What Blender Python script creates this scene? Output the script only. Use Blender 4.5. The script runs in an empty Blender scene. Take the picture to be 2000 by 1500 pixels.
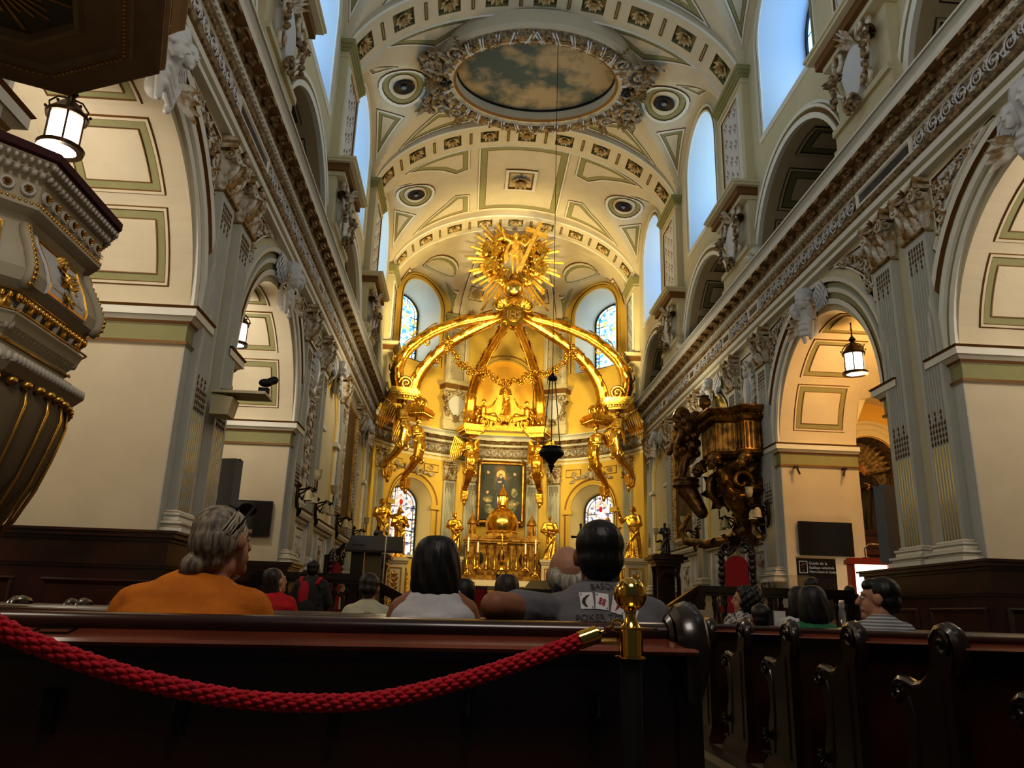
import bpy, math, random
from math import pi, sin, cos, sqrt, atan2, radians
from mathutils import Vector, Matrix
rnd = random.Random(7)
C = bpy.context.scene.collection
V = Vector

# ------------------------------------------------------------------ mesh helper
class M:
    """collects geometry and links it as one mesh object"""
    def __init__(s): s.v = []; s.f = []; s.k = []; s.m = 0
    def add(s, vs, fs, m=None):
        n = len(s.v); s.v += [tuple(p) for p in vs]
        s.f += [tuple(i + n for i in f) for f in fs]; s.k += [s.m if m is None else m] * len(fs)
    def box(s, x0, x1, y0, y1, z0, z1, m=None):
        s.add([(x, y, z) for z in (z0, z1) for y in (y0, y1) for x in (x0, x1)],
              [(0, 2, 3, 1), (4, 5, 7, 6), (0, 1, 5, 4), (2, 6, 7, 3), (0, 4, 6, 2), (1, 3, 7, 5)], m)
    def grid(s, fn, nu, nv, m=None, cu=False, cv=False):
        vs = [fn(i / nu, j / nv) for j in range(nv + (not cv)) for i in range(nu + (not cu))]
        w = nu + (not cu); h = nv + (not cv)
        s.add(vs, [(j * w + i, j * w + (i + 1) % w, ((j + 1) % h) * w + (i + 1) % w, ((j + 1) % h) * w + i)
                   for j in range(nv) for i in range(nu)], m)
    def lathe(s, prof, c=(0, 0, 0), n=16, a0=0, a1=2 * pi, sx=1, sy=1, m=None, fl=0, fa=0):
        full = abs(a1 - a0 - 2 * pi) < 1e-6
        def fn(u, w):
            r, z = prof[round(w * (len(prof) - 1))]; a = a0 + (a1 - a0) * u
            if fl: r *= 1 + fa * abs(sin(fl * a / 2))
            return (c[0] + r * cos(a) * sx, c[1] + r * sin(a) * sy, c[2] + z)
        s.grid(fn, n, len(prof) - 1, m, cu=full)
    def tube(s, pts, r, n=6, m=None, cap=True, flat=1):
        pts = [V(p) for p in pts]; L = len(pts)
        if not isinstance(r, (list, tuple)): r = [r] * L
        t = (pts[1] - pts[0]).normalized(); up = V((0, 0, 1)) if abs(t.z) < .9 else V((0, 1, 0))
        a = t.cross(up).normalized(); vs = []
        for i, p in enumerate(pts):
            t = (pts[min(i + 1, L - 1)] - pts[max(i - 1, 0)])
            if t.length < 1e-9: t = V((0, 0, 1))
            t.normalize(); a = a - t * a.dot(t)
            if a.length < 1e-6: a = t.orthogonal()
            a.normalize(); b = t.cross(a)
            vs += [p + (a * cos(2 * pi * k / n) * flat + b * sin(2 * pi * k / n)) * r[i] for k in range(n)]
        fs = [(i * n + k, i * n + (k + 1) % n, (i + 1) * n + (k + 1) % n, (i + 1) * n + k) for i in range(L - 1) for k in range(n)]
        if cap: fs += [tuple(range(n - 1, -1, -1)), tuple(range((L - 1) * n, L * n))]
        s.add(vs, fs, m)
    def ball(s, c, r, n=12, q=8, m=None, R=None):
        if not isinstance(r, (list, tuple)): r = (r, r, r)
        vs = []; fs = []
        def P(x, y, z):
            p = V((x * r[0], y * r[1], z * r[2]))
            if R: p = R @ p
            return (c[0] + p.x, c[1] + p.y, c[2] + p.z)
        vs.append(P(0, 0, -1))
        for j in range(1, q):
            b = -pi / 2 + pi * j / q
            vs += [P(cos(b) * cos(2 * pi * i / n), cos(b) * sin(2 * pi * i / n), sin(b)) for i in range(n)]
        vs.append(P(0, 0, 1)); e = len(vs) - 1
        fs += [(0, 1 + (i + 1) % n, 1 + i) for i in range(n)]
        for j in range(q - 2):
            fs += [(1 + j * n + i, 1 + j * n + (i + 1) % n, 1 + (j + 1) * n + (i + 1) % n, 1 + (j + 1) * n + i) for i in range(n)]
        fs += [(1 + (q - 2) * n + i, 1 + (q - 2) * n + (i + 1) % n, e) for i in range(n)]
        s.add(vs, fs, m)
    def cap(s, p, q, r1, r2=None, n=10):
        """tapered capsule"""
        p = V(p); q = V(q); r2 = r1 if r2 is None else r2; d = q - p; L = d.length
        if L < 1e-6: return s.ball(p, r1)
        d.normalize(); a = d.orthogonal().normalized(); b = d.cross(a); vs = []; rings = []
        for j in range(0, 4): t = -pi / 2 + pi / 2 * j / 3; rings.append((p + d * r1 * sin(t), r1 * cos(t)))
        for j in range(0, 4): t = pi / 2 * j / 3; rings.append((q + d * r2 * sin(t), r2 * cos(t)))
        for c, r in rings: vs += [c + (a * cos(2 * pi * k / n) + b * sin(2 * pi * k / n)) * max(r, 1e-4) for k in range(n)]
        fs = [(i * n + k, i * n + (k + 1) % n, (i + 1) * n + (k + 1) % n, (i + 1) * n + k) for i in range(7) for k in range(n)]
        fs += [tuple(range(n - 1, -1, -1)), tuple(range(7 * n, 8 * n))]
        s.add(vs, fs)
    def sweep(s, prof, path, m=None, close=False, ms=None, cap=False):
        """prof [(a,b)]: a along the path point's outward dir, b up. path [((x,y,z),(dx,dy))]"""
        n = len(prof); L = len(path); vs = []
        for (p, d) in path: vs += [(p[0] + d[0] * a, p[1] + d[1] * a, p[2] + b) for a, b in prof]
        for i in range(L - (not close)):
            j = (i + 1) % L
            for k in range(n - 1):
                s.k.append((ms[k] if ms else (s.m if m is None else m)))
                s.f.append(tuple(len(s.v) + q for q in (i * n + k, j * n + k, j * n + k + 1, i * n + k + 1)))
        if cap:
            b = len(s.v)
            s.f += [tuple(b + q for q in range(n)), tuple(b + (L - 1) * n + q for q in range(n - 1, -1, -1))]; s.k += [0, 0]
        s.v += vs
    def poly(s, pts, m=None): s.add(pts, [tuple(range(len(pts)))], m)
    def prism(s, pts2, fn, h0, h1, m=None):
        """pts2 outline through fn(u,v,h)"""
        n = len(pts2)
        s.add([fn(u, v, h0) for u, v in pts2] + [fn(u, v, h1) for u, v in pts2],
              [tuple(range(n - 1, -1, -1)), tuple(range(n, 2 * n))] + [(i, (i + 1) % n, n + (i + 1) % n, n + i) for i in range(n)], m)
    def panel(s, fn, poly, rings, fill=None, seg=.3, fh=0):
        """moulded frame rings [(inset0,inset1,h0,h1,mat)] on a surface fn(u,v,h), then a fill (mat)"""
        P = []
        n = len(poly)
        for i in range(n):
            a, b = poly[i], poly[(i + 1) % n]; d = math.hypot(b[0] - a[0], b[1] - a[1]); k = max(1, int(d / seg))
            for j in range(k): P.append((a[0] + (b[0] - a[0]) * j / k, a[1] + (b[1] - a[1]) * j / k, i, j, k))
        ar = sum(poly[i][0] * poly[(i + 1) % n][1] - poly[(i + 1) % n][0] * poly[i][1] for i in range(n)); sg = 1 if ar > 0 else -1
        def off(t):
            Q = []
            for i in range(n):
                a, b, c = poly[i - 1], poly[i], poly[(i + 1) % n]
                d1 = V((b[0] - a[0], b[1] - a[1])).normalized(); d2 = V((c[0] - b[0], c[1] - b[1])).normalized()
                n1 = V((-d1.y, d1.x)) * sg; n2 = V((-d2.y, d2.x)) * sg; mm = n1 + n2
                mm = mm / max(.3, (mm.dot(mm) / 2)) if mm.length > .1 else n1
                Q.append((b[0] + mm.x * t, b[1] + mm.y * t))
            return [(Q[i][0] + (Q[(i + 1) % n][0] - Q[i][0]) * j / k, Q[i][1] + (Q[(i + 1) % n][1] - Q[i][1]) * j / k) for _, _, i, j, k in P]
        N = len(P)
        for (t0, t1, h0, h1, m) in rings:
            A = off(t0); B = off(t1)
            s.add([fn(u, v, h0) for u, v in A] + [fn(u, v, h1) for u, v in B],
                  [(i, (i + 1) % N, N + (i + 1) % N, N + i) for i in range(N)], m)
        if fill is not None:
            A = off(rings[-1][1]); cu = sum(a[0] for a in A) / N; cv = sum(a[1] for a in A) / N
            H = rings[-1][3] if not fh else fh
            A2 = [((u + cu) / 2, (v + cv) / 2) for u, v in A]
            s.add([fn(u, v, H) for u, v in A] + [fn(u, v, H) for u, v in A2] + [fn(cu, cv, H)],
                  [(i, (i + 1) % N, N + (i + 1) % N, N + i) for i in range(N)] + [(N + i, N + (i + 1) % N, 2 * N) for i in range(N)], fill)
    def build(s, name, mats, parent=None, smooth=False, loc=None, rot=None, kind=None):
        me = bpy.data.meshes.new(name); me.from_pydata(s.v, [], s.f)
        if not isinstance(mats, (list, tuple)): mats = [mats]
        for mt in mats: me.materials.append(mt)
        if len(mats) > 1: me.polygons.foreach_set('material_index', [min(k, len(mats) - 1) for k in s.k])
        if smooth:
            me.polygons.foreach_set('use_smooth', [True] * len(s.f))
            if smooth != 1:
                try: me.set_sharp_from_angle(angle=radians(smooth))
                except Exception: pass
        me.validate(); me.update()
        o = bpy.data.objects.new(name, me); C.objects.link(o)
        if parent: o.parent = parent
        if loc: o.location = loc
        if rot: o.rotation_euler = rot
        if kind: o['kind'] = kind
        return o
    def melt(s, name, mat, vox=.02, parent=None, loc=None, rot=None, sm=2):
        """fuse every piece into one continuous skin"""
        o = s.build(name, mat, parent, 1)
        r = o.modifiers.new('r', 'REMESH'); r.mode = 'VOXEL'; r.voxel_size = vox; r.use_smooth_shade = True
        if sm: q = o.modifiers.new('s', 'SMOOTH'); q.factor = .5; q.iterations = sm
        dg = bpy.context.evaluated_depsgraph_get(); me = bpy.data.meshes.new_from_object(o.evaluated_get(dg))
        o.modifiers.clear(); old = o.data; o.data = me; bpy.data.meshes.remove(old); me.name = name
        me.materials.clear(); me.materials.append(mat)
        me.polygons.foreach_set('use_smooth', [True] * len(me.polygons))
        if loc: o.location = loc
        if rot: o.rotation_euler = rot
        return o

def tag(o, label, cat, group=None):
    o['label'] = label; o['category'] = cat
    if group: o['group'] = group
    return o
def empty(name, loc=(0, 0, 0), rz=0, label=None, cat=None, group=None, kind=None):
    o = bpy.data.objects.new(name, None); C.objects.link(o); o.location = loc; o.rotation_euler = (0, 0, rz); o.empty_display_size = .1
    if label: tag(o, label, cat, group)
    if kind: o['kind'] = kind
    return o
def dup(o, loc=None, rz=None, parent=None, label=None, mirror=False, group=None):
    c = o.copy(); C.objects.link(c); c.parent = parent
    if loc is not None: c.location = loc
    if rz is not None: c.rotation_euler = (0, 0, rz)
    if mirror: c.scale.x = -c.scale.x
    if label: c['label'] = label
    if group: c['group'] = group
    for ch in list(o.children): dup(ch, parent=c)
    return c

# ------------------------------------------------------------------ materials
def mat(name, col, rough=.6, metal=0, noise=0, nscale=6, bump=0, bscale=40, emit=None, es=0, col2=None, spec=.5, coat=0, bdist=.01, trans=0, ndet=4, alpha=1):
    m = bpy.data.materials.new(name); m.use_nodes = True; nt = m.node_tree; b = nt.nodes['Principled BSDF']
    b.inputs['Base Color'].default_value = (*col, 1); b.inputs['Roughness'].default_value = rough; b.inputs['Metallic'].default_value = metal
    b.inputs['Specular IOR Level'].default_value = spec
    if coat: b.inputs['Coat Weight'].default_value = coat; b.inputs['Coat Roughness'].default_value = .12
    if alpha < 1: b.inputs['Alpha'].default_value = alpha
    if trans: b.inputs['Transmission Weight'].default_value = trans
    tc = nt.nodes.new('ShaderNodeTexCoord')
    if noise or col2:
        n = nt.nodes.new('ShaderNodeTexNoise'); n.inputs['Scale'].default_value = nscale; n.inputs['Detail'].default_value = ndet
        nt.links.new(tc.outputs['Object'], n.inputs['Vector'])
        r = nt.nodes.new('ShaderNodeValToRGB'); c2 = col2 or tuple(c * (1 - noise) for c in col)
        r.color_ramp.elements[0].position = .38; r.color_ramp.elements[1].position = .62
        r.color_ramp.elements[0].color = (*c2, 1); r.color_ramp.elements[1].color = (*col, 1)
        nt.links.new(n.outputs['Fac'], r.inputs['Fac']); nt.links.new(r.outputs['Color'], b.inputs['Base Color'])
    if bump:
        n = nt.nodes.new('ShaderNodeTexNoise'); n.inputs['Scale'].default_value = bscale; n.inputs['Detail'].default_value = 3
        nt.links.new(tc.outputs['Object'], n.inputs['Vector'])
        bp = nt.nodes.new('ShaderNodeBump'); bp.inputs['Strength'].default_value = bump; bp.inputs['Distance'].default_value = bdist
        nt.links.new(n.outputs['Fac'], bp.inputs['Height']); nt.links.new(bp.outputs['Normal'], b.inputs['Normal'])
    if emit: b.inputs['Emission Color'].default_value = (*emit, 1); b.inputs['Emission Strength'].default_value = es
    return m
def S(r, g, b):
    f = lambda c: ((c / 255 + .055) / 1.055) ** 2.4 if c > 10 else c / 255 / 12.92
    return (f(r), f(g), f(b))
CREAM = mat('cream_plaster', S(212, 198, 170), .75, noise=.06, nscale=2)
WALLM = mat('wall_plaster', S(205, 194, 160), .8, noise=.05, nscale=1.5)
GREYW = mat('pale_grey_paint', S(188, 188, 178), .7, noise=.05, nscale=3)
WHITE = mat('white_moulding', S(226, 222, 208), .6, noise=.05, nscale=4)
SAGE = mat('sage_paint', S(152, 148, 104), .75, noise=.06, nscale=4)
DSAGE = mat('dark_sage', S(105, 98, 62), .8)
LINE = mat('brown_gilt_line', S(120, 84, 40), .5, .3)
CARVE = mat('carved_gilt_plaster', S(214, 208, 194), .5, noise=.5, nscale=7, col2=S(158, 128, 82), bump=.5, bscale=30)
RELW = mat('carved_plaster_white', S(205, 205, 205), .5, bump=.3, bscale=40)
DCARVE = mat('carved_dark_gilt', S(158, 136, 100), .5, .1, col2=S(92, 72, 48), nscale=12, bump=.5, bscale=50)
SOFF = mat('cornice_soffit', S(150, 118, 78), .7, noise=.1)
REED = mat('gilt_reed', S(236, 210, 128), .4, .25)
MARBLE = mat('dark_marble', S(62, 60, 62), .35, col2=S(24, 24, 28), nscale=5, ndet=8)
GOLD = mat('gold_leaf', S(244, 200, 92), .27, 1, col2=S(212, 160, 60), nscale=9, bump=.5, bscale=22, bdist=.02)
BGOLD = mat('bright_gilding', S(252, 214, 112), .38, .55, col2=S(232, 178, 70), nscale=7, bump=.3, bscale=20)
GOLDS = mat('smooth_gold', S(244, 196, 92), .2, 1, noise=.15, nscale=5)
DGOLD = mat('aged_gold', S(196, 150, 66), .36, .7, col2=S(140, 100, 42), nscale=6, bump=.5, bscale=30, bdist=.015)
YELW = mat('apse_yellow_plaster', S(228, 192, 92), .75, noise=.07, nscale=2)
WOOD = mat('dark_mahogany', S(66, 29, 20), .3, col2=S(42, 18, 12), nscale=2.2, ndet=8, coat=.35)
WOODL = mat('polished_mahogany', S(134, 70, 46), .22, col2=S(100, 48, 32), nscale=3, ndet=8, coat=.5)
EBONY = mat('near_black_wood', S(40, 25, 19), .28, noise=.2, nscale=5, coat=.4)
BLACK = mat('matte_black', S(14, 14, 15), .6)
SCREEN = mat('dark_screen', S(8, 8, 10), .25)
GREYM = mat('grey_speaker_cloth', S(104, 104, 104), .8, bump=.3, bscale=300)
IRON = mat('dark_bronze', S(58, 42, 28), .35, .8)
BRASS = mat('polished_brass', S(232, 190, 96), .12, 1)
ROPE = mat('red_rope', S(205, 30, 52), .75, bump=.6, bscale=260, bdist=.003, noise=.25, nscale=60)
GLOW = mat('lantern_glass', (1, .93, .8), .4, emit=(1, .9, .74), es=9)
FROST = mat('frosted_glass', S(205, 190, 150), .35, noise=.1)
STONE = mat('floor_stone', S(120, 105, 86), .45, noise=.2, nscale=3)
DSTONE = mat('dark_floor_stone', S(52, 42, 34), .4, noise=.2, nscale=3)
SPEAK = mat('speaker_cone', S(26, 18, 16), .5)
RED = mat('red_upholstery', S(140, 18, 34), .8, bump=.2, bscale=90)
BROWNP = mat('dark_oil_painting', S(84, 66, 44), .6, col2=S(38, 30, 22), nscale=1.6, ndet=8)
ROSM = mat('gilt_rosette', S(228, 204, 156), .45, .2, col2=S(190, 156, 100), nscale=10)
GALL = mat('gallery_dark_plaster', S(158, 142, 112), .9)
BALC = mat('balcony_gilt', S(158, 118, 50), .32, .7, col2=S(82, 58, 24), nscale=5, bump=.4, bscale=24, bdist=.012)
MODG = mat('dull_gilt', S(168, 138, 88), .45, .35, col2=S(110, 84, 48), nscale=14)
SHELLM = mat('shell_plaster', S(186, 172, 148), .55, col2=S(120, 96, 64), nscale=8)
CAMP = (1534.05, 0.285502, 0.050430, 0.031210, -1.4500)
# ------------------------------------------------------------------ architecture
_tn = [0]
def tname():
    _tn[0] += 1; return 'trim_%d' % _tn[0]
def tbuild(b, mats, parent=None, smooth=False, name=None, **k):
    o = b.build(name or tname(), mats, parent, smooth, **k)
    if not parent: o['kind'] = 'structure'
    return o
def wallfn(s, X): return lambda y, z, h=0: (s * (X - h), y, z)
def holed(b, fn, u0, u1, v0, v1, c, r, zs, zb, n=32, m=None):
    """wall rectangle with one round-headed opening"""
    def q(a, b_, c_, d): b.add([fn(*a), fn(*b_), fn(*c_), fn(*d)], [(0, 1, 2, 3)], m)
    q((u0, v0), (c - r, v0), (c - r, v1), (u0, v1)); q((c + r, v0), (u1, v0), (u1, v1), (c + r, v1))
    if zb > v0: q((c - r, v0), (c + r, v0), (c + r, zb), (c - r, zb))
    for i in range(n):
        a0 = pi - pi * i / n; a1 = pi - pi * (i + 1) / n
        p = (c + r * cos(a0), zs + r * sin(a0)); w = (c + r * cos(a1), zs + r * sin(a1))
        q(p, w, (w[0], v1), (p[0], v1))
def reveal(b, fn, c, r, zs, zb, h0, h1, n=32, m=None, r2=None, sill=True, zb2=None):
    r2 = r2 or r; zb2 = zb if zb2 is None else zb2
    def pts(r, z): return [(c - r, z)] + [(c + r * cos(pi - pi * i / n), zs + r * sin(pi - pi * i / n)) for i in range(n + 1)] + [(c + r, z)]
    A = pts(r, zb); B = pts(r2, zb2); k = len(A)
    fs = [(i, i + 1, k + i + 1, k + i) for i in range(k - 1)]
    if sill: fs.append((k - 1, 0, k, 2 * k - 1))
    b.add([fn(u, v, h0) for u, v in A] + [fn(u, v, h1) for u, v in B], fs, m)
def arcsweep(b, fn, c, zs, prof, n=32, a0=0, a1=pi, ms=None, legs=0):
    path = [(a0 + (a1 - a0) * i / n) for i in range(n + 1)]
    k = len(prof); rows = [[fn(c + r * cos(a), zs + r * sin(a), h) for r, h in prof] for a in path]
    if legs:
        rows = [[fn(c + r, legs, h) for r, h in prof]] + rows + [[fn(c - r, legs, h) for r, h in prof]]
    base = len(b.v); b.v += [p for R in rows for p in R]
    for i in range(len(rows) - 1):
        for j in range(k - 1):
            b.f.append((base + i * k + j, base + (i + 1) * k + j, base + (i + 1) * k + j + 1, base + i * k + j + 1)); b.k.append(ms[j] if ms else b.m)
def leaf(b, fn, u, v, ang, L, W, lift=.04, curl=.5, m=None, lob=3, n=5):
    """lobed leaf rising from the surface fn(u,v,h)"""
    ca, sa = cos(ang), sin(ang)
    def f(x, t):
        w = W * (1 - t) ** .45 * min(1, .45 + 2.2 * t) * (1 + .22 * cos(t * lob * 2 * pi)) * .5 * (2 * x - 1)
        l = L * t * (1 - .12 * t)
        h = lift * (.25 + sin(t * 2.4)) - abs(2 * x - 1) * lift * .55 + curl * lift * t * t * 2
        return fn(u + ca * l - sa * w, v + sa * l + ca * w, max(h, .002))
    b.grid(f, 4, n, m)
def spiral(b, fn, u, v, r, turns=1.6, d=1, a=0, w=.03, h=.03, m=None, n=None, sides=5):
    n = n or int(turns * 11); P = []; R = []
    for i in range(n + 1):
        t = i / n; rr = r * (1 - t) ** .9 + w * .4; an = a + d * t * turns * 2 * pi
        P.append(fn(u + rr * cos(an), v + rr * sin(an), h * (.7 + .6 * t))); R.append(w * (1 - .55 * t))
    b.tube(P, R, sides, m)
def rinceau(b, fn, u0, u1, v0, v1, step=.5, m=None, gold=None):
    """running acanthus scroll"""
    H = v1 - v0; n = max(1, round((u1 - u0) / step)); st = (u1 - u0) / n; r = min(H, st) * .42
    for i in range(n):
        u = u0 + (i + .5) * st; v = (v0 + v1) / 2; d = 1 if i % 2 else -1
        spiral(b, fn, u, v, r * 1.15, 1.9, d, -d * pi / 2, H * .06, .03, m, 17, 4)
        spiral(b, fn, u + st * .42, v - d * H * .12, r * .5, 1.4, -d, d * pi / 2, H * .04, .03, m, 10, 4)
        b.ball(fn(u, v, .025), H * .09, 6, 4, gold)
        for k in range(3):
            leaf(b, fn, u - st * .3 + k * .14 * st, v + d * H * .12 * (k - 1), d * (.9 + k * .9), r * .95, r * .6, .03, .4, gold if k % 2 else m, 2, 4)
        leaf(b, fn, u + st * .25, v - d * H * .2, -d * .6, r * .9, r * .6, .025, .5, m, 2, 4)
def rosette(b, fn, u, v, r, m=0, n=8, h=.05):
    for k in range(n):
        a = 2 * pi * k / n; leaf(b, fn, u + .2 * r * cos(a), v + .2 * r * sin(a), a, r * .85, r * .62, h, .7, m, 2, 5)
    for k in range(n):
        a = 2 * pi * (k + .5) / n; leaf(b, fn, u + .1 * r * cos(a), v + .1 * r * sin(a), a, r * .5, r * .36, h * 1.4, .8, m, 1, 4)
    b.ball(fn(u, v, h), r * .14, 8, 6, m)

PIER = [4.6, 10.9, 17.2, 23.55, 29.85]; BAY = [1.4, 7.75, 14.2, 20.4, 26.75]
XW = 5.26; XP = 5.12; XC = 5.05; AY = 29.7; AR = 5.85
# ---- floor
b = M(); b.box(-11, 11, -7, 12.2, -.2, 0)
fl = b.build('floor', STONE, kind='structure')
b = M()
for x in (-.75, .62): b.box(x - .08, x + .08, -6, 12, 0, .004, 0)
b.box(-.55, -.3, -6, 12, 0, .004, 0); b.box(.2, .42, -6, 12, 0, .004, 0)
b.build('stone_border', DSTONE, fl)
b = M()
b.box(-6, 6, 12.2, 36.5, -.2, .5); b.box(-1.9, 1.9, 11.6, 12.2, 0, .17); b.box(-1.9, 1.9, 11.9, 12.2, .17, .34); b.box(-6, 6, 25, 36.5, .5, .8); b.box(-4.5, 4.5, 29.5, 36, .8, 1.2)
b.box(6, 11, 12.2, 20, -.2, 0); b.box(-11, -6, 12.2, 20, -.2, 0)
b.build('floor_platform', STONE, kind='structure')
def impost_prof(): return [(0, 0), (.05, 0), (.05, .04), (.02, .05), (.02, .26), (.05, .27), (.07, .31), (.13, .36), (.15, .36), (.15, .46), (.18, .49), (0, .5)]
IM = [0, 2, 1, 1, 0, 2, 0, 0, 0, 2, 0]
for s, side in ((-1, 'left'), (1, 'right')):
    fn = wallfn(s, XW); w = M()
    # arcade wall with open arches in the two front bays, plain wall by the chancel
    w.add([fn(-6, 0), fn(-.9, 0), fn(-.9, 7.7), fn(-6, 7.7)], [(0, 1, 2, 3)])
    for c, y0, y1 in ((1.4, -.9, 4.6), (7.75, 4.6, 10.9), (14.2, 10.9, 17.2)):
        holed(w, fn, y0, y1, 0, 7.7, c, 2.2, 4.62, 0)
        reveal(w, fn, c, 2.2, 4.62, 0, 0, -1.7, m=1, sill=False)
    q = [(17.2, 0), (28.9, 0), (28.9, 7.7), (17.2, 7.7)]; w.add([fn(*p) for p in q], [(0, 1, 2, 3)])
    # clerestory wall with gallery arches and tall windows
    fc = wallfn(s, XC)
    for c in BAY:
        y0, y1 = c - 3.16, c + 3.16
        holed(w, fc, y0, y1, 8.8, 11.4, c, 2.2, 8.75, 8.8, m=0)
        holed(w, fc, y0, y1, 11.4, 16.6, c, 1.35, 14.3, 11.9, m=0)
        reveal(w, fc, c, 1.35, 14.3, 11.9, 0, -1.15, m=2, r2=1.2, zb2=12.2)
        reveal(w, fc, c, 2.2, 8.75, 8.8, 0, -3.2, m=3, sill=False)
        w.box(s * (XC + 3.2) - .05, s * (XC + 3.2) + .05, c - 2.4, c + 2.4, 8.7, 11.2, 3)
    w.add([fc(-6, 8.8), fc(-1.7, 8.8), fc(-1.7, 16.6), fc(-6, 16.6)], [(0, 1, 2, 3)])
    w.build('wall_' + side, [WALLM, CREAM, mat('window_reveal_' + side, S(205, 215, 225), .8), GALL], kind='structure')
    # aisle: outer wall, ceiling, far wall
    a = M(); a.add([(s * 10.6, -6, 0), (s * 10.6, 19.5, 0), (s * 10.6, 19.5, 6.8), (s * 10.6, -6, 6.8)], [(0, 1, 2, 3)])
    def ac(u, v, c=0):
        x = 6.96 + 3.64 * u; y = -6 + 25.5 * v; z = 4.85 + 1.8 * sqrt(max(0, 1 - ((x - 8.78) / 1.84) ** 2))
        for c in BAY[:3]:
            if abs(y - c) < 2.2: z = max(z, 4.62 + 2.2 * sqrt(1 - ((y - c) / 2.2) ** 2))
        return (s * x, y, z)
    a.grid(ac, 14, 120, 0)
    for y0, y1 in ((-6, -.8), (3.6, 5.55), (9.95, 12.0), (16.4, 19.5)): a.add([(s * 6.96, y0, 0), (s * 6.96, y1, 0), (s * 6.96, y1, 6), (s * 6.96, y0, 6)], [(0, 1, 2, 3)])
    fa = lambda u, v, h=0: (s * u, 19.5 - h, v)
    holed(a, fa, 6.96, 10.6, 0, 7, 8.85, .78, 4.95, 3.25, m=1)
    reveal(a, fa, 8.85, .78, 4.95, 3.25, 0, -.7, m=2)
    a.add([fa(8, 3.2, -.7), fa(9.7, 3.2, -.7), fa(9.7, 5.8, -.7), fa(8, 5.8, -.7)], [(0, 1, 2, 3)], 2)
    arcsweep(a, fa, 8.85, 4.95, [(.8, .0), (.8, .06), (.95, .06), (.98, .03), (1.1, .03), (1.13, .08), (1.2, .08), (1.22, 0)], 20, m_ := 0) if False else arcsweep(a, fa, 8.85, 4.95, [(.8, .0), (.8, .06), (.95, .06), (.98, .03), (1.1, .03), (1.13, .08), (1.2, .08), (1.22, 0)], 20)
    a.build('wall_aisle_' + side, [CREAM, mat('aisle_yellow_' + side, S(222, 178, 92), .8), DCARVE], kind='structure')
    if s > 0:
        sh = M()
        for k in range(13):
            an = pi * (k + .5) / 13
            leaf(sh, lambda u, v, h: (u, 20.1 - h, v), 8.85, 4.9, an, .8, .26, .12, 1.2, 0, 1, 6)
        tbuild(sh, DCARVE, name='trim_shell', smooth=True)
    # coffers on the arch soffits
    for bi, c in enumerate(BAY[:3]):
        if c < 2 and s > 0: continue
        p = M(); fs = lambda u, t, h=0, c=c: (s * u, c + (2.2 - h) * cos(t / 2.2), 4.62 + (2.2 - h) * sin(t / 2.2))
        for t0 in (.42, 1.62, 2.86, 4.1, 5.3):
            p.panel(fs, [(5.55, t0), (6.7, t0), (6.7, t0 + 1.05), (5.55, t0 + 1.05)],
                    [(0, .015, 0, .03, 2), (.015, .05, .03, .03, 0), (.05, .065, .03, .015, 2), (.065, .16, .012, .012, 1), (.16, .175, .03, .03, 2)], 0, .15)
        tbuild(p, [CREAM, SAGE, LINE])
        # archivolt and impost
        t = M()
        arcsweep(t, fn, c, 4.75, [(2.2, 0), (2.2, .05), (2.3, .06), (2.3, .03), (2.4, .03), (2.42, .07), (2.5, .09), (2.52, .04), (2.6, .04), (2.62, .1), (2.7, .12), (2.72, 0)],
                 32, ms=[0, 0, 2, 1, 0, 0, 3, 1, 2, 0, 0])
        for sg in (-1, 1):
            yj = c + sg * 2.2
            for y_, d in (((yj, -sg), 0),): pass
            path = [((s * XW, yj + sg * .62, 4.25), (-s, 0)), ((s * XW, yj, 4.25), (-s, -sg)), ((s * 6.96, yj, 4.25), (0, -sg)), ((s * 6.96, yj + sg * .3, 4.25), (0, -sg))]
            t.sweep(impost_prof(), path, ms=IM)
            if sg > 0:
                t.box(*sorted((s * (XW + .0), s * (XW - .02))), yj, yj + .25, 0, 4.25, 3)
        tbuild(t, [WHITE, SAGE, LINE, GREYW])
        # carved spandrels
        sp = M()
        for sg in (-1, 1):
            def uv(a, r): return (c + sg * r * cos(a), 4.75 + r * sin(a))
            arc = [uv(.42 + (1.22 - .42) * i / 6, 2.82) for i in range(7)]
            yo = c + sg * 2.36
            pl = [uv(1.25, 2.82)] + [(c + sg * .95, 7.45), (yo - sg * .06, 7.45), (yo - sg * .06, 5.85)] + arc[:0]
            pl = [(yo - sg * .05, 7.45), (yo - sg * .05, 6.3)] + [uv(.6 + .62 * i / 5, 2.86) for i in range(6)] + [(c + sg * .8, 7.45)]
            sp.panel(fn, pl, [(0, .02, 0, .05, 0), (.02, .05, .05, .05, 0), (.05, .07, .05, .01, 2)], 1, .4, fh=.012)
            for k in range(9):
                u, v = ((.17, 6.5), (.22, 6.72), (.2, 6.95), (.34, 7.1), (.2, 7.24), (.52, 7.22), (.72, 7.3), (.92, 7.34), (1.1, 7.37))[k]; u = yo - sg * u; R_ = (.07, .11, .12, .13, .1, .12, .09, .07, .05)[k]
                spiral(sp, fn, u, v, R_, 1.3, sg * (1 if k % 2 else -1), k, .03, .05, 3, 10, 5)
                for j in range(4): leaf(sp, fn, u, v, k * 1.3 + j * 1.7, R_ * 1.4, R_ * .9, .05, .5, 3 if j % 2 else 4, 3, 4)
        tbuild(sp, [WHITE, RELW, LINE, CARVE, MODG])
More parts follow.
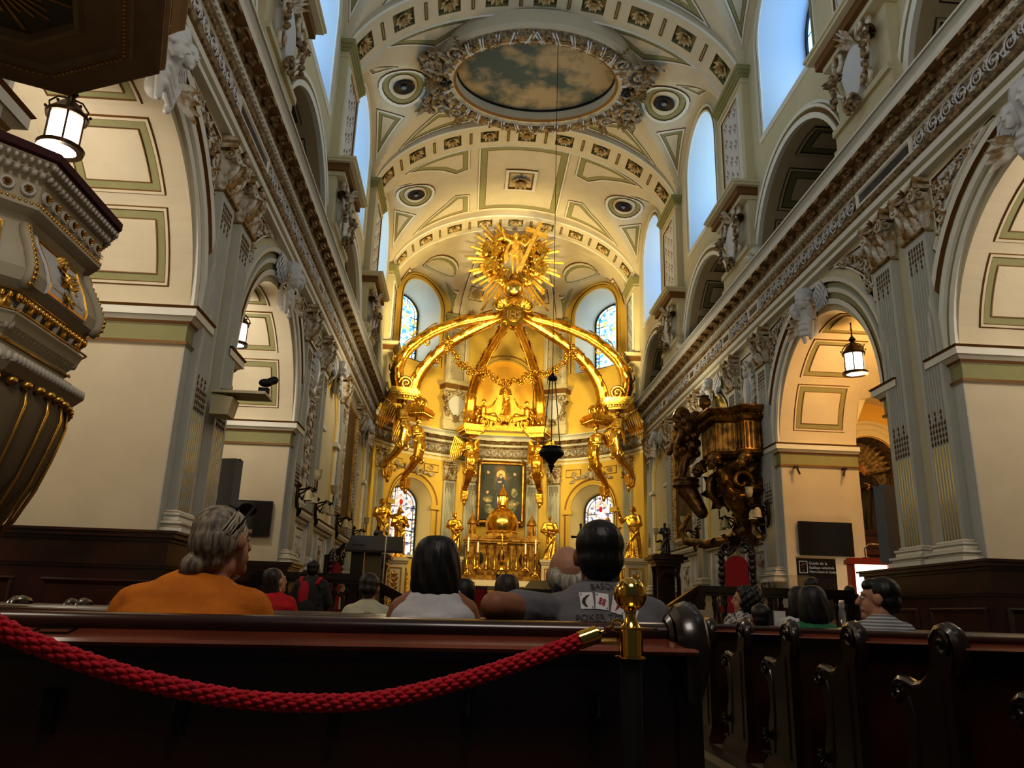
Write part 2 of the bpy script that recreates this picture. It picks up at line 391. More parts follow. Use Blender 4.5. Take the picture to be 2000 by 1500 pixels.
# ---- pilasters
def capital():
    b = M(); w = .3
    f = lambda x, z, h: (x, -.14 - h, z)
    b.grid(lambda u, v: ((u * 2 - 1) * (.27 + .03 * v * v), -.14 - .05 * v * v, v * .62), 6, 4)
    for sx in (-1, 1): b.grid(lambda u, v: (sx * (.27 + .03 * v * v), -.14 * u - (.05 * v * v if u > .5 else 0) - .0, v * .62), 2, 4)
    b.tube([(-.3, -.17, 0), (.3, -.17, 0)], .025, 6, 1); b.box(-.3, .3, -.17, 0, -.03, .0, 1)
    for row, (z, n, L, W) in enumerate(((.02, 3, .26, .2), (.2, 4, .28, .17), (.38, 3, .2, .13))):
        for i in range(n):
            x = (-1 + 2 * (i + .5) / n) * .26
            leaf(b, f, x, z, pi / 2, L, W, .07 + .01 * row, .45, 1 if (i + row) % 3 == 0 else 0, 3, 6)
    for sx in (-1, 1):
        for k in range(2): leaf(b, lambda y, z, h: (sx * (.28 + h), -y, z), .06, .03 + .2 * k, pi / 2, .26, .15, .05, .45, 0, 3, 5)
        spiral(b, lambda u, v, h: (u, -.22 - h, v), sx * .24, .56, .1, 1.7, -sx, pi / 2, .028, .04, 0, 16, 6)
        spiral(b, lambda u, v, h: (sx * (.3 + h), u, v), -.16, .56, .08, 1.5, 1, pi / 2, .025, .02, 0, 12, 5)
        spiral(b, lambda u, v, h: (u, -.2 - h, v), sx * .09, .54, .055, 1.3, sx, pi / 2, .018, .03, 1, 10, 5)
    n = 8; top = [(-.34 + .68 * i / n, -.27 + .1 * (1 - (2 * i / n - 1) ** 2)) for i in range(n + 1)]
    for z0, z1, k in ((.66, .73, 0), (.73, .78, 1), (.78, .85, 0)):
        e = .0 if k == 0 else .02
        P = [(x * (1 + e), y - e) for x, y in top] + [(.34, 0), (-.34, 0)]
        b.prism(P, lambda u, v, h: (u, v, h), z0, z1, k)
    for j in range(5): leaf(b, lambda u, v, h: (u, -.2 - h, v), 0, .74, j * 1.256, .08, .07, .05, .5, 1, 2, 4)
    return b
capm = capital().build('capital', [CARVE, MODG], None, 50); capm['kind'] = 'structure'
def flutes(w=.56, z0=2.12, z1=6.66, zs=3.45):
    """fluted shaft, gilt reeds in its lower third"""
    b = M(); n = 6; fw = .42 / n; d = .13
    xs = [(-w / 2, 0), (-w / 2, -d)]
    for i in range(n):
        x = -.21 + i * fw; xs += [(x + .008, -d), (x + .018, -d + .036), (x + fw - .018, -d + .036), (x + fw - .008, -d)]
    xs += [(w / 2, -d), (w / 2, 0)]
    b.grid(lambda u, v: (*xs[round(u * (len(xs) - 1))], z0 + (z1 - z0) * v), len(xs) - 1, 3)
    for i in range(n): b.box(-.21 + i * fw + .006, -.21 + (i + 1) * fw - .006, -d, -d + .03, z1 - .12, z1, 0)
    return b, fw, d
def shaftparts(parent, zs=3.45):
    b, fw, d = flutes(); sh = b.build('shaft', GREYW, parent)
    g = M()
    for i in range(6):
        x = -.21 + (i + .5) * fw
        g.tube([(x, -d + .018, 2.14), (x, -d + .018, zs)], .017, 6)
        for k in range(4 if i % 2 else 6): g.ball((x, -d, zs + .06 + k * .085), (.014, .014, .03), 5, 4, 1)
        for k in range(3 if i % 2 else 5): g.ball((x, -d, 6.5 - k * .085), (.014, .014, .03), 5, 4, 1)
    g.build('gilt_reeding', [REED, LINE], parent, 1)
    q = M(); pr = [(0, 0), (.16, 0), (.16, .08), (.14, .09), (.1, .11), (.15, .13), (.15, .16), (.08, .18), (.07, .22), (.09, .24), (.09, .27), (.04, .29), (.03, .31)]
    ms = [0, 0, 1, 0, 0, 0, 1, 0, 0, 0, 1, 0]
    q.sweep(pr, [((-.28, 0, 1.83), (-1, 0)), ((-.28, -d, 1.83), (-1, -1)), ((.28, -d, 1.83), (1, -1)), ((.28, 0, 1.83), (1, 0))], ms=ms)
    q.build('base', [WHITE, GOLDS], parent, 30)
proto = empty('trim_pilaster', kind='structure'); shaftparts(proto); capm.parent = proto; capm.location = (0, 0, 6.68); del capm['kind']
first = True
PIL = [(10.47, 0), (11.45, 0), (4.1, 0), (5.1, 0), (16.92, 0), (19.0, 0), (22.25, 0), (25.6, 0), (28.45, 0)]
for s in (-1, 1):
    for y, _ in PIL:
        rz = pi / 2 if s < 0 else -pi / 2
        if s > 0 and y < 8: continue
        if first: proto.location = (s * XW, y, 0); proto.rotation_euler = (0, 0, rz); first = False
        else: dup(proto, (s * XW, y, 0), rz)
for az in (-63, -44.5, -24, -14, 14, 24, 44.5, 63):
    if abs(az) == 44.5: continue
    a = radians(90 - az); dup(proto, (AR * cos(a), AY + AR * sin(a), 0), a - pi / 2)
# ---- entablature
EP = [(-.15, 7.56), (0, 7.56), (0, 7.64), (-.03, 7.65), (-.03, 7.71), (.02, 7.72), (.02, 7.83), (.06, 7.85), (.09, 7.91), (.02, 7.92), (.02, 8.24), (.05, 8.26), (.1, 8.34), (.1, 8.36),
      (.13, 8.36), (.13, 8.45), (.16, 8.46), (.2, 8.54), (.2, 8.59), (.38, 8.59), (.38, 8.71), (.4, 8.73), (.43, 8.8), (.46, 8.8), (.46, 8.84), (-.15, 8.84)]
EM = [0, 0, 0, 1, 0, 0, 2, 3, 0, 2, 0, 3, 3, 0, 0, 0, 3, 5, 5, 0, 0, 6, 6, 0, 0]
def along(path):
    """arc-length map of a polyline -> point, outward dir"""
    L = [0]
    for a, b_ in zip(path, path[1:]): L.append(L[-1] + math.hypot(b_[0] - a[0], b_[1] - a[1]))
    def f(u, v, h):
        for i in range(len(L) - 1):
            if u <= L[i + 1] or i == len(L) - 2: break
        t = (u - L[i]) / (L[i + 1] - L[i]); a, b_ = path[i], path[i + 1]
        x, y = a[0] + (b_[0] - a[0]) * t, a[1] + (b_[1] - a[1]) * t
        dx, dy = a[2] + (b_[2] - a[2]) * t, a[3] + (b_[3] - a[3]) * t; n = math.hypot(dx, dy) or 1
        return (x + dx / n * h, y + dy / n * h, v)
    return f, L[-1]
MG = [0]
def modillion(b, f, u):
    P = [(.2, .0), (.2, -.05), (.24, -.1), (.28, -.1), (.3, -.05), (.33, -.035), (.37, -.06), (.385, -.04), (.38, 0)]
    vs = []; w = .1
    for sg in (-1, 1): vs += [f(u + sg * w, 8.59 + z, a) for a, z in P]
    n = len(P); b.add(vs, [tuple(range(n)), tuple(range(2 * n - 1, n - 1, -1))] + [(i, (i + 1) % n, n + (i + 1) % n, n + i) for i in range(n)], 0)
    b.tube([f(u - w - .015, 8.52, .25), f(u + w + .015, 8.52, .25)], .035, 8, 1)
    b.tube([f(u - w - .015, 8.56, .35), f(u + w + .015, 8.56, .35)], .022, 6, 1)
    leaf(b, lambda p, q, h: f(u + p, 8.54 - h * .8, .24 + q), 0, 0, pi / 2, .14, .15, .05, .5, 1, 3, 4)
def entab(path, name, u0=0, plaques=(), front=0):
    f, L = along(path); b = M()
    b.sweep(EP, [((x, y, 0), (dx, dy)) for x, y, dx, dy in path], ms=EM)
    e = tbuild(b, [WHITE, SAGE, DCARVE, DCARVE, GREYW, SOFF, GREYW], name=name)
    d = M(); n = int((L - u0) / .13)
    for i in range(n):
        u = u0 + (i + .2) * .13
        P = [f(u + a, z, h) for h in (.12, .165) for z in (8.365, 8.445) for a in (0, .075)]
        d.add(P, [(4, 5, 7, 6), (0, 1, 5, 4), (2, 6, 7, 3), (0, 4, 6, 2), (1, 3, 7, 5)])
        d.ball(f(u + .06, 8.3, .075), (.03, .03, .035), 5, 4, 1)
        d.ball(f(u + .03, 8.505, .175), .022, 5, 4, 1)
    d.build('dentils', [WHITE, DCARVE], e)
    m = M(); n = int((L - u0) / .49)
    for i in range(n): modillion(m, f, u0 + (i + .5) * (L - u0) / n)
    m.build('modillions', [MODG, DCARVE], e, 40)
    r = M(); u = u0
    for (p0, p1, mk) in list(plaques) + [(L, L, 0)]:
        if p0 - u > .3: rinceau(r, lambda a, z, h: f(a, z, h + .02), u + .05, p0 - .05, 7.93, 8.23, .34, 0, 1)
        if p1 > p0:
            r.panel(lambda a, z, h: f(a, z, h + .02), [(p0, 7.93), (p1, 7.93), (p1, 8.24), (p0, 8.24)], [(0, .01, 0, .05, 3), (.01, .05, .05, .05, 3), (.05, .07, .05, .02, 3)], 2, .6)
        u = p1
    r.build('scroll_frieze', [RELW, CARVE, MARBLE, WHITE], e, 60)
    return e
for s in (-1, 1):
    path = [(s * XP, y, -s, 0) for y in (2.5, 9, 16, 22, 28.75)] + [(s * XP, 28.9, -s, -.0), ]
    pl = [(y - .8 - 2.5, y + .8 - 2.5, 0) for y in (10.95, 17.0, 19.0, 22.25, 25.6)]
    pl = [(7.65, 9.4, 0), (14.15, 14.85, 0), (16.2, 16.8, 0), (19.45, 20.05, 0), (22.8, 23.4, 0)]
    entab(path, 'trim_entablature_' + ('left' if s < 0 else 'right'), plaques=pl)
    bk = M(); bk.box(*sorted((s * (XP + .2), s * (XP - .02))), 28.75, 28.95, 7.56, 8.84); tbuild(bk, WHITE)
apath = []
for i in range(37):
    a = radians(-2 + 184 * i / 36); apath.append((AR * cos(a), AY + AR * sin(a), -cos(a), -sin(a)))
entab(apath, 'trim_entablature_apse')
# ---- clerestory strips, shelves, window frames, glass
def scartouche(parent_loc, s, y):
    b = M(); f = lambda u, v, h: (s * (4.86 - h * 1.6), y + u, v)
    out = [(-.28, 10.3), (-.4, 10.1), (-.3, 9.75), (-.1, 9.5), (0, 9.42), (.1, 9.5), (.3, 9.75), (.4, 10.1), (.28, 10.3), (.1, 10.42), (-.1, 10.42)]
    b.prism(out, f, 0, .1, 0)
    for sg in (-1, 1):
        spiral(b, f, sg * .42, 10.48, .2, 1.6, -sg, pi / 2, .06, .12, 1, 16, 6); spiral(b, f, sg * .33, 9.62, .14, 1.5, sg, -pi / 2, .05, .1, 1, 14, 6)
        b.tube([f(sg * .52, 10.4, .1), f(sg * .6, 10.1, .14), (f(sg * .5, 9.85, .12)), f(sg * .36, 9.7, .1)], [.05, .07, .05, .04], 6, 1)
        for k in range(9): b.ball(f(sg * (.55 + .05 * sin(k * 2.4)), 10.25 - k * .075, .16), .055, 6, 5, 2)
        for k in range(4): leaf(b, f, sg * .5, 10.35, -pi / 2 + sg * (.2 + k * .35), .35, .2, .1, .6, 2, 3, 5)
    for k in range(12): b.ball(f(.12 * sin(k * 1.9), 9.5 - k * .025, .12 + .02 * (k % 3)), .05, 6, 5, 2)
    for k in range(5): leaf(b, f, 0, 10.5, pi / 2 + (k - 2) * .5, .26, .18, .12, .6, 1, 3, 5)
    return b
def fleur(b, f, u, v, k, m=0):
    for a, L in ((pi / 2, .16), (pi / 2 + .9, .12), (pi / 2 - .9, .12)): leaf(b, f, u, v, a, L * k, .07 * k, .02, .3, m, 1, 4)
    leaf(b, f, u, v, -pi / 2, .08 * k, .06 * k, .02, .3, m, 1, 3)
    b.add([f(u - .05 * k, v - .01, .02), f(u + .05 * k, v - .01, .02), f(u + .05 * k, v + .015, .02), f(u - .05 * k, v + .015, .02)], [(0, 1, 2, 3)], m)
def strip(fr, y, hw, name=None, z1=14.32, fl=4, shelf=True):
    """clerestory pier; fr(u,v,h) maps onto its face"""
    t = M(); e = tname()
    d = .2
    P = lambda u, v, h: fr(u, v, h)
    for (u0, u1, v0, v1, h) in ((y - hw, y + hw, 8.84, 9.0, d + .12), (y - hw, y + hw, 9.0, 9.3, d + .06), (y - hw, y + hw, 9.3, 9.42, d + .12), (y - hw * .92, y + hw * .92, 9.4, 14.05, d)):
        vs = [P(u, v, hh) for hh in (0, h) for v in (v0, v1) for u in (u0, u1)]
        t.add(vs, [(4, 5, 7, 6), (0, 1, 5, 4), (2, 6, 7, 3), (0, 4, 6, 2), (1, 3, 7, 5)], 0)
    for (v0, v1, k) in ((13.88, 13.93, .04), (14.05, 14.12, .06), (14.12, 14.2, .1), (14.2, z1, .15)):
        vs = [P(u, v, hh) for hh in (0, d + k) for v in (v0, v1) for u in (y - hw * .92 - k, y + hw * .92 + k)]
        t.add(vs, [(4, 5, 7, 6), (0, 1, 5, 4), (2, 6, 7, 3), (0, 4, 6, 2), (1, 3, 7, 5)], 3 if k > .05 else 0)
    if shelf:
        for (v0, v1, k) in ((10.62, 10.72, .2), (10.72, 10.9, .3), (10.9, 10.96, .42), (10.96, 11.02, .46)):
            vs = [P(u, v, hh) for hh in (0, d + k) for v in (v0, v1) for u in (y - hw * .8 - k * .8, y + hw * .8 + k * .8)]
            t.add(vs, [(0, 1, 3, 2), (4, 5, 7, 6), (0, 1, 5, 4), (2, 6, 7, 3), (0, 4, 6, 2), (1, 3, 7, 5)], 0 if k != .3 else 2)
    f2 = lambda u, v, h: P(u, v, h + d)
    w = hw * .72
    t.panel(f2, [(y - w, 11.15), (y + w, 11.15), (y + w, 13.75), (y - w, 13.75)], [(0, .03, 0, .05, 1), (.03, .08, .05, .05, 1), (.08, .1, .05, .015, 2), (.1, .16, .015, .015, 4), (.16, .18, .02, .02, 2)], 4, 1)
    for i in range(5):
        for j in range(3):
            fleur(t, f2, y + (j - 1) * w * .5, 11.5 + i * .46 + (.2 if j == 1 else 0), 1.3, 2)
    return tbuild(t, [WALLM, WHITE, LINE, SAGE, RELW])
WG = mat('clerestory_sky_glass', (.5, .7, 1), .4, emit=(.46, .70, 1.0), es=2.0)
_nt = WG.node_tree; _n = _nt.nodes.new('ShaderNodeTexNoise'); _n.inputs['Scale'].default_value = .45; _t = _nt.nodes.new('ShaderNodeTexCoord'); _r = _nt.nodes.new('ShaderNodeValToRGB'); _r.color_ramp.elements[0].position = .4; _r.color_ramp.elements[1].position = .62
_r.color_ramp.elements[0].color = (.24, .5, .95, 1); _r.color_ramp.elements[1].color = (.66, .92, .98, 1); _nt.links.new(_t.outputs['Object'], _n.inputs['Vector']); _nt.links.new(_n.outputs['Fac'], _r.inputs['Fac']); _nt.links.new(_r.outputs['Color'], _nt.nodes['Principled BSDF'].inputs['Emission Color'])
LEADM = mat('window_lead', S(20, 22, 26), .6)
wn = 0
for s in (-1, 1):
    fc = wallfn(s, XC)
    for y in PIER[1:4]: strip(fc, y, .95)
    for c in BAY:
        t = M()
        arcsweep(t, fc, c, 14.3, [(1.35, -.0), (1.35, .03), (1.4, .05), (1.43, .02), (1.5, .02), (1.52, .06), (1.56, .06), (1.57, 0)], 32, ms=[0, 0, 1, 2, 0, 0, 0], legs=11.9)
        t.sweep([(0, 0), (.06, 0), (.06, -.06), (.03, -.1), (0, -.1)], [((s * XC, c - 1.57, 11.9), (-s, 0)), ((s * XC, c + 1.57, 11.9), (-s, 0))])
        # gallery arch moulding
        arcsweep(t, fc, c, 8.75, [(2.2, -.05), (2.17, .06), (2.28, .08), (2.28, .03), (2.36, .03), (2.38, .07), (2.44, .09), (2.46, .03), (2.52, .03), (2.53, 0)], 32, ms=[0, 0, 0, 2, 1, 0, 1, 0, 0])
        tbuild(t, [WHITE, SAGE, LINE])
        g = M(); fg = lambda u, t_, h=0, c=c: (s * u, c + (2.2 - h) * cos(t_ / 2.2), 8.75 + (2.2 - h) * sin(t_ / 2.2))
        for x0 in (5.35, 6.75):
            for t0 in (.25, 1.5, 2.9, 4.3, 5.6):
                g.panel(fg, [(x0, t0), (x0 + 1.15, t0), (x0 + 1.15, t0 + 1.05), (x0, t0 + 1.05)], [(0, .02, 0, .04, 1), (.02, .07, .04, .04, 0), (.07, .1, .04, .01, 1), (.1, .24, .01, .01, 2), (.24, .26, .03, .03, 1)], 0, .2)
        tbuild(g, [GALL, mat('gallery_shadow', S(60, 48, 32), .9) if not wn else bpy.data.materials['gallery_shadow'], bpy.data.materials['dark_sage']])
        wn += 1
        # glass at the outer face of the wall
        q = M(); fg = lambda u, v, h=0: (s * (6.17 + h), u, v)
        n = 20; q.poly([fg(c - 1.2, 12.2), fg(c + 1.2, 12.2)] + [fg(c + 1.2 * cos(pi * i / n), 14.3 + 1.2 * sin(pi * i / n)) for i in range(n + 1)])
        W = q.build('window_%d' % wn, WG, kind='structure')
        l = M()
        for k in range(1, 6): l.tube([fg(c - 1.2, 12.2 + k * .45, -.03), fg(c + 1.2, 12.2 + k * .45, -.03)], .012, 4)
        for k in (-1, 0, 1): l.tube([fg(c + k * .6, 12.2, -.03), fg(c + k * .6, 15.2, -.03)], .015, 4)
        arcsweep(l, lambda u, v, h: fg(u, v, -h), c, 14.3, [(1.2, 0), (1.2, .05), (1.12, .05), (1.12, 0)], 20, legs=12.2)
        l.build('leading', LEADM, W)
# ------------------------------------------------------------------ ceiling
def ell(a, h, z0, X):
    return z0 + h * sqrt(max(0, 1 - (X / a) ** 2))
ATAB = []
def arctab(a, h, z0):
    T = [(0., 0.)]; n = 600; pt = (0, z0 + h)
    for i in range(1, n + 1):
        t = pi / 2 * i / n; p = (a * sin(t), z0 + h * cos(t)); T.append((T[-1][0] + math.hypot(p[0] - pt[0], p[1] - pt[1]), t)); pt = p
    return T
TB = arctab(5.1, 3.2, 13.65)
def ribpt(s_, y, h):
    sg = 1 if s_ >= 0 else -1; x = abs(s_); i = min(len(TB) - 2, int(x / TB[-1][0] * (len(TB) - 1)))
    while i > 0 and TB[i][0] > x: i -= 1
    while i < len(TB) - 2 and TB[i + 1][0] < x: i += 1
    t = TB[i][1] + (TB[i + 1][1] - TB[i][1]) * (x - TB[i][0]) / (TB[i + 1][0] - TB[i][0])
    nx, nz = sin(t) / 5.1, cos(t) / 3.2; L = math.hypot(nx, nz)
    return (sg * (5.1 * sin(t) - nx / L * h), y, 13.65 + 3.2 * cos(t) - nz / L * h)
SMAX = 5.72
rosm = None
def rib(yc, w=.58, flower=True, cof=.62):
    global rosm
    e = M(); cy = .31; step = 1.3
    # breakpoints
    sb = [-SMAX]
    for k in range(-4, 5): sb += [k * step - cof / 2, k * step + cof / 2]
    sb.append(SMAX); sb = sorted(set(x for x in sb if abs(x) <= SMAX)); yb = [-w, -cy, cy, w]
    for i in range(len(sb) - 1):
        sub = max(1, int((sb[i + 1] - sb[i]) / .25))
        for j in range(3):
            hole = j == 1 and any(abs((sb[i] + sb[i + 1]) / 2 - k * step) < .05 for k in range(-4, 5))
            if hole:
                a, b_ = sb[i], sb[i + 1]
                e.panel(lambda u, v, h: ribpt(u, yc + v, h), [(a, -cy), (b_, -cy), (b_, cy), (a, cy)], [(0, 0, 0, -.14, 1), (0, .02, -.14, -.14, 2), (.02, .05, -.12, -.12, 2)], 1, .3, fh=-.13)
            else:
                for k in range(sub):
                    s0 = sb[i] + (sb[i + 1] - sb[i]) * k / sub; s1 = sb[i] + (sb[i + 1] - sb[i]) * (k + 1) / sub
                    e.add([ribpt(s0, yc + yb[j], 0), ribpt(s1, yc + yb[j], 0), ribpt(s1, yc + yb[j + 1], 0), ribpt(s0, yc + yb[j + 1], 0)], [(0, 1, 2, 3)], 0)
    f = lambda u, v, h: ribpt(u, yc + v, h)
    for k in range(-4, 4):
        u = (k + .5) * step; e.panel(f, [(u - .05, -cy), (u + .05, -cy), (u + .05, cy), (u - .05, cy)], [(0, .012, 0, .03, 2), (.012, .03, .03, .01, 2)], 1, .4)
    for sg in (-1, 1):   # edge mouldings and rib sides
        n = 40
        for y0, y1, h0, h1, k in ((w, w + .03, 0, .03, 3), (w + .03, w + .08, .03, .0, 3), (w + .08, w + .08, 0, -.4, 0)):
            e.grid(lambda a, b_: ribpt(-SMAX + 2 * SMAX * a, yc + sg * (y0 + (y1 - y0) * b_), h0 + (h1 - h0) * b_), n, 1, k)
    R = tbuild(e, [CREAM, SAGE, LINE, WHITE])
    if flower:
        if rosm is None:
            r = M(); rosette(r, lambda u, v, h: (u, v, h), 0, 0, .26, 0, 9, .07); rosm = r.build('rosette', ROSM, None, 1); me = rosm.data; bpy.data.objects.remove(rosm)
            rosm = me
        for k in range(-4, 5):
            p = V(ribpt(k * step, yc, -.1)); q = V(ribpt(k * step, yc, .1))
            o = bpy.data.objects.new('rosette', rosm); C.objects.link(o); o.parent = R; o.location = p
            o.rotation_mode = 'QUATERNION'; o.rotation_quaternion = (q - p).to_track_quat('Z', 'Y')
    return R
for y in PIER[1:]: rib(y)
rib(4.6, flower=False)
# webs of the vault
WA, WH, WZ = 5.1, 3.42, 13.68
def web(c, x, y):
    zb = ell(WA, WH, WZ, min(abs(x), 5.09)); d = abs(y - c); R = 2.35 - .0 * abs(x)
    zl = 14.15 + 1.8 * sqrt(max(0, 1 - (d / R) ** 2)) + .22 * (5.05 - abs(x)) if d < R else 0
    return max(zb, zl)
cb = M()
for c in BAY:
    y0, y1 = c - 2.62, c + 2.62
    xs = [-5.05 + .09 * i for i in range(23)] + [-3 + .3 * i for i in range(21)] + [3.07 + .09 * i for i in range(23)]
    cb.grid(lambda u, v: (xs[round(u * (len(xs) - 1))], y0 + (y1 - y0) * v, web(c, xs[round(u * (len(xs) - 1))], y0 + (y1 - y0) * v)), len(xs) - 1, 56)
cb.add([(-5.2, -6, 13.5), (5.2, -6, 13.5), (5.2, -1, 17), (-5.2, -1, 17)], [(0, 1, 2, 3)])
ceil = cb.build('ceiling', CREAM, kind='structure', smooth=30)
for ci, c in enumerate(BAY[2:]):
    p = M(); f = lambda u, v, h=0, c=c: (u, v, web(c, u, v) - h)
    RG = lambda w=.26: [(0, .015, 0, .02, 2), (.015, .075, .035, .035, 3), (.075, .095, .035, .012, 2), (.095, .095 + w, .012, .012, 1), (.095 + w, .11 + w, .02, .02, 2)]
    for sx in (-1, 1):
        fx = lambda u, v, h=0: f(sx * u, v, h)
        mx = 3.98
        # round medallion
        circ = [(mx + .74 * cos(2 * pi * i / 20), c - .1 + .92 * sin(2 * pi * i / 20)) for i in range(20)]
        p.panel(fx, circ, [(0, .02, 0, .03, 2), (.02, .12, .05, .05, 3), (.12, .14, .05, .012, 2), (.12, .3, .012, .012, 1), (.3, .32, .04, .04, 2), (.32, .4, .04, .04, 0)], 0, .4)
        for sy in (-1, 1):   # triangles running down the lunette
            y = c - .05; p.panel(fx, [(4.0, y + sy * 1.2), (4.84, y + sy * .8), (4.95, y + sy * 2.2)], [(0, .012, 0, .02, 2), (.012, .07, .03, .03, 3), (.07, .085, .03, .012, 2), (.085, .17, .012, .012, 1), (.17, .185, .02, .02, 2)], 0, .15)
            if ci == 1:      # triangles between oval and rib
                p.panel(fx, [(1.95, c + sy * 2.45), (1.95, c + sy * 2.0), (3.0, c + sy * 1.5), (4.3, c + sy * 2.45)], RG(.14), 0, .25)
            else:
                p.panel(fx, [(1.95, c + sy * 2.3), (1.95, c + sy * .9), (2.5, c + sy * .75), (2.95, c + sy * 1.25), (4.2, c + sy * 2.3)], RG(.16), 0, .2)
    if ci != 1:
        p.panel(f, [(-1.65, c - 2.3), (1.65, c - 2.3), (1.65, c + 2.3), (-1.65, c + 2.3)], RG(.22), 0, .25)
        p.panel(f, [(-.62, c - .75), (.62, c - .75), (.62, c + .75), (-.62, c + .75)], [(0, .02, 0, .06, 2), (.02, .14, .08, .1, 3), (.14, .18, .1, .12, 2), (.18, .2, .12, -.02, 2)], 1, .4, fh=.02)
        rosette(p, lambda u, v, h: f(u, v, h + .04), 0, c, .42, 4, 12, .1)
    tbuild(p, [CREAM, SAGE, LINE, WHITE, ROSM])
    if ci > 0:
        for sx in (-1, 1):
            sp = M(); z = web(c, 3.98, c - .1) - .06
            o = empty('ceiling_speaker', (sx * 3.98 - sx * .03, c - .1, z - .03), 0, 'black round speaker in the %s medallion %s' % ('left' if sx < 0 else 'right', 'beside the cloud oval' if ci == 1 else 'of the yellow vault bay before the apse'), 'speaker', 'round speakers in the vault medallions')
            o.rotation_euler = (0, sx * atan2(web(c, 3.78, c - .1) - web(c, 4.18, c - .1), .4), 0)
            sp.lathe([(.31, .03), (.33, -.02), (.29, -.05), (.26, -.02), (.1, .02), (.0, .02)], n=28); sp.build('cone', SPEAK, o, 1)
            d = M(); d.ball((0, 0, -.02), (.085, .085, .05), 14, 8); d.build('dust_cap', mat('dust_cap_%d%d' % (ci, sx), S(120, 130, 140), .3), o, 1)
# ---- cloud oval
OC = (0, 20.1); OZ = 16.3; OA, OB = 2.36, 1.72
ov = empty('ceiling_oval', (OC[0], OC[1], OZ), 0, 'oval ceiling painting of clouds in a garlanded plaster frame', 'ceiling painting')
m = bpy.data.materials.new('painted_clouds'); m.use_nodes = True; nt = m.node_tree; B_ = nt.nodes['Principled BSDF']; B_.inputs['Roughness'].default_value = .8
tc = nt.nodes.new('ShaderNodeTexCoord'); nz = nt.nodes.new('ShaderNodeTexNoise'); nz.inputs['Scale'].default_value = .85; nz.inputs['Detail'].default_value = 6; nz.inputs['Roughness'].default_value = .62
cr = nt.nodes.new('ShaderNodeValToRGB'); E_ = cr.color_ramp.elements; E_[0].position = .44; E_[0].color = (*S(84, 94, 88), 1); E_[1].position = .6; E_[1].color = (*S(178, 156, 122), 1)
nt.links.new(tc.outputs['Object'], nz.inputs['Vector']); nt.links.new(nz.outputs['Fac'], cr.inputs['Fac']); nt.links.new(cr.outputs['Color'], B_.inputs['Base Color'])
N = 72; q = M(); q.poly([(OA * cos(2 * pi * i / N), OB * sin(2 * pi * i / N), .38) for i in range(N)]); q.build('cloud_canvas', m, ov)
def ovp(off, z): return [(((OA + off) * cos(2 * pi * i / N)), (OB + off) * sin(2 * pi * i / N), z) for i in range(N)]
q = M()
prof = [(.0, .38, 1), (.0, .33, 1), (.05, .33, 0), (.07, .06, 0), (.04, .04, 2), (.12, .0, 0), (.2, .0, 0), (.24, -.06, 3), (.32, -.12, 3), (.42, -.14, 3), (.52, -.12, 3), (.6, -.05, 3), (.64, .02, 0), (.72, .02, 0), (.78, .12, 0), (.84, .5, 0)]
for (o0, z0, k0), (o1, z1, k1) in zip(prof, prof[1:]):
    A = ovp(o0, z0); B2 = ovp(o1, z1); q.add(A + B2, [(i, (i + 1) % N, N + (i + 1) % N, N + i) for i in range(N)], k0)
q.build('frame', [CREAM, BLACK, LINE, DCARVE], ov, 40)
q = M()
def fo(u, v, h):
    a = u / 2.5; return ((OA + .42 + v) * cos(a), (OB + .42 + v) * sin(a), -.12 + .9 * v * v - h)
for i in range(72):
    a = 2 * pi * i / 72; d = 1 if (a % pi) < pi / 2 else -1
    if i % 2 == 0:
        q.tube([fo(a * 2.5 + d * t * .22, -.22 + .44 * t, .01) for t in (0, .25, .5, .75, 1)], .03, 6, 1)
        q.tube([fo(a * 2.5 + .08 + d * t * .22, -.22 + .44 * t, .01) for t in (0, .25, .5, .75, 1)], .02, 6, 1)
    else:
        for k in range(5): leaf(q, fo, a * 2.5 + rnd.uniform(-.08, .08), rnd.uniform(-.15, .1), rnd.uniform(0, 6), .2, .13, .05, .3, 0, 3, 5)
q.build('garland', [MODG, RELW], ov, 60)
def shell(sx, sy):
    q = M(); f = lambda u, v, h: (u, v, -.06 - h)
    cx, cy = sx * 2.75, sy * .85
    for k in range(8): leaf(q, f, sx * 2.7, 0, (0 if sx > 0 else pi) + (k - 3.5) * .2, .75, .2, .12, .3, 0, 1, 6) if sy > 0 else None
    spiral(q, f, sx * 2.75, sy * .1 + .0, .17, 1.5, sx * sy, 0, .06, .12, 2, 16, 6) if sy < 0 else None
    spiral(q, f, cx + sx * .2, cy, .42, 1.5, sx * sy, pi / 2 * sy, .1, .12, 1, 22, 7); spiral(q, f, cx - sx * .35, cy + sy * .5, .26, 1.6, -sx * sy, 0, .06, .1, 1, 18, 6)
    for k in range(9): leaf(q, f, cx + sx * (.1 + .05 * k), cy + sy * (.1 + .04 * k), rnd.uniform(0, 6.28), .5, .3, .14, .8, k % 2, 3, 6)
    for k in range(26):
        a = k / 26 * 2.6; q.ball(f(cx + sx * (.15 + .45 * sin(a)) + rnd.uniform(-.06, .06), cy + sy * (-.55 + .42 * a) + rnd.uniform(-.06, .06), .1 + rnd.uniform(0, .12)), rnd.uniform(.06, .1), 6, 5, k % 2)
    for k in range(7): leaf(q, f, cx - sx * .5 + sx * k * .03, cy + sy * (.65 + k * .07), pi / 2 * sy + sx * .5 * (1 if k % 2 else -1), .24, .16, .08, .6, 0, 3, 5)
    q.build('scroll_cluster', [MODG, SHELLM, BLACK], ov, 60)
for sx in (-1, 1):
    for sy in (-1, 1): shell(sx, sy)
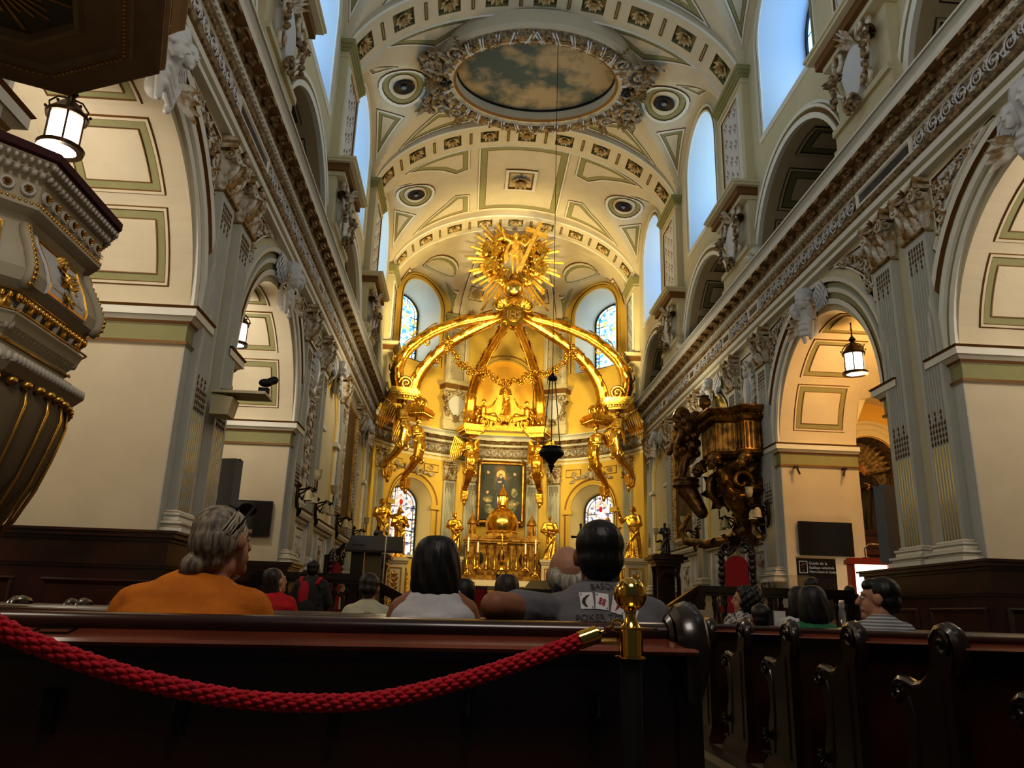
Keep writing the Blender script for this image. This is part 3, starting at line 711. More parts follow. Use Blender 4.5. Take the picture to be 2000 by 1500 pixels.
# ------------------------------------------------------------------ apse
ap = M()
RU = 5.55   # upper wall radius
WIN = (radians(43), radians(137))     # window azimuths
def cyl(R): return lambda u, v, h=0: ((R - h) * cos(u / R), AY + (R - h) * sin(u / R), v)
# lower storey
fl_ = cyl(AR); q0, q1 = radians(-4) * AR, radians(184) * AR
LW = [radians(47.5) * AR, radians(132.5) * AR]
edges = [q0, LW[0] - 1.7, LW[0] + 1.7, LW[1] - 1.7, LW[1] + 1.7, q1]
for i in (0, 2, 4):
    ap.grid(lambda a, b: fl_(edges[i] + (edges[i + 1] - edges[i]) * a, .5 + 7.2 * b), 14, 2)
def holedc(b, fn, c, half, v0, v1, r, zs, zb, m=None, n=18):
    us = [c - half + (half - r) * i / 3 for i in range(3)] + [c + r * cos(pi - pi * i / n) for i in range(n + 1)] + [c + r + (half - r) * (i + 1) / 3 for i in range(3)]
    for a, d in zip(us, us[1:]):
        ca, cd = [(zs + sqrt(max(0, r * r - (x - c) ** 2)) if abs(x - c) <= r + 1e-6 else v0) for x in (a, d)]
        if abs((a + d) / 2 - c) < r:
            b.add([fn(a, ca), fn(d, cd), fn(d, v1), fn(a, v1)], [(0, 1, 2, 3)], m)
            if zb > v0: b.add([fn(a, v0), fn(d, v0), fn(d, zb), fn(a, zb)], [(0, 1, 2, 3)], m)
        else: b.add([fn(a, v0), fn(d, v0), fn(d, v1), fn(a, v1)], [(0, 1, 2, 3)], m)
for c in LW:
    holedc(ap, fl_, c, 1.7, .5, 7.7, 1.12, 5.45, 3.2)
    reveal(ap, fl_, c, 1.12, 5.45, 3.2, 0, -.75, m=1, r2=.8, zb2=3.35)
# upper storey
fu = cyl(RU); UW = [w * RU for w in WIN]; BK = radians(90) * RU
for c in UW:
    holedc(ap, fu, c, 1.75, 8.84, 16.6, 1.2, 14.4, 11.7); reveal(ap, fu, c, 1.2, 14.4, 11.7, 0, -1.3, m=2, r2=.85, zb2=12.1)
holedc(ap, fu, BK, 1.9, 8.84, 16.6, 1.25, 11.2, 8.84); reveal(ap, fu, BK, 1.25, 11.2, 8.84, 0, -.9, m=0)
ap.add([(-1.5, AY + RU + .85, 8.8), (1.5, AY + RU + .85, 8.8), (1.5, AY + RU + .85, 12.6), (-1.5, AY + RU + .85, 12.6)], [(0, 1, 2, 3)], 0)
for a0, a1 in ((-.1 * RU, UW[0] - 1.75), (UW[0] + 1.75, BK - 1.9), (BK + 1.9, UW[1] - 1.75), (UW[1] + 1.75, (pi + .1) * RU)):
    ap.grid(lambda a, b: fu(a0 + (a1 - a0) * a, 8.84 + 7.76 * b), 8, 1)
# transverse faces where the apse opens wider than the nave
for s in (-1, 1): ap.add([(s * 5.05, 28.9, 0), (s * 6.1, 28.9, 0), (s * 6.1, 28.9, 8), (s * 5.05, 28.9, 8)], [(0, 1, 2, 3)]); ap.add([(s * 5.9, 28.9, 0), (s * 5.9, 29.8, 0), (s * 5.9, 29.8, 17), (s * 5.9, 28.9, 17)], [(0, 1, 2, 3)])
ap.build('wall_apse', [YELW, mat('apse_reveal_plaster', S(222, 205, 150), .8), mat('apse_window_reveal', S(215, 220, 222), .8)], kind='structure', smooth=35)
# semi-dome with lunettes over the windows
def dome(az, t, h=0):
    """t 0 at the springing, 1 at the crown"""
    R = 5.5 * cos(t * pi / 2) ; z = 14.1 + 2.95 * sin(t * pi / 2); L = 0
    for w in (WIN[0], WIN[1], pi / 2):
        d = abs(az - w) * R / 1.75
        if d < 1 and w != pi / 2: L = max(L, 14.4 + 1.5 * sqrt(1 - d * d) + .12 * (5.5 - R))
        elif d < .9 and w == pi / 2: L = max(L, 12.6)
    z = max(z, L)
    return ((R - h * cos(t * pi / 2)) * cos(az), AY + (R - h * cos(t * pi / 2)) * sin(az), z - h * sin(t * pi / 2) - h * .2)
dm = M(); dm.grid(lambda u, v: dome(pi * u, v ** 1.0), 90, 36)
DOME = dm.build('ceiling_dome', CREAM, kind='structure', smooth=30)
p = M()
for az0, az1 in ((radians(66), radians(77)), (radians(103), radians(114))):
    f = lambda u, v, h: dome(u / 5.5, v, h)
    am = (az0 + az1) / 2
    p.panel(lambda u, v, h: dome(am + (u) / (5.5 * max(.15, cos(v * pi / 2))), v, h), [(-.62, .0), (.62, .0), (.62, .78), (-.62, .78)], [(0, .02, 0, .05, 2), (.02, .06, .05, .05, 3)], 0, .12)
    for k, t in enumerate((.1, .3, .5, .66)):
        g = lambda u, v, h: dome(am + u / (5.5 * max(.15, cos((t + v / 5.2) * pi / 2))), t + v / 5.2, h + .05)
        p.panel(g, [(-.36, -.33), (.36, -.33), (.36, .33), (-.36, .33)], [(0, .02, 0, .03, 2), (.02, .05, .03, .0, 2)], 4, .2)
        rosette(p, g, 0, 0, .3, 5, 8, .06)
for w in WIN:
    f = lambda u, v, h: dome(w + u / 5.5 / max(.2, cos(v * pi / 2)), v, h)
    for sg in (-1, 1):
        p.panel(f, [(sg * .95, .26), (sg * 1.6, .3), (sg * 1.85, .03)], [(0, .012, 0, .03, 2), (.012, .035, .04, .04, 3), (.035, .045, .03, .03, 2)], 1, .1)
    circ = [(.95 * cos(2 * pi * i / 18), .4 + .13 * sin(2 * pi * i / 18)) for i in range(18)]
    p.panel(f, circ, [(0, .01, 0, .03, 2), (.01, .025, .04, .04, 3), (.025, .05, .04, .03, 1)], 0, .2)
tbuild(p, [CREAM, SAGE, LINE, WHITE, DSAGE, ROSM])
# apse mouldings and strips
t = M()
for c in LW:
    arcsweep(t, fl_, c, 5.45, [(1.12, 0), (1.12, .05), (1.2, .06), (1.22, .03), (1.3, .03), (1.32, .07), (1.38, .08), (1.4, 0)], 24, ms=[0, 0, 2, 0, 0, 2, 0], legs=3.2)
    for sg in (-1, 1):
        P = [fl_(c + sg * u, v, h) for h in (0, .14) for v in (5.3, 5.5) for u in (1.02, 1.46)]
        t.add(P, [(4, 5, 7, 6), (0, 1, 5, 4), (2, 6, 7, 3), (0, 4, 6, 2), (1, 3, 7, 5)], 0)
    # scrollwork over the arch
    f = lambda u, v, h: fl_(c + u, v, h + .03)
    for sg in (-1, 1):
        spiral(t, f, sg * .3, 6.9, .16, 1.5, sg, 0, .05, .06, 3, 14, 5)
        for k in range(5): leaf(t, f, sg * (.35 + .14 * k), 7.0 - .05 * k, (0 if sg > 0 else pi) + rnd.uniform(-.6, .6), .3, .16, .06, .6, 3, 3, 5)
        t.panel(f, [(sg * .6, 6.95), (sg * 1.35, 6.95), (sg * 1.35, 7.3), (sg * .6, 7.3)], [(0, .02, 0, .03, 2)], None, .4)
        spiral(t, f, sg * .95, 7.12, .13, 1.4, -sg, 0, .03, .04, 3, 12, 5)
    for k in range(7): leaf(t, f, 0, 6.95, pi / 2 + (k - 3) * .5, .36, .2, .1, .7, 3, 3, 5)
    t.ball(f(0, 6.95, .05), (.13, .1, .16), 10, 8, 3)
tbuild(t, [YELW, SAGE, LINE, CARVE])
t = M()
for c in UW: arcsweep(t, fu, c, 14.4, [(1.2, 0), (1.2, .05), (1.27, .06), (1.29, .02), (1.38, .02), (1.4, .07), (1.47, .08), (1.5, 0)], 24, ms=[0, 0, 2, 0, 2, 0, 0], legs=11.7)
arcsweep(t, fu, BK, 11.2, [(1.25, 0), (1.25, .06), (1.33, .07), (1.36, .03), (1.5, .03), (1.53, .08), (1.6, 0)], 24, ms=[0, 0, 2, 0, 2, 0], legs=8.9)
tbuild(t, [YELW, SAGE, LINE])
for az in (65, 115): strip(fu, radians(az) * RU, .62)
for s in (-1, 1): strip(lambda u, v, h, s=s: (s * (5.05 - h), u, v), 29.9, .8)
# stained glass of the apse
def glassmat(name, cols, es, scale):
    m = bpy.data.materials.new(name); m.use_nodes = True; nt = m.node_tree; B = nt.nodes['Principled BSDF']
    tc = nt.nodes.new('ShaderNodeTexCoord'); vo = nt.nodes.new('ShaderNodeTexVoronoi'); vo.inputs['Scale'].default_value = scale
    nt.links.new(tc.outputs['Object'], vo.inputs['Vector']); cr = nt.nodes.new('ShaderNodeValToRGB'); cr.color_ramp.interpolation = 'CONSTANT'
    se = nt.nodes.new('ShaderNodeSeparateColor'); nt.links.new(vo.outputs['Color'], se.inputs['Color']); nt.links.new(se.outputs['Red'], cr.inputs['Fac'])
    while len(cr.color_ramp.elements) < len(cols): cr.color_ramp.elements.new(.5)
    for i, c in enumerate(cols): cr.color_ramp.elements[i].position = i / len(cols); cr.color_ramp.elements[i].color = (*c, 1)
    nt.links.new(cr.outputs['Color'], B.inputs['Emission Color']); B.inputs['Emission Strength'].default_value = es; B.inputs['Base Color'].default_value = (.1, .1, .1, 1)
    return m
GU = glassmat('stained_glass_blue', [S(120, 190, 230), S(200, 232, 245), S(60, 140, 200), S(225, 240, 235), S(235, 200, 90), S(190, 225, 245)], 1.5, 7)
GLo = glassmat('stained_glass_pale', [S(240, 225, 205), S(250, 240, 225), S(205, 200, 210), S(240, 220, 190), S(90, 100, 130), S(245, 235, 220), S(205, 180, 160)], .8, 9)
def swindow(fn, c, r, zs, zb, mt, deep, bars):
    global wn
    wn += 1; q = M(); n = 16
    g = lambda u, v, h=0: fn(u, v, -deep + h)
    q.poly([g(c - r, zb), g(c + r, zb)] + [g(c + r * cos(pi * i / n), zs + r * sin(pi * i / n)) for i in range(n + 1)])
    W = q.build('window_%d' % wn, mt, kind='structure'); l = M()
    for k in range(1, int((zs + r * .6 - zb) / bars)):
        v = zb + k * bars; h_ = r if v < zs else sqrt(max(0, r * r - (v - zs) ** 2)); l.tube([g(c - h_, v, .03), g(c, v, .03), g(c + h_, v, .03)], .018, 4)
    for k in (-.34, .34): l.tube([g(c + k * r, zb, .03), g(c + k * r, zs + r * .9, .03)], .018, 4)
    arcsweep(l, lambda u, v, h: g(u, v, h), c, zs, [(r, 0), (r, .06), (r * .93, .06), (r * .93, 0)], 20, legs=zb)
    arcsweep(l, lambda u, v, h: g(u, v, h), c, zs, [(r * .8, 0.01), (r * .8, .04), (r * .77, .04), (r * .77, .01)], 20, legs=zb)
    for i in range(26):
        a = -1 + 2 * (i % 2); v = zb + .15 + (i // 2) * .19
        if v < zs: l.tube([g(c + a * r * .8, v, .02), g(c + a * r * .9, v + .08, .02), g(c + a * r * .95, v + .02, .02)], .014, 4)
    for i in range(4):
        v = zb + .35 + i * (zs - zb) / 4; spiral(l, lambda u, v2, h: g(u, v2, h), c - .3 * r, v, .2 * r, 1.4, 1, 0, .014, .03, None, 12, 4); spiral(l, lambda u, v2, h: g(u, v2, h), c + .3 * r, v, .2 * r, 1.4, -1, pi, .014, .03, None, 12, 4)
    l.build('leading', LEADM, W)
    if mt is GLo:
        e = M(); e.ball(g(c, zs + .12, .05), (.12, .04, .13), 12, 8, 0)
        for sg in (-1, 1):
            for k in range(3): leaf(e, lambda u, v, h: g(c + u, v, h + .03), 0, zs + .15, pi / 2 + sg * (.5 + .3 * k), .34, .1, .02, .1, 1, 1, 4)
        e.ball(g(c, zs + .42, .05), .07, 8, 6, 1)
        for sg in (-1, 1): e.ball(g(c + sg * .32, zs - .7, .04), (.11, .03, .2), 10, 8, 2)
        e.build('painted_figures', [mat('ruby_glass_%d' % wn, S(170, 30, 20), .4, emit=S(200, 40, 25), es=.4), mat('white_wing_glass_%d' % wn, S(200, 150, 120), .4, emit=S(220, 190, 160), es=.4), mat('blue_glass_%d' % wn, S(60, 70, 110), .4, emit=S(70, 80, 130), es=.3)], W, 1)
for c in UW: swindow(fu, c, .84, 14.4, 12.12, GU, 1.28, .42)
for c in LW: swindow(fl_, c, .8, 5.45, 3.36, GLo, .73, .5)
# ------------------------------------------------------------------ sculpture kit (figures face local -Y)
def head(b, c, k=1, nod=0, turn=0, hair=True, beard=False, crown=False, bun=False, R0=None):
    R = Matrix.Rotation(turn, 3, 'Z') @ Matrix.Rotation(nod, 3, 'X')
    if R0: R = R0 @ R
    P = lambda x, y, z: V(c) + R @ V((x * k, y * k, z * k))
    b.ball(P(0, .01, .03), (.077 * k, .096 * k, .1 * k), 14, 10, R=R); b.ball(P(0, -.03, -.03), (.06 * k, .068 * k, .085 * k), 12, 8, R=R)
    b.cap(P(0, -.1, .015), P(0, -.118, -.02), .012 * k, .017 * k, 8)
    b.cap(P(-.045, -.082, .035), P(.045, -.082, .035), .012 * k, n=6)
    b.cap(P(-.02, -.09, -.055), P(.02, -.09, -.055), .012 * k, n=6); b.ball(P(0, -.078, -.092), .026 * k, 8, 6)
    for s in (-1, 1): b.ball(P(s * .078, .005, 0), (.014 * k, .026 * k, .034 * k), 8, 6, R=R)
    if hair:
        b.ball(P(0, .03, .05), (.09 * k, .1 * k, .092 * k), 14, 10, R=R)
        for i in range(12):
            a = i * 2.4; b.ball(P(.085 * cos(a), .035 + .07 * sin(a), .02 + .05 * sin(i * 1.3)), .03 * k, 6, 5)
    if beard:
        for i in range(7): b.cap(P((i - 3) * .018, -.085, -.09), P((i - 3) * .014, -.085 + .01 * i % 3, -.16), .02 * k, .01 * k, 6)
    if crown:
        for i in range(9):
            a = 2 * pi * i / 9; b.cap(P(.08 * cos(a), .02 + .09 * sin(a), .1), P(.1 * cos(a), .02 + .11 * sin(a), .17), .022 * k, .008 * k, 6)
        b.lathe([(.0, .08), (.095, .08), (.095, .115), (0, .115)], P(0, .02, 0), 14)
def hand(b, w, d, up, k=1, side=1, curl=.5):
    """palm, four unequal bent fingers and a thumb; w wrist, d direction, up back-of-hand normal"""
    w = V(w); d = V(d).normalized(); up = V(up).normalized(); x = d.cross(up).normalized() * side
    for i in range(4): b.cap(w + d * .01, w + d * .085 * k + x * (i - 1.5) * .019 * k, .014 * k, .0115 * k, 6)
    for i, L in enumerate((.066, .076, .07, .054)):
        p = w + d * .088 * k + x * (i - 1.5) * .021 * k; q = p + (d * cos(curl * .5) - up * sin(curl * .5)) * L * .55 * k; r = q + (d * cos(curl * 1.6) - up * sin(curl * 1.6)) * L * .5 * k
        b.cap(p, q, .0105 * k, .0095 * k, 6); b.cap(q, r, .0095 * k, .008 * k, 6)
    p = w + d * .025 * k - x * .03 * k; q = p + (d * .7 - x * .7) * .035 * k; b.cap(p, q, .013 * k, .011 * k, 6); b.cap(q, q + (d * .95 - x * .2) * .03 * k, .011 * k, .009 * k, 6)
def drape(b, pts, r, n=5, sp=.03):
    for i in range(n):
        o = (i - n / 2) * sp; P = [V(p) + V((o * .6, 0, o)) for p in pts]
        for a, c in zip(P, P[1:]): b.cap(a, c, r, r * .9, 7)
def robe(b, H0, k, seed=0, w0=.27, w1=.17, top=1.32, sy=.72, folds=9, sway=.05):
    r_ = random.Random(seed); ph = r_.uniform(0, 6)
    def fn(u, v):
        a = 2 * pi * u; z = top * v; r = w0 + (w1 - w0) * min(1, v * 1.5) ** .8
        if v > .72: r = w1 + .055 * sin((v - .72) / .28 * pi * .8)
        am = .16 * (1 - v) ** .7; r *= 1 + am * sin(folds * a + ph + 2.5 * sin(v * 4 + ph)) + .05 * sin(3 * a + ph)
        return (r * k * cos(a) + sway * k * sin(v * pi), r * sy * k * sin(a), H0 + z * k)
    b.grid(fn, 48, 16, cu=True)
    n = len(b.v); bot = [n - 48 * 17 + i for i in range(48)]; tp = [n - 48 + i for i in range(48)]
    b.f += [tuple(reversed(bot)), tuple(tp)]; b.k += [0, 0]
def statue(name, label, loc, rz, H, arms, cat='statue', seed=0, mt=None, vox=None, parent=None, bald=False, wings=False, extra=None, **hk):
    k = H / 1.75; b = M(); robe(b, 0, k, seed)
    P = lambda x, y, z: V((x * k, y * k, z * k))
    b.ball(P(0, 0, 1.25), (.19 * k, .125 * k, .2 * k), 14, 10); b.ball(P(0, 0, 1.4), (.2 * k, .1 * k, .07 * k), 12, 8); b.cap(P(0, 0, 1.4), P(0, -.02, 1.52), .055 * k, .05 * k)
    head(b, P(0, -.02, 1.6), k * 1.0, hair=not bald, **hk)
    for s, (e, h) in zip((-1, 1), arms):
        sh = P(s * .2, 0, 1.38); e = P(*e); h = P(*h); b.cap(sh, e, .075 * k, .06 * k); b.cap(e, h, .07 * k, .045 * k)
        b.cap(e, e + (h - e) * .6 + P(0, 0, -.1), .06 * k, .05 * k)   # hanging sleeve
        d = (h - e).normalized(); hand(b, h, d, d.orthogonal(), k * 1.15, s)
    drape(b, [P(-.19, -.06, 1.36), P(-.05, -.14, 1.15), P(.14, -.13, .92), P(.2, -.05, .8)], .022 * k, 5, .035 * k)
    drape(b, [P(.2, -.1, .85), P(.05, -.18, .7), P(-.1, -.19, .5), P(-.17, -.14, .25)], .024 * k, 4, .045 * k)
    for s in (-1, 1): b.cap(P(s * .1, -.14, .03), P(s * .12, -.26, .03), .05 * k, .035 * k)
    if extra: extra(b, P)
    b.box(-.27 * k, .27 * k, -.26 * k, .22 * k, -.06 * k, .03 * k)
    o = b.melt(name, mt or GOLD, vox or .017 * k, sm=1)
    if parent: o.parent = parent; o.location = loc; o.rotation_euler = (0, 0, rz)
    else: o.location = loc; o.rotation_euler = (0, 0, rz); tag(o, label, cat)
    return o
def wing(b, root, tip, spread, n=7, k=1, m=None):
    """feathered wing as overlapping vanes"""
    root = V(root); tip = V(tip); sp = V(spread)
    for row, (L, w) in enumerate(((1, .15), (.7, .11), (.42, .09))):
        for i in range(n):
            t = (i + .5) / n; p = root + (tip - root) * t; e = p + sp * L * (1.0 - .45 * abs(t - .55)) * (.7 + .5 * t) + (tip - root) * .12
            d = e - p; side = d.cross(V((0, 1, 0))).normalized() * w * k * .5; off = V((0, -.022 * row * k, 0))
            b.add([p - side * .6 + off, p + side * .6 + off, p + d * .6 + side + off, e + off, p + d * .6 - side + off, p + d * .3 + off + V((0, -.02 * k, 0))],
                  [(0, 1, 5), (1, 2, 5), (2, 3, 5), (3, 4, 5), (4, 0, 5)], m)
    b.tube([root, (root + tip) / 2 + V((0, -.03 * k, 0)) - sp * .06, tip], [.05 * k, .045 * k, .02 * k], 8, m)
# ---- canopy over the sanctuary
BD = empty('gilded_canopy', (0, 29.7, 0), 0, 'huge gilded canopy of six curved arms with rays and figures on top', 'baldachin')
CEN = V((0, 0, 0))
def arm(parent, bx, by, D):
    base = V((bx, by, 0)); d = (CEN - base).normalized(); sd = V((d.y, -d.x, 0)); k = (D - .45) / 3.7
    pr = [(-.2, 8.98), (-.3, 9.35), (-.32, 9.75), (-.2, 10.2), (.05, 10.6), (.5, 11.08), (1.1, 11.52), (1.8, 11.9), (2.6, 12.2), (3.3, 12.44), (3.75, 12.62)]
    pts = []
    for i in range(len(pr) - 1):
        for j in range(3): t = j / 3; pts.append((pr[i][0] + (pr[i + 1][0] - pr[i][0]) * t, pr[i][1] + (pr[i + 1][1] - pr[i][1]) * t))
    pts.append(pr[-1]); X = lambda q, z, w: base + d * (q if q < 0 else q * k) + sd * w + V((0, 0, z))
    b = M(); sec = [(-.13, -.16), (-.15, -.1), (-.1, -.06), (-.13, 0), (-.1, .06), (-.15, .1), (-.13, .16), (-.07, .18), (-.05, .13), (0, .17), (.05, .13), (.07, .18), (.13, .16), (.15, .1), (.1, .06), (.13, 0), (.1, -.06), (.15, -.1), (.13, -.16), (.06, -.19), (0, -.15), (-.06, -.19)]
    n = len(pts); vs = []
    for i, (q, z) in enumerate(pts):
        a, c = pts[max(0, i - 1)], pts[min(n - 1, i + 1)]; tx, tz = c[0] - a[0], c[1] - a[1]; L = math.hypot(tx, tz); nx, nz = -tz / L, tx / L
        sc_ = 1.15 - .45 * i / n
        vs += [X(q + nx * v * sc_ * 1.15, z + nz * v * sc_ * 1.15, w * sc_ * 1.35) for w, v in sec]
    m = len(sec); b.add(vs, [(i * m + j, i * m + (j + 1) % m, (i + 1) * m + (j + 1) % m, (i + 1) * m + j) for i in range(n - 1) for j in range(m)] + [tuple(range(m)), tuple(range((n - 1) * m, n * m))])
    A = b.build('canopy_arm', GOLD, parent, 60)
    b = M()
    def f(u, v, h):   # along the outer back of the arm
        i = max(0, min(n - 2, int(u))); t = u - i; q = pts[i][0] + (pts[i + 1][0] - pts[i][0]) * t; z = pts[i][1] + (pts[i + 1][1] - pts[i][1]) * t
        tx, tz = pts[i + 1][0] - pts[i][0], pts[i + 1][1] - pts[i][1]; L = math.hypot(tx, tz); return X(q - tz / L * (.2 + h), z + tx / L * (.2 + h), v)
    def g(u, v, h):
        i = max(0, min(n - 2, int(u))); t = u - i; q = pts[i][0] + (pts[i + 1][0] - pts[i][0]) * t; z = pts[i][1] + (pts[i + 1][1] - pts[i][1]) * t
        tx, tz = pts[i + 1][0] - pts[i][0], pts[i + 1][1] - pts[i][1]; L = math.hypot(tx, tz); return X(q - tz / L * v, z + tx / L * v, gs * (.19 + h))
    for u in (2, 6, 11, 16, 21, 25): leaf(b, f, u, 0, 0, 3.0, .34, .06, .12, 0, 4, 8)
    for u in (4.5, 13.5): leaf(b, f, u, 0, 0, 2.4, .2, .08, .35, 0, 3, 8)
    for gs in (-1, 1):
        for u in range(3, n - 3, 3): leaf(b, g, u, (-.04 if u % 2 else .04), .03 if u % 2 else -.03, 2.2, .16, .04, .5, 0, 3, 5); b.ball(g(u + 1.5, 0, .02), .035, 6, 5)
    for sg in (-1, 1):   # foot volute and curl at the haunch
        spiral(b, lambda u, v, h: X(u, v, sg * (.12 + h * 1.4)), .02, 9.16, .25, 1.8, -1, pi, .07, .07, 0, 22, 7)
    spiral(b, lambda u, v, h: X(u, v, h), -.42, 10.1, .13, 1.4, 1, 0, .06, .03, 0, 14, 7); spiral(b, lambda u, v, h: X(u, v, h), .75, 10.95, .13, 1.4, 1, 2, .05, .03, 0, 14, 7)
    b.ball(X(.02, 9.16, 0), (.09, .09, .09), 10, 8)
    b.build('acanthus_leaves', GOLD, A, 60)
    b = M()
    for z0, z1, w in ((8.5, 8.58, .34), (8.58, 8.66, .4), (8.66, 8.72, .46), (8.72, 8.84, .5), (8.84, 8.94, .44)):
        c_ = base - d * .0; P = [c_ + d * (w * sx) + sd * (w * sy) for sx, sy in ((-1.2, -1), (1, -1), (1, 1), (-1.2, 1))]
        b.add([(p.x, p.y, z) for z in (z0, z1) for p in P], [(3, 2, 1, 0), (4, 5, 6, 7), (0, 1, 5, 4), (1, 2, 6, 5), (2, 3, 7, 6), (3, 0, 4, 7)])
    for i in range(9):
        for sx, sy in ((1, i / 4.5 - .9), (i / 4.5 - .9, 1), (i / 4.5 - .9, -1)): p = base + d * sx * .47 + sd * sy * .47; b.ball((p.x, p.y, 8.64), .035, 6, 5)
    b.build('abacus', GOLD, A)
    return A
def console(parent, x, y, ang, wall):
    """angel half figure ending in a scroll; local -Y looks at the nave"""
    b = M(); Z = lambda z: z
    tail = [V((0, -.1, -.7)), V((0, -.2, -1.05)), V((0, -.12, -1.45)), V((0, .16, -1.85)), V((0, .48, -2.15)), V((0, .62, -2.45)), V((0, .55, -2.7))]
    for a, c, r1, r2 in zip(tail, tail[1:], (.2, .23, .2, .15, .12, .1), (.23, .2, .15, .12, .1, .12)):
        for sx in (-.45, 0, .45): b.cap(a + V((sx * r1, 0, 0)), c + V((sx * r2, 0, 0)), r1 * .72, r2 * .72)
    for i in range(5): b.cap(V(((i - 2) * .06, .32, -2.35)), V(((i - 2) * .05, .36, -2.7)), .045, .04, 6)
    b.ball((0, .42, -2.8), (.08, .08, .16))
    b.ball((0, 0, -.45), (.24, .17, .28), 14, 10); b.ball((0, 0, -.26), (.26, .13, .09), 12, 8); b.cap((0, 0, -.3), (0, -.03, -.1), .07, .065)
    head(b, (0, -.04, -.02), 1.15, nod=.25)
    for s in (-1, 1):
        b.cap((s * .25, 0, -.3), (s * .33, -.08, -.62), .09, .075); b.cap((s * .33, -.08, -.62), (s * .05, -.27, -.58 - s * .05), .075, .05)
        hand(b, (s * .07, -.27, -.58 - s * .05), (-s, -.1, 0), (0, -1, .2), 1.2, s)
        for j in range(3): b.cap((s * (.2 - .06 * j), -.16, -.75), (s * (.1 - .03 * j), -.36 + .04 * j, -1.25), .035, .03, 6)
        spiral(b, lambda u, v, h: (s * (.2 + h), u, v), -.1, -1.62, .15, 1.5, 1, 0, .05, .05, None, 14, 7)
    drape(b, [V((-.26, -.1, -.78)), V((0, -.3, -.86)), V((.26, -.1, -.78))], .035, 3, .05)
    B = b.melt('angel_console', GOLD, .022, sm=1); B.parent = parent; B.location = (x, y, 8.42); B.rotation_euler = (0, 0, ang)
    for s in (-1, 1):
        w = M(); wing(w, (s * .14, .16, -.3), (s * .55, .5, .12), (s * .12, .2, -1.1), 7, .9); w.build('wing', GOLD, B, 0)
    return B
POS = [(-4.05, 28.5), (4.05, 28.5), (-3.65, 31.2), (3.65, 31.2), (-1.5, 33.85), (1.5, 33.85)]
for x, y in POS:
    bx, by = x, y - 29.7; D = math.hypot(bx, by); arm(BD, bx, by, D)
for (x, y), a in zip(POS, (1.2, -1.2, .95, -.95, .35, -.35)): console(BD, x, y - 29.7, a, 0)
# crown: cartouche, orb, cherub
b = M()
b.lathe([(.0, -.35), (.2, -.3), (.42, -.1), (.5, .1), (.46, .4), (.3, .55), (.34, .65), (.2, .75), (0, .78)], (0, 0, 12.55), 24)
b.build('crown_boss', GOLD, BD, 1)
b = M(); f = lambda u, v, h: (u, -.52 - h, v)
b.prism([(-.34, 12.72), (-.42, 12.4), (-.3, 12.1), (0, 11.9), (.3, 12.1), (.42, 12.4), (.34, 12.72), (0, 12.8)], f, 0, .1)
b.ball(f(0, 12.38, .02), (.36, .12, .38), 16, 10)
for s in (-1, 1):
    spiral(b, f, s * .55, 12.78, .2, 1.8, -s, pi / 2, .07, .06, 0, 22, 7); spiral(b, f, s * .33, 12.05, .13, 1.4, s, 0, .05, .05, 0, 14, 6)
    for k in range(4): leaf(b, f, s * .3, 12.75, pi / 2 - s * (.3 + .35 * k), .5, .2, .1, .7, 0, 3, 6)
for k in range(7): leaf(b, f, 0, 11.95, -pi / 2 + (k - 3) * .4, .3, .15, .1, .8, 0, 3, 5)
ct = b.build('cartouche', GOLD, BD, 60)
def text(s_, size, loc, rot, mt, parent=None, name='lettering', ext=.002, align='CENTER', sx=1, font=None, res=3):
    cu = bpy.data.curves.new(name, 'FONT'); cu.body = s_; cu.size = size; cu.align_x = align; cu.extrude = ext; cu.resolution_u = res
    tmp = bpy.data.objects.new(name, cu); C.objects.link(tmp); dg = bpy.context.evaluated_depsgraph_get()
    me = bpy.data.meshes.new_from_object(tmp.evaluated_get(dg)); bpy.data.objects.remove(tmp); me.materials.clear(); me.materials.append(mt)
    o = bpy.data.objects.new(name, me); C.objects.link(o); o.location = loc; o.rotation_euler = rot; o.scale.x = sx
    if parent: o.parent = parent
    return o
text('IHS', .42, (0, -.76, 12.24), (pi / 2, 0, 0), MODG, ct, 'monogram', .03)
b = M(); head(b, (0, -.5, 13.0), 1.5, hair=True); B = b.melt('cherub_head', GOLD, .02, BD, sm=1)
b = M(); wing(b, (-.1, -.42, 12.95), (-.7, -.3, 13.15), (-.15, 0, -.3), 6, .8); wing(b, (.1, -.42, 12.95), (.7, -.3, 13.15), (.15, 0, -.3), 6, .8); b.build('cherub_wings', GOLD, B)
b = M(); b.ball((0, -.1, 13.72), .44, 40, 24); b.build('orb', GOLDS, BD, 1)
# rays
b = M(); cz = 15.15
for k in range(66):
    a = 2 * pi * k / 66 + rnd.uniform(-.02, .02); L = 1.45 + (.55 if k % 3 == 0 else .3 if k % 3 == 1 else .05) + rnd.uniform(-.1, .1); w = .06 + .02 * (k % 2)
    if -pi / 2 - .75 < (a if a < pi else a - 2 * pi) < -pi / 2 + .75: L = 1.9 + .35 * (k % 3)
    if abs(a - pi / 2) < .3: L = 1.2
    c_, s_ = cos(a), sin(a); o = .02 * (k % 3)
    b.add([(c_ * .5 - s_ * w * .3, .28 + o, cz + s_ * .5 + c_ * w * .3), (c_ * .5 + s_ * w * .3, .28 + o, cz + s_ * .5 - c_ * w * .3), (c_ * .5, .2 + o, cz + s_ * .5),
           (c_ * L - s_ * w, .24 + o, cz + s_ * L + c_ * w), (c_ * L + s_ * w, .24 + o, cz + s_ * L - c_ * w), (c_ * L * .97, .17 + o, cz + s_ * L * .97)],
          [(0, 3, 5, 2), (2, 5, 4, 1), (0, 1, 4, 3), (3, 4, 5)])
b.build('sunburst_rays', BGOLD, BD)
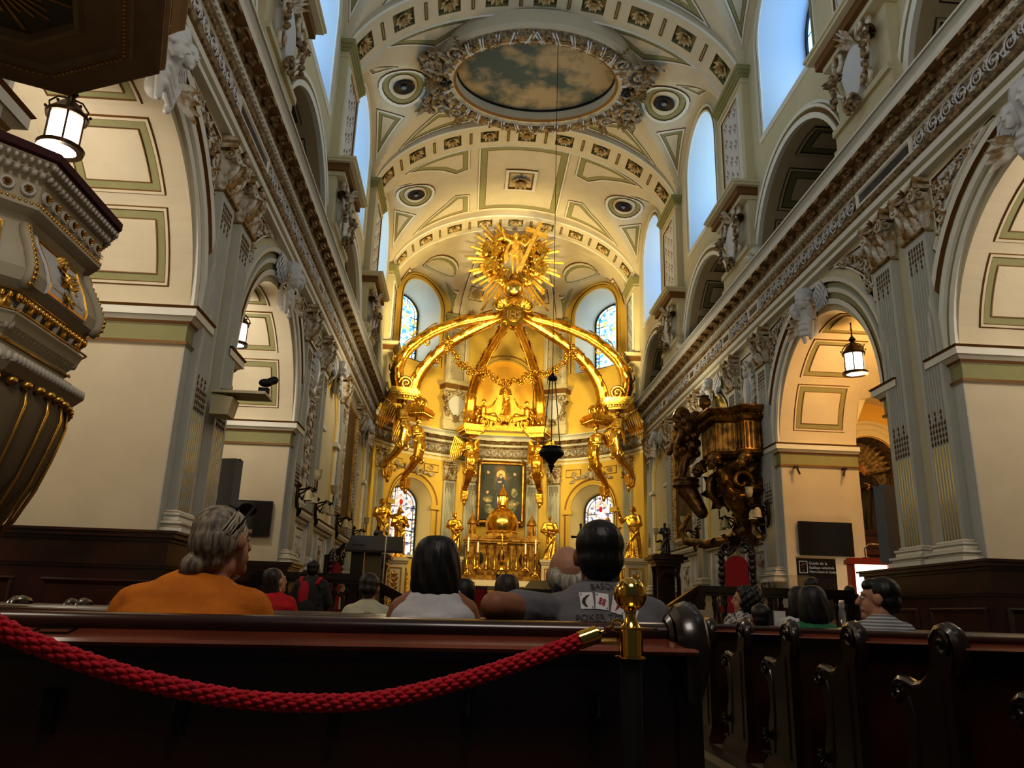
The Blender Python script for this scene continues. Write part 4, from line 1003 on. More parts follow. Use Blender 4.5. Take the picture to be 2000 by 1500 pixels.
# cloud ring with angels, Christ with cross
b = M()
for k in range(64):
    a = k * 2.399; r = .55 + .75 * sqrt((k % 17) / 17); x, z = r * cos(a) * 1.0, r * sin(a) * .95
    if abs(x) < .32 and z > -.2: continue
    b.ball((x, -.05 + .2 * rnd.random(), cz - .08 + z), rnd.uniform(.13, .24), 8, 6)
for s in (-1, 1):
    for (x, z, t) in ((.82, .25, .3), (.95, -.35, -.4), (.55, -.75, .9)):
        x *= s; b.cap((x, -.2, cz + z + .12), (x * .85, -.28, cz + z - .16), .13, .1); head(b, (x * .95, -.3, cz + z + .3), .95, turn=-s * .5)
        b.cap((x, -.25, cz + z + .12), (x - s * .3, -.42, cz + z + .05), .055, .04); b.cap((x * .85, -.28, cz + z - .16), (x * .7 + s * .2, -.42, cz + z - .42), .09, .05)
        drape(b, [V((x, -.3, cz + z)), V((x * .8, -.4, cz + z - .2)), V((x * .9 + s * .25, -.3, cz + z - .35))], .03, 4, .05)
b.melt('cloud_and_angels', GOLD, .026, BD, sm=1)
for s in (-1, 1):
    b = M(); wing(b, (s * .85, -.28, cz + .3), (s * 1.25, -.2, cz + .62), (s * .15, 0, -.45), 5, .8); b.build('angel_wing', GOLD, BD); b = M(); wing(b, (s * .6, -.3, cz - .6), (s * .95, -.3, cz - .4), (s * .3, 0, -.3), 5, .7); b.build('angel_wing', GOLD, BD)
b = M(); k = .92; o_ = V((0, -.55, 14.2)); P = lambda x, y, z: o_ + V((x, y, z)) * k
for s in (-1, 1):
    b.cap(P(s * .1, 0, .95), P(s * .11, -.03, .5), .1, .07); b.cap(P(s * .11, -.03, .5), P(s * .09, .02, .08), .065, .042); b.cap(P(s * .09, 0, .04), P(s * .1, -.14, .02), .035, .03)
b.ball(P(0, 0, 1.0), (.17, .12, .13), 12, 8); b.cap(P(0, 0, 1.0), P(0, 0, 1.3), .13, .17); b.ball(P(0, 0, 1.5), (.22, .12, .12), 12, 8); b.cap(P(0, 0, 1.55), P(0, -.02, 1.75), .055, .05)
head(b, P(0, -.03, 1.85), 1.05, beard=True)
b.cap(P(-.2, 0, 1.56), P(-.48, -.06, 1.66), .065, .055); b.cap(P(-.48, -.06, 1.66), P(-.62, -.12, 2.0), .052, .035); hand(b, P(-.62, -.12, 2.0), (-.1, -.1, 1), (0, -1, 0), 1.2, -1, .2)
b.cap(P(.2, 0, 1.56), P(.42, -.06, 1.36), .065, .055); b.cap(P(.42, -.06, 1.36), P(.58, -.2, 1.5), .052, .035); hand(b, P(.58, -.2, 1.5), (.3, -.3, .5), (0, -1, 0), 1.1, 1, 1.2)
drape(b, [P(-.2, -.1, 1.05), P(.02, -.16, .95), P(.22, -.05, 1.05)], .04, 5, .05); drape(b, [P(.2, 0, 1.1), P(.3, .05, .8), P(.22, .02, .4)], .045, 4, .06); drape(b, [P(-.25, .05, 1.5), P(-.4, .1, 1.1), P(-.35, .1, .7)], .05, 4, .06)
b.melt('standing_figure', BGOLD, .02, BD, sm=1)
b = M(); A, B_2 = V((.17, -.8, 14.25)), V((.98, -.8, 16.4)); d = (B_2 - A).normalized(); sd = V((d.z, 0, -d.x))
def beam(p, q, w, u):
    vs = [e + sd_ * w * i + V((0, 1, 0)) * w * j for e in (p, q) for sd_ in (u,) for i, j in ((-1, -1), (1, -1), (1, 1), (-1, 1))]
    b.add(vs, [(3, 2, 1, 0), (4, 5, 6, 7), (0, 1, 5, 4), (1, 2, 6, 5), (2, 3, 7, 6), (3, 0, 4, 7)])
beam(A, B_2, .075, sd); m_ = A + (B_2 - A) * .8; beam(m_ - sd * .46, m_ + sd * .46, .07, d); b.build('cross', BGOLD, BD)
# festoons between the arms
b = M()
def festoon(p, q, sag):
    p, q = V(p), V(q)
    for i in range(34):
        t = i / 33; c_ = p + (q - p) * t; c_.z -= sag * 4 * t * (1 - t); r = .1 + .04 * sin(t * pi)
        for j in range(3): b.ball(c_ + V((rnd.uniform(-1, 1), rnd.uniform(-1, 1), rnd.uniform(-1, 1))) * r, rnd.uniform(.05, .08), 6, 4)
        if i % 3 == 0: leaf(b, lambda u, v, h: (c_.x + u, c_.y - .08 - h, c_.z + v), 0, 0, rnd.uniform(0, 6.28), .2, .13, .08, .6, 0, 3, 4)
def tassel(p):
    for i in range(22): b.ball(V(p) + V((rnd.uniform(-.09, .09), rnd.uniform(-.09, .09), -.025 * i)), rnd.uniform(.05, .08), 6, 4)
PA = [(-2.75, .35 - .2, 11.55), (-1.85, 1.85 - .3, 10.95 + .3), (-.95, 2.45, 11.45)]
fp = [(-2.6, .55, 11.6), (-1.05, 2.75, 11.15), (1.05, 2.75, 11.15), (2.6, .55, 11.6)]
for p, q in zip(fp, fp[1:]): festoon(p, q, .55)
for p in fp: tassel(p)
b.build('flower_festoon', GOLD, BD, 1)
# ------------------------------------------------------------------ sanctuary statues and altar
P0 = ((-.3, -.1, 1.15), (-.12, -.3, 1.2)); P1 = ((.3, -.12, 1.1), (.1, -.3, 1.05)); P2 = ((.34, -.1, 1.15), (.5, -.35, 1.25)); P3 = ((-.3, -.05, 1.1), (-.2, -.25, .95))
def plinth(x, y, w, z0, z1, label, rz=0, gild=True):
    b = M(); e = empty('statue_plinth', (x, y, z0), rz, label, 'plinth'); h = z1 - z0
    for a, c, g in ((0, .1, .06), (.1, .18, .03), (.18, h - .2, 0), (h - .2, h - .12, .04), (h - .12, h, .08)): b.box(-w - g, w + g, -w - g, w + g, a, c)
    b.build('body', CREAM, e)
    if gild:
        b = M()
        for s in (0, 1):
            f = (lambda u, v, h: (u, -w - h, v)) if s == 0 else (lambda u, v, h: (-w * 1 - h if x > 0 else w + h, u, v))
            b.panel(f, [(-w * .7, .3), (w * .7, .3), (w * .7, h - .35), (-w * .7, h - .35)], [(0, .02, 0, .03, 0), (.02, .04, .03, .01, 0)], None)
            for k in range(7):
                leaf(b, f, 0, .42 + k * (h - .95) / 7, pi / 2 + .7 * (-1) ** k, .24, .12, .05, .6, 0, 3, 5); leaf(b, f, 0, .42 + k * (h - .95) / 7, pi / 2 - .7 * (-1) ** k, .2, .1, .05, .6, 0, 3, 5)
            b.tube([f(0, .38, .03), f(0, h - .45, .03)], .015, 5)
        b.build('gilt_relief', GOLD, e, 60)
    return e
for x, y, w, z1, lab in ((-4.62, 29.3, .38, 3.05, 'cream plinth under the outermost left gilded statue'), (-4.05, 30.4, .36, 2.92, 'cream plinth with gilt panels under the hooded gilded statue'),
                         (4.72, 29.3, .38, 3.1, 'cream plinth under the right gilded statue lifting one arm'), (4.0, 30.6, .36, 2.95, 'cream plinth under the statue behind the grey shirted man'),
                         (-2.0, 33.1, .36, 3.2, 'cream plinth under the crowned gilded statue left of altar'), (2.0, 33.1, .36, 3.2, 'cream plinth under the gilded soldier statue right of altar')):
    plinth(x, y, w, .8, z1, lab)
spear = lambda b, P: b.cap(P(-.22, -.3, .1), P(-.22, -.3, 1.9), .016, n=6)
statue('saint_statue', 'gilded robed statue reaching out, outermost on the left of the apse', (-4.62, 29.3, 3.07), .5, 1.92, (P0, P2), seed=1)
statue('bishop_statue', 'gilded statue in a pointed cowl before the left stained glass', (-4.05, 30.4, 2.95), .35, 1.85, (((-.28, -.1, 1.1), (-.05, -.3, 1.25)), ((.3, -.1, 1.1), (.12, -.32, 1.3))), seed=2,
       extra=lambda b, P: (b.cap(P(0, .03, 1.68), P(0, .02, 1.86), .085, .015), b.cap(P(-.08, -.35, 1.2), P(.28, -.35, 1.55), .02, n=6)))
statue('king_statue', 'gilded crowned queen statue left of the altar', (-2.0, 33.1, 3.22), .2, 1.82, (P0, P1), seed=3, crown=True, turn=.5)
statue('soldier_statue', 'gilded bare-headed soldier statue with crossed arms right of the altar', (2.0, 33.1, 3.22), -.1, 1.85, (((-.32, -.08, 1.1), (.0, -.28, 1.02)), ((.32, -.08, 1.1), (.02, -.3, 1.12))), seed=4, bald=True)
statue('saint_statue', 'gilded statue half hidden behind the grey shirted man', (4.0, 30.6, 2.98), -.35, 1.8, (P0, P2), seed=5, bald=True)
statue('saint_statue', 'gilded robed statue raising one hand, outermost on the right of the apse', (4.72, 29.3, 3.13), -.5, 1.92, (((-.36, -.12, 1.2), (-.42, -.3, 1.55)), P1), seed=6)
# statue of the Virgin on the cornice with reclining angels
b = M(); f = lambda u, v, h: (u, -h, v)
b.prism([(-.95, 0), (.95, 0), (.8, .12), (.5, .2), (.3, .45), (.26, .62), (-.26, .62), (-.3, .45), (-.5, .2), (-.8, .12)], f, -.2, .25)
b.box(-.32, .32, -.3, .2, .6, .7)
for s in (-1, 1):
    spiral(b, f, s * .95, .38, .34, 1.6, -s, pi / 2, .1, .2, 0, 22, 7)
    for k in range(5): leaf(b, f, s * (.4 + .3 * k), .1, pi / 2 - s * (.4 + .1 * k), .4, .2, .1, .6, 0, 3, 5)
for k in range(5): leaf(b, f, 0, .2, pi / 2 + (k - 2) * .5, .3, .16, .28, .4, 0, 3, 5)
o = b.build('scrolled_pedestal', GOLD, None, 60, loc=(0, 34.35, 8.84)); tag(o, 'gilded scroll pedestal on the cornice behind the canopy', 'pedestal')
statue('virgin_statue', 'gilded veiled statue standing high against the glowing niche', (0, 34.35, 9.54), 0, 1.6, (((-.27, -.1, 1.1), (-.05, -.28, 1.15)), ((.27, -.1, 1.1), (.06, -.28, 1.22))), seed=8, extra=lambda b, P: (b.cap(P(0, .05, 1.68), P(0, .12, 1.2), .1, .16), [b.cap(P(s * .09, .02, 1.66), P(s * .17, .02, 1.3), .05, .05) for s in (-1, 1)]))
for s in (-1, 1):
    b = M()
    b.cap((0, 0, .25), (0, -.05, .6), .17, .15); b.cap((0, -.05, .62), (0, -.07, .8), .055); head(b, (0, -.08, .88), 1.0, turn=s * .9)
    b.cap((0, 0, .22), (-s * .5, -.2, .3), .13, .09); b.cap((-s * .5, -.2, .3), (-s * .75, -.22, -.02), .085, .05); b.cap((0, .05, .2), (-s * .4, 0, .1), .13, .08); b.cap((-s * .4, 0, .1), (-s * .8, 0, .0), .07, .05)
    b.cap((-s * .17, -.05, .62), (-s * .42, -.15, .75), .06, .05); b.cap((-s * .42, -.15, .75), (-s * .55, -.3, .95), .05, .035); hand(b, (-s * .55, -.3, .95), (-s * .3, -.2, 1), (0, -1, 0), 1.1, s, .3)
    b.cap((s * .17, -.05, .62), (s * .34, -.15, .4), .06, .05); b.cap((s * .34, -.15, .4), (s * .2, -.3, .3), .05, .035)
    for k in range(5): b.cap((0, -.12, .3 - .03 * k), (-s * .6, -.28, .15 - .05 * k), .05, .04, 7)
    for k in range(5): b.cap((.05 * k - .1, .05, .15), (s * .35 + .05 * k, .0, -.25), .06, .04, 7)
    o = b.melt('reclining_angel', GOLD, .022, sm=1); o.location = (s * .98, 34.2, 9.25); w = M(); wing(w, (s * .05, .12, .6), (s * .55, .2, .75), (s * .25, .1, -.55), 6, 1); w.build('wing', GOLD, o)
    tag(o, 'gilded angel reclining on the cornice, %s of the veiled statue' % ('left' if s < 0 else 'right'), 'angel statue')
# oil painting over the altar
PY = 35.28
def paintground():
    m = bpy.data.materials.new('painted_glory'); m.use_nodes = True; nt = m.node_tree; B = nt.nodes['Principled BSDF']; B.inputs['Roughness'].default_value = .55
    tc = nt.nodes.new('ShaderNodeTexCoord'); mp = nt.nodes.new('ShaderNodeMapping'); mp.inputs['Location'].default_value = (0, 0, -.55); mp.inputs['Scale'].default_value = (1.25, 1, .8)
    ln = nt.nodes.new('ShaderNodeVectorMath'); ln.operation = 'LENGTH'; nz = nt.nodes.new('ShaderNodeTexNoise'); nz.inputs['Scale'].default_value = 2.4; nz.inputs['Detail'].default_value = 8
    ad = nt.nodes.new('ShaderNodeMath'); ad.operation = 'MULTIPLY_ADD'; ad.inputs[1].default_value = .9; cr = nt.nodes.new('ShaderNodeValToRGB'); E = cr.color_ramp.elements
    E[0].position = .5; E[0].color = (*S(196, 140, 66), 1); E[1].position = 1.0; E[1].color = (*S(34, 42, 36), 1); x = E.new(.72); x.color = (*S(130, 88, 40), 1); x = E.new(.86); x.color = (*S(74, 72, 48), 1)
    nt.links.new(tc.outputs['Object'], mp.inputs['Vector']); nt.links.new(mp.outputs['Vector'], ln.inputs[0]); nt.links.new(tc.outputs['Object'], nz.inputs['Vector']); nt.links.new(nz.outputs['Fac'], ad.inputs[0]); nt.links.new(ln.outputs['Value'], ad.inputs[2])
    nt.links.new(ad.outputs['Value'], cr.inputs['Fac']); nt.links.new(cr.outputs['Color'], B.inputs['Base Color']); return m
pt = empty('altar_painting', (-.02, PY, 6.25), 0, 'large framed painting of a blue cloaked woman above the altar', 'painting')
def pm(n, c, **k): return mat('paint_' + n, S(*c), .5, **k)
b = M(); b.box(-.92, .92, -.02, .02, -1.22, 1.25); b.build('canvas', paintground(), pt)
b = M()
for k, (i0, i1, h0, h1) in enumerate(((.0, .05, .06, .13), (.05, .1, .13, .08), (.1, .17, .08, .04))): pass
b.panel(lambda u, v, h: (u, -h, v), [(-1.1, -1.42), (1.1, -1.42), (1.1, 1.44), (-1.1, 1.44)], [(0, 0, -.04, .1, 0), (0, .04, .1, .15, 0), (.04, .09, .15, .08, 1), (.09, .15, .08, .07, 0), (.15, .18, .07, .02, 1)], None)
for sx in (-1, 1):
    for sy in (-1, 1):
        for k in range(3): leaf(b, lambda u, v, h: (u, -.13 - h, v), sx * 1.03, sy * 1.37, (pi if sx > 0 else 0) + (k - 1) * .8 * 1, .22, .13, .04, .5, 0, 3, 4)
b.build('gilt_frame', [DGOLD, LINE], pt, 60)
def blobp(name, c, cx_, cz_, rx, rz_, d, n=18, wob=.15, seed=0):
    r = random.Random(seed); ph = r.uniform(0, 6); q = M()
    q.poly([(cx_ + rx * cos(2 * pi * i / n) * (1 + wob * sin(3 * 2 * pi * i / n + ph)), -.021 - d * .001, cz_ + rz_ * sin(2 * pi * i / n) * (1 + wob * cos(2 * 2 * pi * i / n + ph))) for i in range(n)])
    return q.build(name, c, pt)
am, ye, bl, wh, sk, rd = pm('amber', (176, 112, 46), col2=S(104, 70, 32), nscale=2.2, ndet=7), pm('pale_yellow', (214, 190, 120), noise=.2, nscale=4), pm('blue', (34, 58, 92), col2=S(14, 24, 44), nscale=3), pm('cloud', (158, 148, 98), col2=S(62, 66, 48), nscale=3.5, ndet=7), pm('skin', (206, 160, 120)), pm('rose', (150, 40, 40))
blobp('halo', ye, -.02, .82, .2, .2, 2, wob=.02)
for i, (x, z, rx, rz_) in enumerate(((-.45, -.75, .3, .22), (.42, -.62, .28, .3), (.1, -.85, .35, .2), (-.55, -.3, .22, .16), (.6, .0, .14, .2), (.62, -.45, .2, .15))): blobp('cloud', wh, x, z, rx, rz_, 2 + i, seed=i + 3)
for i, (x, z) in enumerate(((-.6, .0), (-.62, -.35), (.62, -.5), (.6, .85), (-.6, .9), (-.3, -.95))): blobp('cherub', sk, x, z, .06, .07, 9, seed=i)
q = M(); q.poly([(x, -.035, z) for x, z in [(-.08, .78), (-.22, .55), (-.26, .3), (-.2, .0), (-.3, -.4), (-.36, -.7), (-.1, -.8), (.12, -.72), (.1, -.5), (.2, -.3), (.3, .05), (.24, .2), (.2, .5), (.08, .72)]]); q.build('cloak', bl, pt)
q = M(); q.poly([(x, -.037, z) for x, z in [(-.2, -.72), (-.12, -.5), (.06, -.5), (.1, -.74)]]); q.build('rose_skirt', rd, pt)
q = M(); q.poly([(x, -.037, z) for x, z in [(.08, .3), (.2, .1), (.26, -.2), (.14, -.3), (.12, -.05)]]); q.build('cloak_light', pm('light_blue', (90, 120, 146)), pt)
blobp('face', sk, -.02, .72, .065, .085, 18, wob=.02); blobp('hair', pm('hair', (40, 22, 16)), -.03, .77, .08, .07, 17, wob=.05); blobp('hands', sk, -.06, .48, .1, .05, 18)
# high altar
al = empty('high_altar', (0, 33.3, 1.2), 0, 'gilded basilica-shaped high altar with central dome and side turrets', 'altar')
b = M(); b.box(-1.6, 1.6, -.7, .5, 0, 1.04); b.box(-1.75, 1.75, -.85, .5, 1.04, 1.1); b.build('altar_table', DGOLD, al)
b = M()
def cl(u, v): x = -1.78 + 3.56 * u; return (x, -.87, 1.11 - .22 * v - .03 * abs(sin(u * 40 * pi)) * v)
b.grid(cl, 240, 2); b.box(-1.78, 1.78, -.87, -.2, 1.1, 1.115); b.build('lace_cloth', mat('white_lace', S(236, 224, 196), .9, bump=.4, bscale=60), al)
b = M(); W = 1.5
b.box(-1.6, 1.6, -.45, .45, 1.1, 1.28); b.box(-W, W, -.3, .45, 1.28, 1.5)
for sx in (-1, 1): b.box(*sorted((sx * .9, sx * W)), -.28, .4, 1.5, 2.62)
b.box(-.9, .9, -.2, .4, 1.5, 2.75)
for z0, z1, g in ((2.62, 2.7, .04), (2.7, 2.78, .1), (2.78, 2.86, .04)): b.box(-W - g, W + g, -.32 - g, .4, z0, z1)
b.prism([(-.95, 2.8), (.95, 2.8), (0, 3.25)], lambda u, v, h: (u, -h, v), .05, .42)
b.prism([(-.75, 2.86), (.75, 2.86), (0, 3.14)], lambda u, v, h: (u, -h, v), .4, .44)
for i in range(7): b.box(-W + .12 + i * .45 - .03, -W + .12 + i * .45 + .03, -.34, -.3, 1.6, 2.5)
for i in range(11): x = -1.25 + i * .25; leaf(b, lambda u, v, h: (u, -.31 - h, v), x, 1.33, pi / 2, .14, .12, .03, .4, 0, 3, 4)
b.build('facade', DGOLD, al)
b = M()
for x in (-1.42, -1.1, -.62, -.28, .28, .62, 1.1, 1.42):
    b.lathe([(.055, 0), (.055, .05), (.035, .07), (.032, .85), (.05, .88), (.06, .98)], (x, -.36, 1.56), 10)
b.build('columns', GOLDS, al, 1)
b = M(); b.lathe([(.62, 0), (.66, .06), (.6, .12), (.6, .2), (.64, .24), (.68, .28), (.64, .34), (.7, .6), (.66, .85), (.52, 1.1), (.32, 1.28), (.2, 1.35), (.22, 1.42), (.18, 1.44), (.17, 1.8), (.24, 1.84), (.2, 1.9), (.16, 1.98), (.05, 2.2), (.04, 2.3), (0, 2.32)], (0, .15, 2.8), 32)
for i in range(6): a = pi * 2 * i / 6; b.cap((.21 * cos(a), .15 + .21 * sin(a), 4.25), (.21 * cos(a), .15 + .21 * sin(a), 4.6), .025, n=6)
b.build('dome', GOLDS, al, 40)
for s in (-1, 1):
    b = M(); b.box(-.2, .2, -.2, .2, 0, .1); b.lathe([(.16, .1), (.16, .5), (.22, .55), (.2, .6), (.17, .7), (.08, .85), (.04, .92), (.03, 1.0), (0, 1.1)], n=12)
    for i in range(4): b.cap((.17 * cos(i * pi / 2 + .8), .17 * sin(i * pi / 2 + .8), .1), (.17 * cos(i * pi / 2 + .8), .17 * sin(i * pi / 2 + .8), .5), .03, n=6)
    b.build('turret', DGOLD, al, 40, loc=(s * 1.25, 0, 2.86))
b = M(); n = 14
b.panel(lambda u, v, h: (u, -.46 - h, v), [(-.2, 1.12), (.2, 1.12), (.2, 1.42)] + [(.2 * cos(pi * i / n), 1.42 + .2 * sin(pi * i / n)) for i in range(1, n)] + [(-.2, 1.42)], [(0, .03, 0, .05, 0), (.03, .05, .05, .01, 0)], 0)
b.ball((0, -.5, 1.35), (.06, .03, .12), 8, 6); b.build('tabernacle_door', GOLDS, al, 40)
b = M()
for x in (-.98, .98): b.lathe([(0, 0), (.13, .0)], (x, 0, 0), 4)
for sx in (-1, 1): b.ball((sx * .86, -.26, 2.0), (.12, .03, .24), 12, 8)
b.ball((0, -.2, 2.05), (.13, .04, .22), 10, 8); b.build('dark_niches', BLACK, al, 1)
def stick(x, y, z, h, label, candle=.32, arms=False):
    e = empty('candlestick', (x, y, z), 0, label, 'candlestick', 'tall gilt candlesticks on the high altar')
    b = M()
    for i in range(3): a = i * 2.094 + pi / 2; b.cap((.15 * cos(a), .15 * sin(a), .03), (.03 * cos(a), .03 * sin(a), .16), .03, .025, 6)
    b.lathe([(.0, .02), (.13, .04), (.06, .16), (.03, .22), (.055, .28), (.03, .33), (.022, h * .7), (.05, h * .75), (.02, h * .8), (.06, h * .97), (.065, h), (0, h)], n=12); b.build('stem', GOLDS, e, 1)
    c = M(); c.lathe([(.028, 0), (.028, candle), (0, candle + .02)], (0, 0, h), 10); c.build('candle', mat('wax', S(245, 235, 200), .5, emit=S(255, 235, 190), es=.25) if 'wax' not in bpy.data.materials else bpy.data.materials['wax'], e, 1)
    return e
for x, y, z, h, lab, c_ in ((-1.38, -.62, 1.28, .95, 'tall candlestick at the left end of the high altar', .55), (-.98, -.5, 1.5, .7, 'shorter candlestick, second from the left on the high altar', .4), (.98, -.5, 1.5, .7, 'shorter candlestick, second from the right on the high altar', .4), (1.38, -.62, 1.28, .95, 'tall candlestick at the right end of the high altar', .55)):
    stick(x, 33.3 + y, 1.2 + z, h, lab, c_)
b = M(); e = empty('altar_crucifix', (0, 32.6, 2.7), 0, 'small gilt crucifix standing over the tabernacle', 'crucifix')
b.lathe([(0, 0), (.2, .02), (.17, .14), (.1, .2), (.13, .34), (.04, .42), (.03, .55), (.06, .6), (.02, .66)], n=14); b.box(-.025, .025, -.02, .02, .6, 1.4); b.box(-.2, .2, -.02, .02, 1.05, 1.11); b.build('cross', GOLDS, e, 40)
b = M(); b.cap((0, -.04, .85), (0, -.04, 1.08), .03, .04); b.ball((0, -.05, 1.15), .035); b.cap((0, -.04, 1.07), (-.17, -.03, 1.12), .015); b.cap((0, -.04, 1.07), (.17, -.03, 1.12), .015); b.build('figure', GOLDS, e, 1)
for s in (-1, 1):   # urn lamps on stands
    b = M(); b.box(-.3, .3, -.3, .3, 0, 1.05); b.box(-.36, .36, -.36, .36, 1.05, 1.15); b.lathe([(.18, 1.15), (.2, 1.3), (.08, 1.35), (.25, 1.5), (.22, 1.58), (.05, 1.62)], n=16); e = b.build('urn_stand', DGOLD, None, 40, loc=(s * 1.98, 32.5, .8))
    q = M(); q.lathe([(.1, 1.6), (.13, 1.68), (.1, 1.78), (.04, 1.84), (.03, 1.92), (0, 1.95)], n=12); q.build('gilt_urn', GOLDS, e, 1)
    tag(e, 'gilded lamp urn on a square stand %s of the high altar' % ('left' if s < 0 else 'right'), 'urn stand')
# free-standing altar, lectern, chairs, black cross
b = M(); e = empty('front_altar', (-.35, 27.6, .8), 0, 'small grey carved altar table in front of the high altar', 'altar table')
b.box(-.75, .75, -.35, .35, 1.0, 1.08); b.box(-.68, -.52, -.3, .3, 0, 1); b.box(.52, .68, -.3, .3, 0, 1); b.box(-.52, .52, -.2, .2, .1, .9)
for i in range(9): leaf(b, lambda u, v, h: (u, -.31 - h, v), -.6 + i * .15, .86, -pi / 2, .12, .12, .03, .4, 0, 3, 4)
b.build('table_body', mat('carved_silver_grey', S(150, 140, 112), .45, bump=.5, bscale=30), e)
def chair(name, label, x, y, z, rz, wd, up, k=1, tall=.5):
    e = empty(name, (x, y, z), rz, label, 'chair'); b = M()
    for sx in (-1, 1):
        for sy in (-1, 1): q = M(); q.cap((sx * .25 * k, sy * .22 * k, .03), (sx * .25 * k, sy * .22 * k, .42 * k), .03 * k, n=8); q.build('leg', wd, e, 1)
        q = M(); q.cap((sx * .28 * k, .2 * k, .65 * k), (sx * .28 * k, -.24 * k, .65 * k), .03 * k, n=8); q.cap((sx * .28 * k, -.22 * k, .42 * k), (sx * .28 * k, -.24 * k, .65 * k), .022 * k, n=8); q.build('armrest', wd, e, 1)
    b.box(-.29 * k, .29 * k, -.26 * k, .26 * k, .4 * k, .52 * k); b.build('seat', up, e)
    b = M(); b.box(-.22 * k, .22 * k, .17 * k, .24 * k, .58 * k, (1.0 + tall) * k); b.build('backrest', up, e)
    b = M(); b.box(-.29 * k, -.22 * k, .18 * k, .26 * k, .45 * k, (1.02 + tall) * k); b.box(.22 * k, .29 * k, .18 * k, .26 * k, .45 * k, (1.02 + tall) * k); b.box(-.29 * k, .29 * k, .18 * k, .26 * k, (1.0 + tall) * k, (1.08 + tall) * k); b.build('back_frame', wd, e)
    return e
GW = mat('gilt_orange_wood', S(190, 120, 44), .35, .3)
chair('sanctuary_chair', 'gilt armchair with red seat seen left of the small grey altar', -1.35, 28.6, .8, .2, GW, RED, 1, .2)
chair('sanctuary_chair', 'dark armchair with red seat beside the small grey altar', -.98, 26.6, .8, -.1, EBONY, RED, .9, .1)
b = M(); e = empty('lectern', (.95, 25.6, .8), 0, 'dark sloping reading desk before the altar, right of centre', 'lectern')
b.add([(-.55, -.25, 1.0), (.55, -.25, 1.0), (.4, .25, 1.28), (-.3, .25, 1.28), (-.55, -.25, .94), (.55, -.25, .94), (.4, .25, 1.22), (-.3, .25, 1.22)], [(0, 1, 2, 3), (7, 6, 5, 4), (0, 4, 5, 1), (1, 5, 6, 2), (2, 6, 7, 3), (3, 7, 4, 0)]); b.build('book_rest', EBONY, e)
b = M(); b.box(-.5, .5, -.15, .15, 0, .95); b.build('pedestal', mat('pleated_grey_cloth', S(120, 112, 90), .8, bump=.6, bscale=40), e)
b = M(); b.box(-.09, .09, -.03, .03, 0, .09); b.cap((0, 0, -1.43), (0, 0, .02), .015); e = b.build('monitor_stand', BLACK, None, loc=(-.52, 22.0, 1.95)); tag(e, 'small black box on a stand before the altar cloth', 'stand')
b = M(); b.box(-.035, .035, -.02, .02, 0, 1.15); b.box(-.26, .26, -.02, .02, .72, .79)
for p in ((0, 1.17), (-.28, .755), (.28, .755)): b.ball((p[0], 0, p[1]), .05, 8, 6)
b.cap((0, 0, -2.0), (0, 0, 0), .02); e = b.build('processional_cross', EBONY, None, 40, loc=(2.35, 26.5, 2.8)); tag(e, 'black processional cross on a pole, beside the right stained glass', 'cross')
q = M(); q.cap((0, -.04, .35), (0, -.04, .7), .035, .045); q.ball((0, -.05, .82), .045); q.cap((0, -.04, .72), (-.2, -.03, .77), .018); q.cap((0, -.04, .72), (.2, -.03, .77), .018); q.build('figure', BLACK, e, 1)
# hanging sanctuary lamp
e = empty('hanging_lamp', (.43, 18.0, 4.55), 0, 'dark bronze sanctuary lamp hanging on long chains before the altar', 'lamp')
b = M(); b.lathe([(.0, -.38), (.04, -.33), (.02, -.3), (.08, -.2), (.06, -.16), (.13, -.08), (.17, -.02), (.26, .03), (.3, .09), (.28, .15), (.22, .2), (.24, .24), (.2, .25), (.18, .2), (0, .12)], n=28); 
for i in range(9): a = i * 2 * pi / 9; leaf(b, lambda u, v, h: ((.2 + h) * cos(a + u * 3), (.2 + h) * sin(a + u * 3), v), 0, -.02, pi / 2, .2, .14, .05, .2, 0, 3, 5)
b.build('bowl', BLACK, e, 50)
b = M(); b.lathe([(0, 2.0), (.09, 1.98), (.12, 1.92), (.1, 1.88), (0, 1.88)], n=16); b.ball((0, 0, 2.03), .04); b.build('canopy_cap', BLACK, e, 1)
for i in range(3):
    a = i * 2.094 + .4; b = M(); b.tube([(.24 * cos(a), .24 * sin(a), .2), (.07 * cos(a), .07 * sin(a), 1.9)], .012, 5); b.build('chain', EBONY, e)
b = M(); b.tube([(0, 0, 2.0), (0, 0, 12.3)], .008, 4); b.build('suspension_wire', EBONY, e)
